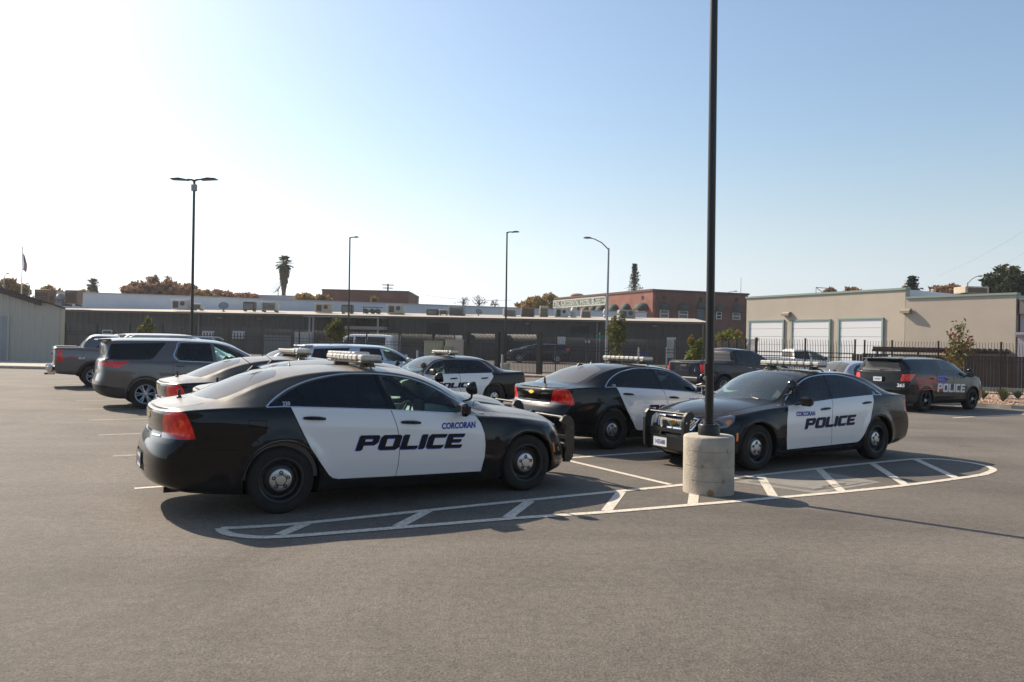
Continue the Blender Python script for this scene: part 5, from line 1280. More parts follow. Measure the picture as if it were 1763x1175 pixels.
for u in (379, 449, 908, 1127):
    a = f.p(u, 548 + (u - 379) * .0185); mb = MB(); mb.rbox((a[0], -.16, a[1]), (.42, .22, .2), .04); mb.build('wall_lamp', mat('bronze_lamp', (.13, .10, .07), .5), f.o)
for u in (343, 1028, 1210):
    a = f.p(u, 560)[0]; f.box('downspout', mat('grey_downspout', (.14, .13, .13), .5), a - .05, a + .05, -.17, -.07, 0, HW - .2)
# flat canopy with a pale valance over the loading door
a0 = f.p(545, 547); a1 = f.p(668, 549); vz = f.p(630, 568)[1]
mb = MB(); mb.box(((a0[0] + a1[0]) / 2, -1.6, a0[1]), (a1[0] - a0[0], 3.0, .08)); mb.build('canopy', GALV, f.o)
for u in (554, 560, 667):
    x = f.p(u, 560)[0]; f.box('canopy_post', GALV, x - .06, x + .06, -3.0, -2.88, 0, a0[1] - .05)
x0 = f.p(600, 560)[0]; x1 = f.p(668, 560)[0]; f.box('awning', mat('pale_awning', (.26, .28, .30), .6), x0, x1, -1.3, -.1, vz, vz + .28)
f.pbox('sign', mat('small_wall_sign', (.35, .36, .4), .5), 1007, 586, 1016, 591, -.13, -.1)
WF = f
# white-washed wall of the building behind
f = Face(60, 82, 1112, 97.5, 'parapet_building', 'pale whitewashed building wall rising behind the warehouse roof', 'building')
hz = f.p(440, 515.5)[1]; f.box('wall', WHITW, 0, f.L, 0, 18, 0, hz); f.box('coping', mat('wall_coping', (.42, .42, .42), .7), -.1, f.L + .1, -.08, 18.1, hz, hz + .12)
# roof units of the warehouse
UNIT = {k: mat('unit_' + k, c, .6, .2, noise=(2.5, .6, tuple(x * .55 for x in c))) for k, c in dict(rust=(.22, .13, .09), dark=(.07, .065, .06), light=(.46, .46, .44), tan=(.42, .36, .27), beige=(.40, .37, .31), grey=(.26, .27, .28)).items()}
def roof_unit(u0, u1, v0, v1, c, label, style='box', Y=None):
    Y = Y or 77; A_ = at(u0, v1, Y); B_ = at(u1, v0, Y); w_ = abs(B_.x - A_.x); h = B_.z - A_.z
    o = empty('cooling_unit', ((A_.x + B_.x) / 2, Y, A_.z), R_(random.uniform(-4, 4)), label, 'roof unit', 'cooling units on the warehouse roof')
    d = w_ * .8; m = UNIT[c]
    if style == 'box':
        mb = MB(); mb.rbox((0, 0, h * .56), (w_, d, h * .84), .04); mb.build('casing', m, o)
        mb = MB(); k = 5
        for i in range(k): mb.box((0, -d / 2 - .02, h * (.25 + .6 * i / k)), (w_ * .78, .05, h * .07))
        mb.build('louvres', UNIT['dark'] if c != 'dark' else UNIT['grey'], o)
        for s in (-1, 1): mb = MB(); mb.box((s * w_ * .4, 0, h * .05), (.1, d, h * .14)); mb.build('skid', UNIT['dark'], o)
    elif style == 'split':
        mb = MB(); mb.rbox((0, 0, h * .52), (w_, d, h * .9), .04); mb.build('casing', m, o)
        mb = MB(); mb.box((-w_ * .22, -d / 2 - .015, h * .5), (w_ * .32, .03, h * .6)); mb.build('coil', UNIT['dark'], o)
        mb = MB(); mb.lathe([(w_ * .14, -d / 2 - .03), (w_ * .14, -d / 2), ], (w_ * .2, 0, h * .62), 16, 'y'); mb.lathe([(0, -d / 2 - .03), (w_ * .14, -d / 2 - .03)], (w_ * .2, 0, h * .62), 16, 'y'); mb.build('fan', UNIT['dark'], o)
    elif style == 'cyl':
        mb = MB(); r = w_ / 2; mb.lathe([(r * .8, 0), (r * .8, h * .35), (r * .55, h * .42), (r * .55, h * .5), (r * .95, h * .55), (r * .95, h * .75), (r * .5, h), (0, h)], n=16); mb.build('casing', m, o)
    elif style == 'dish':
        mb = MB(); mb.lathe([(0, 0), (h * .2, .03), (h * .36, .1), (h * .46, .2)], n=20); mb.xform(Matrix.Translation((0, 0, h * .62)) @ Matrix.Rotation(R_(50), 4, 'X') @ Matrix.Rotation(R_(15), 4, 'Y')); mb.build('dish', m, o)
        mb = MB(); mb.tube([(0, 0, 0), (0, 0, h * .6)], .06, 6); mb.tube([(-h * .3, 0, 0), (0, 0, h * .35), (h * .3, 0, 0)], .04, 5); mb.build('mast', UNIT['grey'], o)
    elif style == 'pipes':
        mb = MB()
        for i in (-.3, .05, .35): mb.lathe([(h * .33, -d * .3), (h * .33, d * .3)], (i * w_, 0, h * .4), 14, 'y'); mb.lathe([(0, -d * .3), (h * .33, -d * .3)], (i * w_, 0, h * .4), 14, 'y')
        mb.tube([(-w_ * .5, 0, h * .95), (w_ * .6, 0, h * .9)], .04, 5); mb.tube([(-w_ * .45, 0, 0), (-w_ * .45, 0, h * .95)], .04, 5); mb.build('fan_drums', m, o)
random.seed(4)
for a in [(65, 92, 499, 527, 'rust', 'brown topped evaporative cooler, leftmost on the roof behind the shed'), (93.5, 115, 507, 527, 'grey', 'round grey tank between two brown topped coolers', 'cyl'), (116, 138.5, 500, 527, 'rust', 'brown topped cooler right of the round grey tank'),
          (299.5, 328, 516.8, 534.5, 'light', 'white packaged unit with fan left of the double headed light pole', 'split'), (334, 349, 523, 534.5, 'light', 'low white vent box just right of the double headed light pole'), (377, 393, 522, 540, 'grey', 'satellite dish on the roof above the wall lamp', 'dish'),
          (420.5, 440, 520, 536, 'dark', 'dark fronted cooler left of the pale blank one'), (452, 479, 519.5, 537, 'light', 'wide pale cooler without visible louvres below the palm'), (544, 571, 523, 539.5, 'tan', 'tan white cooler in front of the brown brick wall left end', 'split'),
          (589, 608, 525, 540.5, 'dark', 'dark cooler crossed by the thin light pole'), (624, 656, 529, 541, 'dark', 'row of dark fan drums under a long pipe', 'pipes'), (668, 696, 525, 542, 'beige', 'beige packaged unit with a dark coil at the end of the brown brick wall', 'split'),
          (735, 755, 533, 544.5, 'dark', 'small dark fronted cooler right of the brown brick wall'), (757, 771, 533, 543, 'light', 'small white vent next to the dark fronted cooler'), (773, 801, 528.5, 545, 'grey', 'grey cooler below the bare trees'), (816, 831, 534, 547, 'grey', 'small satellite dish near the bare trees', 'dish'),
          (866, 889, 532, 546.5, 'light', 'pale cooler just behind the gate light pole'), (897, 920, 529, 547.5, 'rust', 'brown and black cooler right of the gate light pole'), (929, 944, 527, 548.5, 'tan', 'narrow tan vent stack below the orange trees'),
          (955, 978, 530, 549, 'light', 'white jumbled unit under the hotel sign left end', 'split'), (981, 994, 530, 550, 'light', 'white tapered stack under the hotel sign', 'cyl'), (1000, 1017, 534, 550.5, 'tan', 'tan louvred cooler under the hotel sign right end'),
          (1037.5, 1047, 532, 550.5, 'light', 'slim white stack beside the street lamp', 'cyl'), (1064, 1092, 534, 549.5, 'grey', 'wide pale grey unit in front of the hotel corner', 'split')]:
    roof_unit(*a)
# brown brick wall further back
f = Face(552, 108, 701, 108, 'brown_brick_building', 'low dark brown brick building behind the middle of the warehouse', 'building')
h = f.p(600, 502)[1]; f.box('wall', BRICKD, 0, f.L, 0, 12, 0, h); f.box('parapet', mat('dark_coping', (.07, .05, .05), .7), -.05, f.L + .05, -.1, 12.05, h, h + .25)
f = Face(400, 120, 552, 120, 'flat_roof_building', 'low dark building with a pale roof edge below the palm', 'building')
h = f.p(480, 509)[1]; f.box('wall', mat('dark_wall', (.06, .06, .07), .8), 0, f.L, 0, 10, 0, h - .7); f.box('fascia', mat('pale_fascia', (.34, .36, .40), .7), -.1, f.L, -.5, 10, h - .7, h)  # plain even dark wall colour
# the old brick hotel
f = Face(953, 131.8, 1122, 107, 'brick_hotel', 'two storey red brick hotel building with painted sign and round green awnings', 'building', z0=.5)
g = Face(1122, 107, 1286, 110.9, 'tmp', 'x', z0=.5)
Mg = Matrix.Translation((g.A.x, g.A.y, .5)) @ Matrix.Rotation(g.rz, 4, 'Z'); Mf = Matrix.Translation((f.A.x, f.A.y, .5)) @ Matrix.Rotation(f.rz, 4, 'Z')
rel = Mf.inverted() @ Mg
bpy.data.objects.remove(g.o); HT = f.p(1122, 501.5)[1]
f.box('wall', BRICK, 0, f.L, 0, .5, 0, HT)
mb = MB(); mb.box((g.L / 2 + .25, .26, HT / 2 - .01), (g.L - .5, .5, HT - .02)); w2 = mb.build('wall', BRICKD, f.o); w2.matrix_local = rel
f.box('parapet', mat('brick_coping', (.10, .045, .035), .8), -.1, f.L, -.12, .55, HT, HT + .3)
mb = MB(); mb.box((g.L / 2, .25, HT + .14), (g.L + .3, .8, .26)); p2 = mb.build('parapet', mat('brick_coping'), f.o); p2.matrix_local = rel
mb = MB(); mb.add([(0, .3, HT - .6), (f.L - .3, .3, HT - .6), tuple(rel @ Vector((g.L, .3, HT - .6))), (2, 30, HT - .6)], [(0, 1, 2, 3)]); mb.build('roof', ROOFB, f.o, False)
AWN = mat('green_awning', (.035, .055, .045), .8)
def awning(M, x, z, w_, h, parent):
    mb = MB(); n = 8; V = []; Fa = []
    for i in range(n + 1):
        a = math.pi * i / n; V += [(x - w_ / 2 * math.cos(a), -.9 * (1 - .0) * math.sin(a) * .35 - .75, z + h * .15 + 0 * a), (x - w_ / 2 * math.cos(a), -.02, z + h * .2 + h * .8 * math.sin(a))]
    mb.lathe([(w_ / 2, z), (w_ * .48, z + h * .35), (w_ * .36, z + h * .75), (w_ * .16, z + h * .96), (0, z + h)], n=14, a0=math.pi, a1=2 * math.pi)
    for i in range(len(mb.v)): q = mb.v[i]; mb.v[i] = (q[0] + x, q[1] * 1.0, q[2])
    o = mb.build('awning', AWN, parent); o.matrix_local = M
def hwin(F_, u0, u1, v0, v1, M, door=False):
    a = F_.p(u0, v0); b = F_.p(u1, v1)
    mb = MB(); mb.box(((a[0] + b[0]) / 2, -.03, (a[1] + b[1]) / 2), (b[0] - a[0], .1, a[1] - b[1])); fr = mb.build('window' if not door else 'door', FRAME if not door else mat('teal_door', (.03, .09, .10), .5), f.o); fr.matrix_local = M
    if not door:
        zc_ = (a[1] + b[1]) / 2
        for z0, z1 in ((b[1] + .1, zc_ - .06), (zc_ + .06, a[1] - .1)):
            mb = MB(); mb.box(((a[0] + b[0]) / 2, -.09, (z0 + z1) / 2), (b[0] - a[0] - .25, .02, z1 - z0)); mb.build('pane', WINM, fr)
I4 = Matrix.Identity(4)
for u, v, w_ in ((1079, 525, 13), (1107, 523.5, 19), (1058, 526, 14), (1036, 528, 13), (1022, 529, 10), (1009, 530, 10), (995, 531, 8), (985, 532, 7)):
    a = f.p(u - w_ / 2, v + 10); b = f.p(u + w_ / 2, v - 3); awning(I4, (a[0] + b[0]) / 2, a[1], b[0] - a[0], b[1] - a[1], f.o)
hwin(f, 1101, 1112, 536, 549, I4)
for u, v, w_ in ((1145, 521.5, 18), (1176, 523.5, 18), (1207, 519.5, 16), (1238, 525, 14), (1269, 527, 18)):
    a = g.p(u - w_ / 2, v + 11); b = g.p(u + w_ / 2, v - 1); awning(rel, (a[0] + b[0]) / 2, a[1], b[0] - a[0], b[1] - a[1], f.o)
for u0, u1, v0, v1 in ((1136, 1151, 533.5, 548), (1168, 1184, 535, 549), (1233, 1242, 537, 550), (1261, 1274, 538.5, 551)): hwin(g, u0, u1, v0, v1, rel)
hwin(g, 1201, 1211, 532, 552, rel, True)
for F2, M, l in ((f, I4, [(1106, 512.5), (1024, 517), (964, 522.5)]), (g, rel, [(1144, 513), (1206, 515), (1268, 516.5)])):
    for u, v in l:
        a = F2.p(u, v); mb = MB(); mb.box((a[0], -.04, a[1]), (.4, .1, .45)); o = mb.build('vent', DKDOOR, f.o); o.matrix_local = M
a = f.p(953.5, 518); b = f.p(1043, 512); c = f.p(1043, 524.5); d = f.p(953.5, 530)
mb = MB(); mb.add([(d[0], -.06, d[1]), (c[0], -.06, c[1]), (b[0], -.06, b[1]), (a[0], -.06, a[1])], [(0, 1, 2, 3)]); SGN = mb.build('painted_sign', mat('faded_green_sign', (.11, .135, .10), .9, noise=(.7, .6, (.18, .20, .17))), f.o, False)
mb = MB()
for (p, q) in ((a, b), (d, c)): mb.box(((p[0] + q[0]) / 2, -.07, (p[1] + q[1]) / 2), (q[0] - p[0], .04, .22))
for p, q in ((a, d), (b, c)): mb.box((p[0], -.075, (p[1] + q[1]) / 2), (.22, .04, p[1] - q[1]))
mb.build('sign_border', mat('faded_sign_border', (.42, .43, .38), .9), SGN)
SGT = mat('faded_sign_letters', (.50, .51, .46), .9)
for txt, u0, u1, sz in (('THE', 955.5, 965, .80), ('O', 967, 973.5, 1.0), ('CCIDENTAL', 974, 997, .80), ('H', 1000, 1004, 1.0), ('OTEL', 1005, 1016.5, .80), ('B', 1019.5, 1024, 1.0), ('LDG', 1025, 1034.5, .80), ('1918', 1036.5, 1042.5, .42)):
    x0 = f.p(u0, 520)[0]; x1 = f.p(u1, 520)[0]; t_ = (x0 - d[0]) / (c[0] - d[0]); zm = d[1] + (c[1] - d[1]) * t_ + .22 + (.2 if txt == '1918' else 0)
    Vt, Ft = font_mesh(txt, sz * 1.3, 'LEFT', .02); mn = min(v[0] for v in Vt); mxx = max(v[0] for v in Vt); k = (x1 - x0) / (mxx - mn)
    mk('lettering', [(x0 + (v[0] - mn) * k, -.085, zm + v[1]) for v in Vt], Ft, SGT, SGN)
o = empty('roof_tank', (at(994, 508, 140).x, 140, 0)); o.name = 'roof_dome'; tag(o, 'rounded brown roof structure above the left end of the hotel sign', 'roof structure')
z = at(994, 512, 140).z; mb = MB(); mb.lathe([(1.25, z - 1), (1.25, z + .35), (.9, z + .6), (0, z + .7)], n=14); mb.build('dome', UNIT['rust'], o)
# stucco building with roller doors
f = Face(1284, 60.4, 1557, 48.9, 'stucco_building', 'tan stucco building with three white roller doors and teal roof edge', 'building', z0=0)
z1 = f.p(1420, 506.8)[1]; dpt = 14
f.box('wall', STUC, 0, f.L, 0, .4, 0, z1); f.box('side_wall', STUC, -.0, .4, .42, dpt, 0, z1 - .01)
mb = MB(); mb.add([(0, .2, z1 - .3), (f.L, .2, z1 - .3), (f.L, dpt, z1 - .3), (0, dpt, z1 - .3)], [(0, 1, 2, 3)]); mb.build('roof', ROOFB, f.o, False)
f.box('roof_edge', TEAL, -.08, f.L + .06, -.08, .45, z1 - .002, z1 + .13)
mb = MB(); mb.box((f.L - .2, dpt / 2 + .2, z1 - .4), (.4, dpt - .5, .85)); mb.build('step_wall', WHITW, f.o)
for u0, u1, v in ((1290, 1351, 554), (1363, 1431, 553), (1444, 1522, 551)):
    a = f.p(u0, v); b = f.p(u1, v); H = a[1]
    fr = MB(); fr.box((a[0] + .06, -.045, H / 2), (.12, .1, H)); fr.box((b[0] - .06, -.045, H / 2), (.12, .1, H)); fr.box(((a[0] + b[0]) / 2, -.05, H + .04), (b[0] - a[0], .11, .1)); ob = fr.build('door_frame', TEAL, f.o)
    mb = MB(); n = 7; w_ = b[0] - a[0] - .24
    for k in range(n): mb.rbox(((a[0] + b[0]) / 2, -.012, (k + .5) * H / n), (w_, .05, H / n - .025), .012)
    mb.build('roller_door', RDOOR, f.o)
for u, v in ((1356, 541), (1562, 536)):
    a = f.p(u, v); mb = MB(); mb.prism([(-.02, a[1] - .14), (-.30, a[1] - .14), (-.30, a[1] + .02), (-.18, a[1] + .14), (-.02, a[1] + .16)], 'x', a[0] - .32, a[0] + .32); mb.build('wall_lamp', mat('tan_lamp', (.22, .185, .14), .5), f.o)
g = Face(1557, 48.9, 1748, 43.7, 'stucco_building_wing', 'plain tan stucco wing with lower teal roof edge beside the roller doors', 'building', z0=0)
z2 = g.p(1650, 511.2)[1]
g.box('wall', STUC, .02, g.L, .0, .4, 0, z2); g.box('side_wall', STUC, g.L - .4, g.L - .01, .42, 9, 0, z2 - .01)
mb = MB(); mb.add([(0, .2, z2 - .2), (g.L, .2, z2 - .2), (g.L, 12, z2 - .2), (0, 12, z2 - .2)], [(0, 1, 2, 3)]); mb.build('roof', ROOFB, g.o, False)
g.box('roof_edge', TEAL, .02, g.L + .06, -.08, .45, z2 - .002, z2 + .12)
LAV = mat('pale_lavender_wall', (.42, .39, .43), .8, noise=(.6, .4, (.34, .31, .34)))
g = Face(1749, 43.4, 2050, 38, 'porch_building', 'pale lavender building with a capped porch column at the right edge', 'building', z0=0)
z3 = g.p(1757, 513)[1]; g.box('wall', LAV, .05, g.L, .6, 6, 0, z3 - .9); g.box('fascia', mat('grey_brown_fascia', (.22, .18, .17), .8), .05, g.L, .35, 6, z3 - .898, z3 - .1); g.box('roof_edge', TEAL, .05, g.L, .25, 6, z3 - .098, z3)
g.box('awning', mat('brown_awning', (.10, .06, .05), .8), .9, g.L, -2.2, .55, 3.0, 3.5)
mb = MB(); mb.box((.55, -.9, 1.5), (.42, .42, 3.0)); mb.box((.55, -.9, 3.04), (.56, .56, .1)); mb.box((.55, -.9, 3.16), (.72, .72, .14)); mb.build('column', LAV, g.o)
# things on the stucco roof
o = empty('roof_frame', (at(1420, 500, 66).x, 66, 6.35), R_(-20), 'open metal pipe frame standing on the stucco roof', 'frame')
mb = MB(); mb.tube([(-.7, 0, .1), (-.7, 0, 1.15), (.55, 0, 1.05), (.55, 0, .1)], .04, 5); mb.tube([(-.7, 0, 1.15), (.2, 0, .4)], .03, 5); mb.tube([(.55, 0, 1.05), (.95, 0, .4)], .03, 5); mb.build('frame', UNIT['rust'], o)
def simple_unit(u, v0, v1, u1, Y, c, label, cat='roof unit', style='box'):
    roof_unit(u, u1, v0, v1, c, label, style, Y)
simple_unit(1651, 495, 508, 1693, 52, 'tan', 'large tan slatted cooler on the roof of the stucco wing')
simple_unit(1552, 492, 500, 1560, 56, 'rust', 'small round roof vent at the step of the stucco building', style='cyl')
simple_unit(1603, 498, 503, 1610, 56, 'light', 'tiny white vent on the stucco roof between the trees', style='cyl')
# ---------------------------------------------------------------- fences
IRON = mat('black_iron', (.010, .010, .011), .45)
def picket_run(u0, Y0, u1, Y1, n, root, H=2.42, posts=(1, 1), curve=.22, pitch=.115, z=None, pw=.075):
    a = at(u0, 600, Y0); b = at(u1, 600, Y1); a = Vector((a.x, a.y, gz(a.y) if z is None else z)); b = Vector((b.x, b.y, gz(b.y) if z is None else z))
    d = (b - a); L = d.length; out = Vector((d.y, -d.x, 0)).normalized()      # towards the viewer
    for k in range(n):
        p, q = a + d * (k / n), a + d * ((k + 1) / n); mb = MB(); m = max(2, int((q - p).length / pitch))
        for i in range(1, m):
            r = p + (q - p) * (i / m)
            mb.tube([r + Vector((0, 0, .1)), r + Vector((0, 0, H - .5)), r + Vector((0, 0, H - .28)) - out * curve * .25, r + Vector((0, 0, H - .1)) - out * curve * .75, r + Vector((0, 0, H)) - out * curve * 1.05], .0125, 4, True)
        for zz in (.2, H - .62, H - .82):
            c_ = (p + q) / 2 + Vector((0, 0, zz)); mb.box(c_, ((q - p).length, .035, .04), Matrix.Rotation(math.atan2(d.y, d.x), 3, 'Z'))
        mb.build('picket_panel', IRON, root)
    for k in range(n + 1):
        if (k == 0 and not posts[0]) or (k == n and not posts[1]): continue
        r = a + d * (k / n); mb = MB(); mb.box(r + Vector((0, 0, H * .5)), (pw, pw, H + .02), Matrix.Rotation(math.atan2(d.y, d.x), 3, 'Z')); mb.box(r + Vector((0, 0, H + .03)), (pw + .03, pw + .03, .03), Matrix.Rotation(math.atan2(d.y, d.x), 3, 'Z')); mb.build('post', IRON, root)
fn = empty('iron_fence', (0, 0, 0), 0, 'long black iron fence with curved picket tips left of the entry gate', 'fence')
for u0, Y0, u1, Y1, n in ((112, 58, 452, 56.4, 6), (452, 56.4, 515, 55.6, 1), (515, 55.6, 631, 54, 2), (631, 54, 745, 51.8, 2), (745, 51.8, 797, 50.7, 1)): picket_run(u0, Y0, u1, Y1, n, fn, posts=(1, 1 if u1 == 797 else 0))
gt = empty('entry_gate', (0, 0, 0), 0, 'black iron entry gate between four thick posts behind the rear of the far patrol sedan', 'gate')
def gate(u0, Y0, u1, Y1, H):
    a = at(u0, 600, Y0); b = at(u1, 600, Y1); a.z = gz(a.y); b.z = gz(b.y); d = b - a; rot = Matrix.Rotation(math.atan2(d.y, d.x), 3, 'Z'); out = Vector((d.y, -d.x, 0)).normalized()
    mb = MB(); n = int(d.length / .10)
    for i in range(1, n):
        r = a + d * (i / n); mb.tube([r + Vector((0, 0, .14)), r + Vector((0, 0, H - .45)), r + Vector((0, 0, H - .3)) - out * .06, r + Vector((0, 0, H - .08)) - out * .2], .016, 4)
    for zz in (.15, H - .72, H - .52): mb.box((a + b) / 2 + Vector((0, 0, zz)), (d.length, .05, .06), rot)
    mb.build('gate_leaf', IRON, gt)
    for r in (a, b):
        mb = MB(); mb.box(r + Vector((0, 0, H / 2)), (.29, .29, H), rot); mb.box(r + Vector((0, 0, H + .03)), (.33, .33, .07), rot); mb.build('gate_post', IRON, gt)
gate(803.7, 50.4, 857, 49, 2.62); gate(866.5, 48.8, 929, 47.2, 2.62)
fn = empty('iron_fence', (0, 0, 0), 0, 'black iron fence with curved tips between the entry gate and the dark pickup', 'fence')
for u0, Y0, u1, Y1, n in ((932, 47.4, 957, 47.9, 1), (957, 47.9, 1115, 48.8, 3), (1115, 48.8, 1206, 51.5, 2), (1206, 51.5, 1228, 52.2, 1)): picket_run(u0, Y0, u1, Y1, n, fn, posts=(1, 1 if u1 == 1228 else 0))
fn = empty('iron_fence', (0, 0, 0), 0, 'black iron fence run receding obliquely behind the cab of the dark pickup', 'fence')
picket_run(1232, 51.5, 1301, 37.3, 5, fn, 2.45, pitch=.26)
fn = empty('iron_fence', (0, 0, 0), 0, 'black iron fence with outward curved tips in front of the stucco building and wood fence', 'fence')
picket_run(1303, 37, 1472, 36, 2, fn, 2.45, (1, 1)); picket_run(1488.6, 36.8, 1536, 36.2, 1, fn, 2.45, (1, 0)); picket_run(1536, 36.2, 1615.6, 35.1, 1, fn, 2.45, (1, 0), z=0); picket_run(1615.6, 35.1, 1723.5, 34, 1, fn, 2.45, (1, 0)); picket_run(1723.5, 34, 1999, 31.8, 2, fn, 2.45, (1, 1))
# wood fence behind it
wf = empty('wood_fence', (0, 0, 0), 0, 'brown board fence behind the black iron fence at the right edge', 'fence')
WOOD = mat('weathered_brown_wood', (.075, .045, .030), .9, noise=(3, .8, (.035, .022, .016)))
random.seed(8)
a = at(1470, 600, 44); b = at(1990, 600, 36.5); a.z = b.z = 0; d = b - a; n = int(d.length / .15); rot = Matrix.Rotation(math.atan2(d.y, d.x), 3, 'Z')
for k in range(7):
    mb = MB()
    for i in range(k * n // 7, (k + 1) * n // 7):
        r = a + d * ((i + .5) / n); zb = .22; h = 1.62 + random.uniform(-.03, .03)
        mb.box(r + Vector((0, random.uniform(-.012, .012), zb + h / 2)), (d.length / n - .012, .02, h), rot)
    mb.build('board_panel', WOOD, wf)
    mb = MB(); mb.box(a + d * (k / 7) + Vector((0, .08, .9)), (.1, .1, 1.8), rot); mb.build('post', WOOD, wf)
mb = MB(); mb.box((a + b) / 2 + Vector((0, -.04, .1)), (d.length, .12, .3), rot); mb.build('footing', CONC, wf)
# pergola
pg = empty('pergola', (at(1610, 600, 46).x, 45.5, 0), R_(-35), 'low maroon slatted pergola roof behind the board fence', 'pergola')
PG = mat('maroon_wood', (.06, .022, .018), .8)
mb = MB()
for i in range(26): mb.box((-3.4 + i * .27, 0, 2.22), (.07, 2.6, .16))
mb.build('slats', PG, pg)
for y in (-1.1, 1.1): mb = MB(); mb.box((0, y, 2.07), (7.0, .09, .14)); mb.build('beam', PG, pg)
for x in (-3.2, -1.0, 1.2, 3.3): mb = MB(); mb.box((x, -1.1, 1.0), (.11, .11, 2.0)); mb.build('post', PG, pg)
o = empty('teal_box', (at(1547, 600, 42.8).x, 42.8, 0), 0, 'pale teal cabinet behind the fence left of the pergola', 'cabinet'); mb = MB(); mb.rbox((0, 0, .9), (.95, .7, 1.85), .04); mb.build('body', mat('teal_cabinet', (.20, .36, .32), .6), o); mb = MB(); mb.rbox((0, -.36, .95), (.8, .03, 1.5), .01); mb.build('door', mat('teal_cabinet'), o)
o.name = 'utility_cabinet'
# gravel bed and kerb at the right
GRV = mat('gravel', (.42, .27, .19), .9, noise=(9, .8, (.20, .15, .12)), bump=(25, 1))
K = [gnd(1560, 712), gnd(1640, 701), gnd(1690, 700), gnd(1735, 703.5), gnd(1763, 703), gnd(1900, 712)]
K = [Vector((13.2, 28.8, 0)), Vector((15.6, 28.4, 0)), Vector((16.9, 27.9, 0)), Vector((18.0, 27.0, 0)), Vector((19.2, 27.4, 0)), Vector((21, 27.2, 0)), Vector((30, 24, 0))]
bk = [(13.2, 36.9), (15.6, 37.4), (18, 36.5), (20, 35.4), (22, 34.3), (24, 33.4), (34, 28.5)]
mb = MB(); V = []
for p, q in zip(K, bk): V += [(p.x + .02, p.y + .12, .12), ((p.x + q[0]) / 2, (p.y + q[1]) / 2, .2), (q[0], q[1] + 3, .16)]
mb.add(V, [(3 * i, 3 * i + 3, 3 * i + 4, 3 * i + 1) for i in range(6)] + [(3 * i + 1, 3 * i + 4, 3 * i + 5, 3 * i + 2) for i in range(6)])
tag(mb.build('gravel_bed', GRV, None, False), kind='structure')
mb = MB(); random.seed(3)
for _ in range(2600):
    i = random.randint(0, 5); t_, s = random.random(), random.random() ** 1.4; p = K[i].lerp(K[i + 1], t_); q = Vector((*bk[i], 0)).lerp(Vector((*bk[i + 1], 0)), t_); r = p.lerp(q, s * .9 + .03); r.z = .13 + .06 * min(1, s * 2)
    k = random.uniform(.03, .075); mb.box(r, (k * random.uniform(.7, 1.4), k, k * .7), Matrix.Rotation(random.uniform(0, 3), 3, (random.random(), random.random(), 1)), (.6, .6))
tag(mb.build('gravel_stones', GRV), None, kind='stuff')
mb = MB(); q = cr2([(p.x, p.y) for p in K], 4); V = []
for i, p in enumerate(q): V += [(p[0], p[1] - .0, 0), (p[0], p[1] + .02, .13), (p[0], p[1] + .15, .13)]
mb.add(V, [(3 * i, 3 * i + 3, 3 * i + 4, 3 * i + 1) for i in range(len(q) - 1)] + [(3 * i + 1, 3 * i + 4, 3 * i + 5, 3 * i + 2) for i in range(len(q) - 1)])
tag(mb.build('kerb', CONC, None, False), kind='structure')
# tan planting strip and kerb in front of the back fence
mb = MB(); a = at(690, 600, 50.5); b = at(1240, 600, 46.5); mb.box(((a.x + b.x) / 2, 45.4, .06), (b.x - a.x + 8, 1.6, .12), Matrix.Rotation(R_(1), 3, 'Z'))
tag(mb.build('planting_strip', mat('tan_mulch', (.34, .26, .18), .9, noise=(5, .8, (.16, .11, .08)))), kind='structure')

# unseen building added behind the camera so the black paint has something to reflect
o = empty('unseen_reflected_building', (2, -17, 0), 0, 'unseen long tan building added behind the viewer for the car paint to reflect', 'building')
SB = mat('unseen_building_stucco', (.13, .115, .10), .9, noise=(.5, .5, (.10, .09, .08)))
mb = MB(); mb.box((0, -4, 3.1), (96, 8, 6.2)); mb.build('wall', SB, o)
mb = MB(); mb.box((0, -4, 6.3), (96.6, 8.6, .2)); mb.build('parapet', MAROON, o)
for i in range(14): mb = MB(); mb.box((-44 + i * 6.7, .02, 1.9), (2.2, .1, 1.5)); mb.build('window', WINM, o)

# ---------------------------------------------------------------- vegetation
def leafmat(name, c1, c2, c3=None, scale=1.6, tr=.25):
    if name in MATS: return MATS[name]
    m = mat(name, c1, .7, spec=.25); n = m.node_tree.nodes; l = m.node_tree.links; p = n['Principled BSDF']
    tc = n.new('ShaderNodeTexCoord'); nz = n.new('ShaderNodeTexNoise'); nz.inputs['Scale'].default_value = scale; nz.inputs['Detail'].default_value = 4
    l.new(tc.outputs['Object'], nz.inputs[0]); r = n.new('ShaderNodeValToRGB'); l.new(nz.outputs[0], r.inputs[0])
    r.color_ramp.elements[0].position = .35; r.color_ramp.elements[0].color = (*c1, 1); r.color_ramp.elements[1].position = .65; r.color_ramp.elements[1].color = (*c2, 1)
    if c3: e = r.color_ramp.elements.new(.5); e.color = (*c3, 1)
    l.new(r.outputs[0], p.inputs['Base Color'])
    t = n.new('ShaderNodeBsdfTranslucent'); l.new(r.outputs[0], t.inputs[0]); mx = n.new('ShaderNodeMixShader'); mx.inputs[0].default_value = tr
    l.new(p.outputs[0], mx.inputs[1]); l.new(t.outputs[0], mx.inputs[2]); l.new(mx.outputs[0], n['Material Output'].inputs[0])
    return m
BARK = mat('bark', (.09, .065, .05), .9, noise=(6, .7, (.045, .035, .03)))
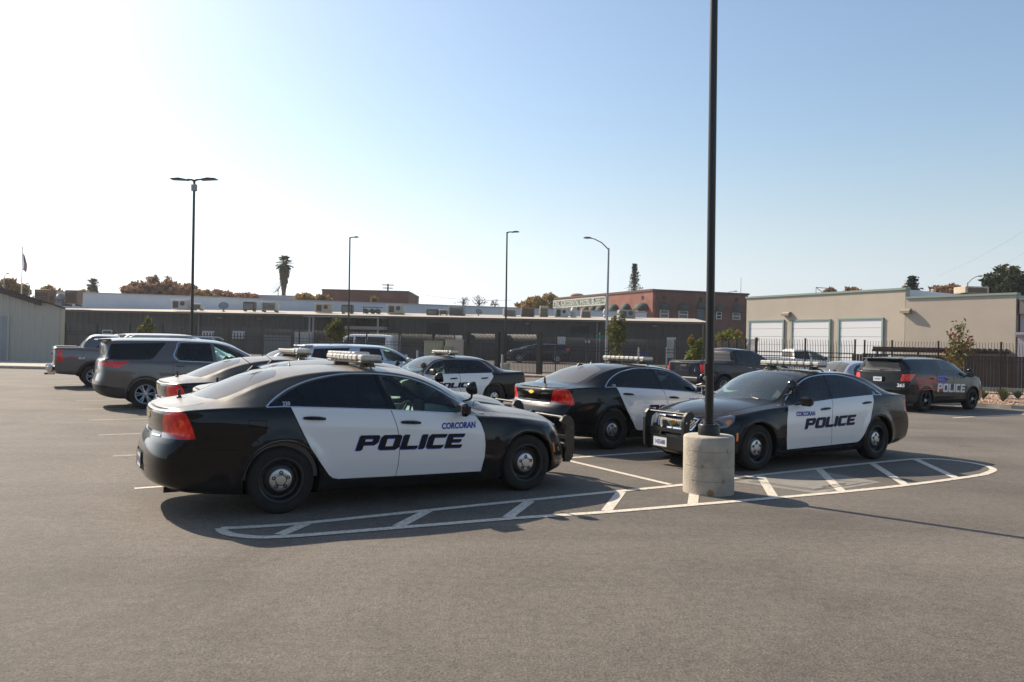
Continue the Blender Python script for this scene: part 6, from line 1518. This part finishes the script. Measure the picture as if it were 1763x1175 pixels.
def tree(name, label, cat, base, H, crown, n, leaf, lm, group=None, clumps=26, trunk=.12, lean=0, stakes=False, seed=1, bare=0, fill=.5):
    """crown=(x,z,half width,half height) relative to the base"""
    rnd = random.Random(seed); o = empty(name, base, 0, label, cat, group)
    cx, cz, rw, rh = crown; tips = []
    for _ in range(clumps):
        while True:
            p = Vector((rnd.uniform(-1, 1), rnd.uniform(-1, 1), rnd.uniform(-1, 1)))
            if fill < p.length < 1: break
        tips.append(Vector((cx + p.x * rw, p.y * rw, cz + p.z * rh)))
    tb = MB(); fork = Vector((cx * .5, 0, max(.15 * H, cz - rh * .75)))
    tb.tube([(0, 0, 0), fork * .5, fork, Vector((cx, 0, cz + rh * .4))], [trunk, trunk * .8, trunk * .65, trunk * .15], 7)
    for t_ in tips:
        s = fork.lerp(Vector((cx, 0, cz + rh * .3)), rnd.uniform(0, .7)); m_ = s.lerp(t_, .5) + Vector((0, 0, rh * .08))
        tb.tube([s, m_, t_], [trunk * .32, trunk * .2, trunk * .06], 4)
        if bare:
            for _ in range(bare): tb.tube([m_.lerp(t_, rnd.random()), t_ + Vector((rnd.uniform(-.3, .3) * rw, rnd.uniform(-.3, .3) * rw, rnd.uniform(0, .35) * rh))], [trunk * .07, trunk * .03], 3)
    tb.build('trunk', BARK, o)
    if n:
        V, Fa = [], []
        for _ in range(n):
            t_ = tips[rnd.randrange(len(tips))]; r = (rnd.random() ** .6) * .42
            v = Vector((rnd.gauss(0, 1), rnd.gauss(0, 1), rnd.gauss(0, 1))).normalized() * r
            c = t_ + Vector((v.x * rw, v.y * rw, v.z * rh * 1.0)); s = leaf * rnd.uniform(.6, 1.3)
            a = Vector((rnd.gauss(0, 1), rnd.gauss(0, 1), rnd.gauss(0, .6))).normalized(); b = a.orthogonal().normalized(); b = (Matrix.Rotation(rnd.uniform(0, 6.28), 3, a) @ b)
            c2 = a.cross(b); k = len(V); V += [c - b * s, c + c2 * s * .45, c + b * s, c - c2 * s * .45]; Fa.append((k, k + 1, k + 2, k + 3))
        mk('crown', V, Fa, lm, o)
    if stakes:
        for s in (-1, 1): mb = MB(); mb.tube([(s * .35, 0, 0), (s * .35, 0, 1.6)], .03, 6); mb.build('stake', mat('stake_wood', (.25, .18, .12), .9), o)
    return o
def ptree(u, v0, v1, uw, Y, label, lm, name='tree', cat='tree', n=3000, leaf=None, zb=None, **k):
    """crown spans rows v0..v1 and half width uw pixels, at depth Y"""
    top = at(u, v0, Y); bot = at(u, v1, Y); z0 = gz(Y) if zb is None else zb; rw = uw * Y / F; rh = (top.z - bot.z) / 2
    return tree(name, label, cat, (top.x, Y, z0), top.z - z0, (0, (top.z + bot.z) / 2 - z0, rw, rh), n, leaf or Y * .0022, lm, **k)
GRN = leafmat('dusty_green_leaves', (.075, .085, .022), (.15, .135, .035), (.11, .11, .03))
ORG = leafmat('autumn_orange_leaves', (.24, .13, .045), (.15, .13, .05), (.30, .19, .06), .5, .4)
RBR = leafmat('autumn_red_brown_leaves', (.22, .105, .07), (.15, .11, .07), (.27, .15, .09), .5, .4)
DGR = leafmat('dark_green_leaves', (.022, .034, .016), (.055, .06, .025))
PIN = leafmat('pine_needles', (.018, .032, .022), (.04, .055, .035))
YGR = leafmat('yellow_green_leaves', (.16, .16, .02), (.26, .10, .03), (.13, .16, .03), .9)
MIX = leafmat('sparse_mixed_leaves', (.13, .12, .03), (.22, .07, .04), (.12, .13, .04), 2.2)
YT = 'young trees planted along the lot edge'
ptree(255, 549, 592, 17, 47, 'small round yellow green young tree above the roof of the beige SUV', GRN, n=1100, leaf=.12, group=YT, seed=2, trunk=.06, clumps=16, fill=.2)
ptree(576, 552, 592, 17, 46, 'bushy dark green young tree left of the white van', GRN, n=1800, leaf=.11, group=YT, seed=3, trunk=.06, clumps=20, fill=.2)
ptree(1062, 536, 622, 15, 43.5, 'tall loose young tree in front of the street lamp pole', GRN, n=800, leaf=.11, group=YT, seed=5, trunk=.06, clumps=24, fill=.1, stakes=True)
ptree(1196, 583, 632, 14, 43, 'narrow upright shrub tree just left of the dark pickup cab', YGR, n=1700, leaf=.10, group=YT, seed=6, trunk=.05, clumps=22, fill=.1)
ptree(1650, 560, 640, 20, 31.5, 'sparse leaning young tree with reddening lower leaves right of the black police SUV', MIX, n=520, leaf=.09, group=YT, seed=7, trunk=.045, clumps=26, fill=.1)
ptree(1255, 566, 606, 22, 62, 'round yellow green bush tinged with red below the brick hotel', YGR, 'bush', 'bush', n=3000, leaf=.13, seed=9, clumps=40, fill=.3)
FT = 'autumn trees beyond the buildings'
for i, (u, v0, v1, uw, Y, lab, lm, n) in enumerate([
    (8, 476, 520, 24, 100, 'orange and green tree behind the shed roof at the left edge', ORG, 3000), (40, 492, 512, 9, 100, 'small orange tree top just right of the flagpole', ORG, 900),
    (85, 492, 520, 22, 110, 'thin pale tree behind the leftmost roof cooler', ORG, 700), (150, 500, 522, 20, 112, 'low orange tree below the small far palm', ORG, 900),
    (243, 485, 520, 26, 112, 'wide red brown tree left of the double headed light pole', RBR, 3200), (278, 479, 520, 26, 114, 'tallest red brown tree just left of the double headed light pole', RBR, 3200), (318, 491, 520, 22, 113, 'red brown tree crown right behind the double headed light pole', RBR, 2400),
    (346, 500, 522, 16, 110, 'green and brown low tree right of the double headed light pole', ORG, 1400), (385, 502, 522, 24, 112, 'low red brown tree above the roof satellite dish', RBR, 2200), (425, 505, 522, 22, 116, 'low rusty tree left of the tall palm', RBR, 1600),
    (522, 506, 524, 18, 103, 'yellow green tree top right of the tall palm', ORG, 1500), (557, 509, 526, 12, 103, 'small yellow tree in front of the brown brick wall', ORG, 900), (644, 512, 524, 5, 100, 'tiny orange tree top above the fan drums', ORG, 400),
    (921, 514, 540, 18, 104, 'orange tree between the gate light pole and the hotel', ORG, 2200), (947, 509, 540, 16, 135, 'orange brown tree touching the left end of the hotel sign', ORG, 2200), (900, 521, 540, 12, 108, 'low yellow tree left of the orange ones by the hotel', ORG, 1000),
    (1467, 497, 512, 13, 80, 'low brown bush top above the second roller door', RBR, 900), (1430, 499, 512, 9, 80, 'small brown bush top beside the pipe frame', RBR, 500), (1632, 493, 512, 24, 85, 'reddish tree above the stucco wing', RBR, 2200)]):
    ptree(u, v0, v1, uw, Y, lab, lm, n=n, leaf=.30, group=FT, seed=20 + i, trunk=.25, clumps=26, fill=.35)
ptree(1748, 462, 530, 42, 84, 'large dark green tree above the right end of the stucco wing', DGR, n=9000, leaf=.30, seed=60, trunk=.4, clumps=46, fill=.35)
ptree(797, 510, 530, 12, 100, 'bare twiggy tree above the grey roof cooler', RBR, n=70, leaf=.13, group='bare trees behind the warehouse', seed=70, trunk=.14, clumps=18, bare=4)
ptree(825, 508, 532, 14, 100, 'bare tree with a few red leaves left of the gate light pole', RBR, n=70, leaf=.13, group='bare trees behind the warehouse', seed=71, trunk=.14, clumps=22, bare=4)
ptree(852, 516, 532, 10, 100, 'small bare tree closest to the gate light pole', RBR, n=70, leaf=.13, group='bare trees behind the warehouse', seed=72, trunk=.12, clumps=14, bare=4)
def conifer(u, v0, v1, uw, Y, label, seed, ragged=.5):
    rnd = random.Random(seed); T = at(u, v0, Y); B = at(u, v1, Y); H = T.z - gz(Y); zb = B.z - gz(Y); W_ = uw * Y / F
    o = empty('conifer_tree', (T.x, Y, gz(Y)), 0, label, 'tree', 'conifers beyond the buildings')
    mb = MB(); mb.tube([(0, 0, 0), (0, 0, H)], [.35, .03], 7); mb.build('trunk', BARK, o); V, Fa = [], []; z = zb
    while z < H:
        t_ = (z - zb) / (H - zb); r = W_ * (1 - t_) ** .8 * rnd.uniform(1 - ragged, 1.1) + .15; a = rnd.uniform(0, 6.28)
        for j in range(6):
            a += 6.28 / 6 + rnd.uniform(-.3, .3); L = r * rnd.uniform(.6, 1.1)
            for q in range(24):
                s = rnd.random(); c = Vector((math.cos(a) * L * s, math.sin(a) * L * s, z - .12 * L * s + rnd.uniform(-.25, .2))); c += Vector((rnd.uniform(-.3, .3), rnd.uniform(-.3, .3), 0))
                k = len(V); sz = .2; d1 = Vector((rnd.gauss(0, 1), rnd.gauss(0, 1), rnd.gauss(0, .4))).normalized() * sz; d2 = Vector((rnd.gauss(0, 1), rnd.gauss(0, 1), rnd.gauss(0, .5))).normalized() * sz * .5
                V += [c - d1, c + d2, c + d1, c - d2]; Fa.append((k, k + 1, k + 2, k + 3))
        z += H * .02 + .12
    mk('crown', V, Fa, PIN, o)
conifer(1093, 454, 508, 15, 140, 'tall ragged conifer behind the corner of the brick hotel', 3)
conifer(1571, 474, 505, 19, 80, 'broad low conifer above the step of the stucco building', 5, .3)
def palm(u, v0, vs, vb, uw, Y, label, skirt=True, seed=1):
    rnd = random.Random(seed); T = at(u, v0, Y); z0 = gz(Y); S_ = at(u, vs, Y).z - z0; B = at(u, vb, Y).z - z0; H = T.z - z0; W_ = uw * Y / F
    o = empty('palm_tree', (T.x, Y, z0), 0, label, 'tree', 'palms beyond the warehouse')
    hub = H - (H - S_) * .45
    mb = MB(); mb.lathe([(.42, 0), (.36, B), (.30, hub)], n=12); mb.build('trunk', mat('palm_bark', (.16, .12, .09), .9, noise=(3, .7, (.08, .06, .05))), o)
    mb = MB()
    for k in range(95):
        a = rnd.uniform(0, 6.28); el = rnd.uniform(-.6, 1.3); L = W_ * rnd.uniform(.8, 1.15)
        d_ = Vector((math.cos(a) * math.cos(el), math.sin(a) * math.cos(el), math.sin(el))); c = Vector((0, 0, hub)); e2 = c + d_ * L * .75; s_2 = Vector((-math.sin(a), math.cos(a), 0))
        for f_ in range(9):
            ang = (f_ - 4) * .26; dd = (d_ * math.cos(ang) + s_2 * math.sin(ang)); tip = e2 + dd * L * .45 - Vector((0, 0, L * .12)); w2 = Vector((0, 0, 1)).cross(dd).normalized() * .07
            mb.add([e2 - w2 * .3, e2 + w2 * .3, e2.lerp(tip, .5) + w2, tip, e2.lerp(tip, .5) - w2], [(0, 1, 2, 3, 4)])
        mb.tube([c, e2], .03, 3)
    mb.build('crown', leafmat('palm_fronds', (.05, .065, .035), (.09, .10, .05)), o, False)
    if skirt:
        mb = MB()
        for k in range(420):
            a = rnd.uniform(0, 6.28); z = rnd.uniform(B, hub); r = (.35 + (z - B) / (hub - B) * W_ * .55) * rnd.uniform(.75, 1.05); p = Vector((math.cos(a) * r * .6, math.sin(a) * r * .6, z)); q = Vector((math.cos(a) * r, math.sin(a) * r, z - rnd.uniform(.6, 1.3))); s = Vector((-math.sin(a), math.cos(a), 0)) * .14
            mb.add([p - s * .4, p + s * .4, q + s, q - s], [(0, 1, 2, 3)])
        mb.build('dead_frond_skirt', leafmat('dead_fronds', (.13, .095, .065), (.08, .06, .045)), o, False)
palm(490, 443, 470, 492, 14.5, 135, 'tall palm with a thick skirt of dead fronds behind the warehouse', True, 4)
palm(160, 484, 498, 510, 11, 125, 'small far palm left of the red brown trees', True, 5)
for i, (u, v, Y, s, lab) in enumerate([(1727, 697, 28.6, .42, 'spiky green shrub in the gravel bed in front of the iron fence'), (1693, 688, 30, .3, 'small green shrub by the nose of the black police SUV'), (1752, 692, 30.5, .3, 'dry little shrub in the gravel at the right edge')]):
    p = at(u, v, Y); rnd = random.Random(i); o = empty('shrub', (p.x, Y, .14), 0, lab, 'shrub', 'shrubs in the gravel bed'); mb = MB()
    for _ in range(170):
        a = rnd.uniform(0, 6.28); t_ = rnd.uniform(.05, .8); L = s * rnd.uniform(.7, 1.4); q = Vector((math.cos(a) * t_, math.sin(a) * t_, 1)) * L; w_ = Vector((-math.sin(a), math.cos(a), 0)) * .012
        mb.add([-w_, w_, q * .6 + w_ * 1.4, q, q * .6 - w_ * 1.4], [(0, 1, 2, 3, 4)])
    mb.build('leaves', leafmat('shrub_leaves', (.06, .09, .04), (.12, .12, .07)), o, False)
# ---------------------------------------------------------------- small things far off
o = empty('flagpole', (at(37, 500, 95).x, 95, gz(95)), 0, 'white flagpole with a furled flag above the shed roof', 'flagpole')
H = at(37, 428, 95).z - gz(95); mb = MB(); mb.lathe([(.08, 0), (.05, H), (0, H + .02)], n=10); mb.sphere((0, 0, H + .08), .1, 5); mb.build('pole', mat('white_pole', (.6, .6, .6), .4), o)
zt = at(37, 436, 95).z - gz(95); zb = at(37, 464, 95).z - gz(95); mb = MB(); n = 14; k = 16; V = []
for i in range(k + 1):
    for j in range(n + 1):
        s = j / n; t_ = i / k; V.append((.06 + s * (.25 + .35 * math.sin(t_ * 2.6)), .10 * math.sin(s * 11 + t_ * 2), zt + (zb - zt) * t_ - s * .4))
def flagpart(cond, name, m):
    mb = MB(); mb.add(V, [(i * (n + 1) + j, i * (n + 1) + j + 1, (i + 1) * (n + 1) + j + 1, (i + 1) * (n + 1) + j) for i in range(k) for j in range(n) if cond(i, j)])
    return mb.build(name, m, o, False)
fb = flagpart(lambda i, j: i > 6 and j % 2 == 0 or (i <= 6 and j > 6 and j % 2 == 0), 'flag', mat('flag_red', (.35, .02, .03), .8)); flagpart(lambda i, j: (i > 6 or j > 6) and j % 2 == 1, 'flag_white_stripes', mat('flag_white', (.55, .5, .5), .8)); flagpart(lambda i, j: i <= 6 and j <= 6, 'flag_canton', mat('flag_blue', (.03, .035, .16), .8))
def utility_pole(u, Y, v0, label, arms):
    T = at(u, v0, Y); z0 = gz(Y); o = empty('utility_pole', (T.x, Y, z0), 0, label, 'utility pole', 'utility poles beyond the roofs'); H = T.z - z0
    mb = MB(); mb.lathe([(.2, 0), (.13, H), (0, H)], n=10); mb.build('pole', BARK, o)
    for dz, w_ in arms: mb = MB(); mb.box((0, 0, H - dz), (w_, .12, .14)); mb.build('crossarm', BARK, o)
utility_pole(288.5, 115, 475, 'wooden utility pole above the red brown trees', ((.2, 1.2),))
utility_pole(668, 125, 489, 'utility pole with two crossarms behind the brown brick wall', ((.2, 1.9), (.7, 1.6)))
utility_pole(1658, 150, 498, 'short far pole above the reddish tree', ((.2, 1.0),))
o = empty('antenna_mast', (at(1275, 520, 112).x, 112, 0), 0, 'thin mast above the right end of the brick hotel', 'antenna'); mb = MB(); mb.tube([(0, 0, 8), (0, 0, at(1275, 478, 112).z)], [.07, .03], 5); mb.build('mast', GALV, o)
o = empty('mesh_dish', (at(479, 497, 120).x, 120, 0), 0, 'large mesh satellite dish left of the tall palm trunk', 'satellite dish')
z = at(479, 498, 120).z; mb = MB()
for r, h in ((.3, .02), (.6, .1), (.9, .25), (1.15, .42)): mb.tube([(r * math.cos(a), r * math.sin(a), h) for a in np.linspace(0, 6.283, 25)[:-1]], .03, 4, closed=True)
for a in np.linspace(0, 6.283, 17)[:-1]: mb.tube([(r * math.cos(a), r * math.sin(a), h) for r, h in ((0, 0), (.3, .02), (.6, .1), (.9, .25), (1.15, .42))], .02, 3)
mb.xform(Matrix.Translation((0, 0, z)) @ Matrix.Rotation(R_(-50), 4, 'Y') @ Matrix.Rotation(R_(35), 4, 'X')); mb.build('mesh_reflector', UNIT['grey'], o); mb = MB(); mb.tube([(0, 0, 5), (0, 0, z)], .08, 6); mb.build('mast', UNIT['grey'], o)
# power lines
mb = MB()
def wire(name, a, b, sag, label, r=.02):
    a, b = at(*a), at(*b); pts = [a.lerp(b, t_) - Vector((0, 0, sag * 4 * t_ * (1 - t_))) for t_ in np.linspace(0, 1, 14)]; mb = MB(); mb.tube(pts, r, 4); tag(mb.build('power_line', mat('black_wire', (.05, .05, .05), .7)), label, 'power line', 'thin power lines crossing the sky')
wire('w', (700, 502, 125), (880, 517, 100), .5, 'power line dipping right from the pole behind the brown brick wall')
wire('w', (1615, 475, 100), (1763, 398, 70), .3, 'upper power line rising to the right edge above the stucco wing', .006)
wire('w', (1700, 462, 100), (1763, 436, 70), .3, 'lower power line rising to the right edge by the dark tree', .006)
# street furniture behind the fence
def cabinet(u0, u1, v0, Y, c, label, d=.8):
    A_ = at(u0, v0, Y); B_ = at(u1, v0, Y); z0 = gz(Y); w_ = B_.x - A_.x; o = empty('utility_cabinet', ((A_.x + B_.x) / 2, Y, z0), 0, label, 'cabinet', 'utility cabinets by the gate'); h = A_.z - z0
    mb = MB(); mb.rbox((0, 0, h / 2), (w_, d, h), .03); mb.build('casing', c, o); mb = MB(); mb.rbox((0, 0, h + .03), (w_ + .08, d + .08, .06), .01); mb.build('lid', c, o); mb = MB(); mb.box((-w_ * .1, -d / 2 - .012, h * .5), (w_ * .7, .02, h * .8)); mb.build('door', c, o)
CB1 = mat('cabinet_olive', (.28, .27, .19), .6); CB2 = mat('cabinet_tan', (.36, .31, .25), .6)
cabinet(732, 762, 588.5, 49.3, CB1, 'olive utility cabinet left of the entry gate'); cabinet(768, 798, 586.5, 49.0, CB2, 'tan utility cabinet touching the entry gate post')
cabinet(765, 778, 598, 48.4, CB1, 'low stepped green box between the two utility cabinets', .5)
def bin_(u, Y, label):
    p = at(u, 600, Y); o = empty('wheelie_bin', (p.x, Y, gz(Y)), 0, label, 'bin', 'blue bins beyond the fence'); m = mat('blue_bin', (.02, .03, .16), .5)
    mb = MB(); mb.prism([(-.28, .1), (.28, .1), (.36, 1.02), (-.36, 1.02)], 'y', -.35, .35); mb.build('body', m, o); mb = MB(); mb.prism([(-.38, 1.02), (.38, 1.02), (.34, 1.12), (-.3, 1.12)], 'y', -.4, .4); mb.build('lid', m, o)
    for s in (-1, 1): mb = MB(); mb.lathe([(0, -.04), (.1, -.04), (.1, .04), (0, .04)], (s * .25, .3, .1), 12, 'y'); mb.build('wheel', BLACKT, o)
bin_(723, 53, 'blue wheeled bin left of the olive utility cabinet'); bin_(1107, 62, 'blue wheeled bin seen through the fence right of the young tree')
o = empty('street_sign', (at(1032, 600, 58).x, 58, gz(58)), 0, 'green street name sign on a thin pole beside the street lamp', 'sign'); H = at(1032, 582, 58).z - gz(58)
mb = MB(); mb.tube([(0, 0, 0), (0, 0, H)], .03, 6); mb.build('pole', GALV, o); mb = MB(); mb.box((0, 0, H + .12), (.62, .02, .17)); mb.build('sign_plate', mat('green_sign', (.01, .16, .09), .4), o); mb = MB(); mb.box((0, 0, H + .32), (.02, .55, .15)); mb.build('sign_plate', mat('green_sign'), o)
for i, (u, Y, v) in enumerate(((700, 50, 612), (719, 50, 605), (1148, 55, 600), (1100, 55, 600), (865, 47, 612))):
    p = at(u, v, Y); o = empty('bollard', (p.x, Y, gz(Y)), 0, ['short grey post left of the bins', 'grey post in front of the blue bin by the cabinets', 'thin pale post behind the fence right of the blue bin', 'thin pale post left of the blue bin beyond the fence', 'short pale post at the middle of the entry gate'][i], 'bollard', 'posts near the fence'); h = max(.9, p.z - gz(Y))
    mb = MB(); mb.lathe([(.07, 0), (.07, h), (.05, h + .04), (0, h + .05)], n=12); mb.build('post', GALV, o); mb = MB(); mb.lathe([(.1, 0), (.1, .05), (.07, .06)], n=12); mb.build('base', GALV, o)
# ---------------------------------------------------------------- vehicles in place
def put(o, x, y, a, label, cat, group=None, z=0):
    o.location = (x, y, z); o.rotation_euler = (0, 0, R_(a)); tag(o, label, cat, group); return o
PG_ = 'black and white patrol sedans with light bars'
S_ = None
car = caprice()
def unit(root, txt, sides=(1, -1)):
    for sd_ in sides: put_font(CAP['S'], txt, WHITEL, root, sd_, 's', .045, 1.113, .052, .005, .0006, name='unit_number')
def fleet(x, y, a, label, num, lb=True, front_plate=None):
    c = copy_tree(car); put(c, x, y, a, label, 'police car', PG_)
    if num: unit(c, num)
    if front_plate: plate(c, (4.105, -.03, .385), 0, front_plate)
    return c
c3 = fleet(*(J0 + n_ * 4.05 + e_ * -4.1)[:2], 32, 'dusty black patrol sedan parked between the nearest one and the one behind it, mostly hidden', None)
c2_ = fleet(-4.80, 13.15, 32, 'dusty black patrol sedan next to the grey brown SUV, third from the viewer', None)
c10 = fleet(1.34, 14.34, 32, 'black patrol sedan seen from behind, left of the light pole footing', '210')
c11 = fleet(5.80, 13.90, 212, 'black and white patrol sedan facing the light pole footing, front licence plate showing', '230', front_plate='1435688')
put(car, -2.82, 8.67, 32, 'nearest dusty black and white patrol sedan with unit number 220, tail lights at left', 'police car', PG_); unit(car, '220'); plate(car, (4.105, -.03, .385), 0, '')
cv = crown_vic(); put(cv, -.95, 22.61, 212, 'older boxy black and white patrol sedan facing left, in front of the entry gate', 'police car', PG_)
tv, S = suv('suv', GREYP); put(tv, -9.62, 19.95, 32, 'grey brown SUV with bright window frames, left of the patrol sedans', 'SUV', 'civilian cars in the lot')
racks(tv, -.35, 1.9, .60, 1.79, 1.80, SILVP)
ss, S = suv('suv', SILVP, H=1.73, kind='traverse'); p = row(18.2, 1.45); put(ss, p.x, p.y, 32, 'silver blue SUV with black roof rails behind the near light bar', 'SUV', 'civilian cars in the lot'); racks(ss, -.2, 1.7, .60, 1.725, 1.735, BLACKT)
bs, S = suv('suv', BEIGEP, H=1.93, kind='traverse', bz=1.24); p = row(19.9, -4.15); bs.scale = (.78, .96, 1); put(bs, p.x, p.y, 32, 'beige SUV whose roof shows behind the grey brown SUV', 'SUV', 'civilian cars in the lot')
b3 = MB(); b3.rbox((-.98, 0, 1.86), (.04, .3, .04), .01); b3.build('brake_light', RED, bs)
ws, S = suv('suv', WHITE, H=1.80, kind='explorer'); p = row(27, -3.2); put(ws, p.x, p.y, 32, 'white SUV roof far behind the grey brown SUV', 'SUV', 'civilian cars in the lot')
wsd, S = sedan('car', WHITE, 1.52); p = row(22, .75); put(wsd, p.x, p.y, 32, 'white sedan whose roof shows between the dusty light bar and the silver blue SUV', 'car', 'civilian cars in the lot')
sl, S = sedan('car', SILVP, 1.56); p = row(9.6, 17.1); put(sl, p.x, p.y, 32, 'silver blue sedan left of the black police SUV', 'car', 'civilian cars in the lot')
pk, S = truck('pickup_truck', GREYB, 'sail'); put(pk, -14.9, 27.3, 32, 'grey pickup with covered bed and Z71 style side badge, leftmost in the lot', 'pickup', 'pickups around the lot'); pk['label'] = 'grey pickup with covered bed and red tail lights, leftmost vehicle in the lot'
put_font(S, 'Z71', mat('red_badge', (.4, .02, .02), .4), pk, -1, 's', -.70, .985, .13, .006, .003, sx=1.1, name='lettering', shear=.3); put_font(S, '4x4', SILVER, pk, -1, 's', -.42, .985, .12, .006, .002, sx=1.1, shear=.3)
dp, S = truck('pickup_truck', NAVYP, 'crew'); put(dp, 7.9, 31.1, 32, 'dark crew cab pickup parked inside the lot behind the near light pole', 'pickup', 'pickups around the lot')
wp, S = truck('pickup_truck', WHITE, 'crew'); p = at(1328, 620, 45); put(wp, p.x + .6, 46, 8, 'white pickup on the street in front of the roller doors', 'pickup', 'pickups around the lot', .12)
vn = van('van', WHITE); p = at(600, 600, 62); put(vn, p.x - .2, 62, 176, 'white van beyond the fence behind the silver blue SUV', 'van', None, gz(62)); vn.location.x = at(655, 600, 62).x
dc, S = suv('suv', NAVYP, H=1.6, kind='explorer'); put(dc, at(958, 600, 63).x, 63, 182, 'dark blue car on the street seen through the entry gate', 'car', 'civilian cars on the street', gz(63)); 
# black police SUV with flag graphics
ex, S = suv('police_suv', BLACK, (-1.05, 3.92), 2.865, 1.76, .99, 1.27, 'dark', .37, kind='explorer'); put(ex, 12.78, 25.4, 32.3, 'black police SUV with flag stripes and white lettering, unit 265', 'police car', None)
RS = mat('red_stripe', (.60, .05, .04), .5); BS = mat('blue_canton', (.04, .06, .35), .5)
def flank_poly(pts, m, name, off=.004, side=-1):
    q, n = onsurf(S, pts, off, side); N = len(pts) // 2; Fa = [(i, i + 1, N + i + 1, N + i) for i in range(N - 1)]
    fnn = np.cross(q[Fa[0][1]] - q[Fa[0][0]], q[Fa[0][2]] - q[Fa[0][0]])
    if (fnn * n[0]).sum() < 0: Fa = [t_[::-1] for t_ in Fa]
    return mk(name, q, Fa, m, ex)
for sd_ in (-1, 1):
    for k in range(7):
        xs = np.linspace(-.58 + .03 * k, .62 + .09 * k, 12); zz = 1.115 - .062 * k; wv = lambda x: .02 * math.sin(x * 4 + k * .2) - .02 * (x + .5) * (k > 3)
        ok = [x for x in xs if math.hypot(x, zz - .37) > .47]
        if len(ok) > 2: flank_poly([('s', x, zz + wv(x)) for x in ok] + [('s', x, zz - .032 + wv(x)) for x in ok], RS, 'flag_stripe', side=sd_)
    bc = flank_poly([('s', x, 1.18) for x in np.linspace(.66, 1.20, 6)] + [('s', x, .95) for x in np.linspace(.66, 1.20, 6)], BS, 'flag_canton', .006, side=sd_)
    for k in range(10):
        x, z = .72 + (k % 5) * .105, 1.13 if k < 5 else 1.03
        q, n = onsurf(S, [('s', x + .024 * math.cos(a) * (1 if j % 2 else .45), z + .024 * math.sin(a) * (1 if j % 2 else .45)) for j, a in enumerate(np.linspace(0, 6.283, 11)[:-1])], .009, sd_)
        fa = tuple(range(10)); mk('star', q, [fa if sd_ > 0 else fa[::-1]], WHITEL, bc)
    x0, x1 = (.62, 2.33) if sd_ < 0 else (2.33, .62)
    put_word(S, 'POLICE', WHITEL, ex, sd_, x0, x1, .64, .27, -.02 * -sd_ * (1 if sd_ < 0 else -1), .12, .008, grow=.06)
    put_word(S, 'CORCORAN', mat('grey_lettering', (.30, .30, .33), .5), ex, sd_, (1.72 if sd_ < 0 else 2.45), (2.45 if sd_ < 0 else 1.72), 1.035, .055, 0, .1, .008)
put_font(S, '265', WHITEL, ex, -1, 'r', -.72, .79, .15, .006, .004, name='unit_number')
plate(ex, (-1.10, 0, 1.02), math.pi, '1442967'); racks(ex, -.55, 1.6, .58, 1.755, 1.765, BLACKT)
for sd_ in (1, -1): spotlight(ex, 2.55, sd_ * 1.02, 1.33, sd_)
wl = MB(); wl.tube([(-.93, .05, 1.33), (-.90, -.25, 1.34), (-.90, -.45, 1.335)], .012, 5); wl.build('rear_wiper', BLACKT, ex)

# how dusty and glare-paled each vehicle is (object colour, read by the paint)
kids = {}
for c in col.objects:
    if c.parent: kids.setdefault(c.parent.name, []).append(c)
def dusty(o, d):
    o.color = (d, 1, 1, 1)
    for c in kids.get(o.name, []): dusty(c, d)
for o_, d_ in ((c11, .10), (c10, .14), (c3, .75), (c2_, .8), (car, .82), (cv, .25), (ex, .05), (dp, .1), (dc, .1), (tv, .8), (pk, .6)): dusty(o_, d_)

# thin autumn haze
hz_ = MB(); hz_.box((0, 70, 6), (420, 240, 14.5)); hz_.v = [(x, y, z) for x, y, z in hz_.v]
hm = bpy.data.materials.new('haze'); hm.use_nodes = True; hn = hm.node_tree; hn.nodes.clear()
ho = hn.nodes.new('ShaderNodeOutputMaterial'); hv = hn.nodes.new('ShaderNodeVolumePrincipled'); hv.inputs['Density'].default_value = .0003; hv.inputs['Color'].default_value = (.93, .95, .98, 1); hv.inputs['Anisotropy'].default_value = .3
hn.links.new(hv.outputs[0], ho.inputs['Volume'])
tag(hz_.build('haze', hm), None, kind='stuff')
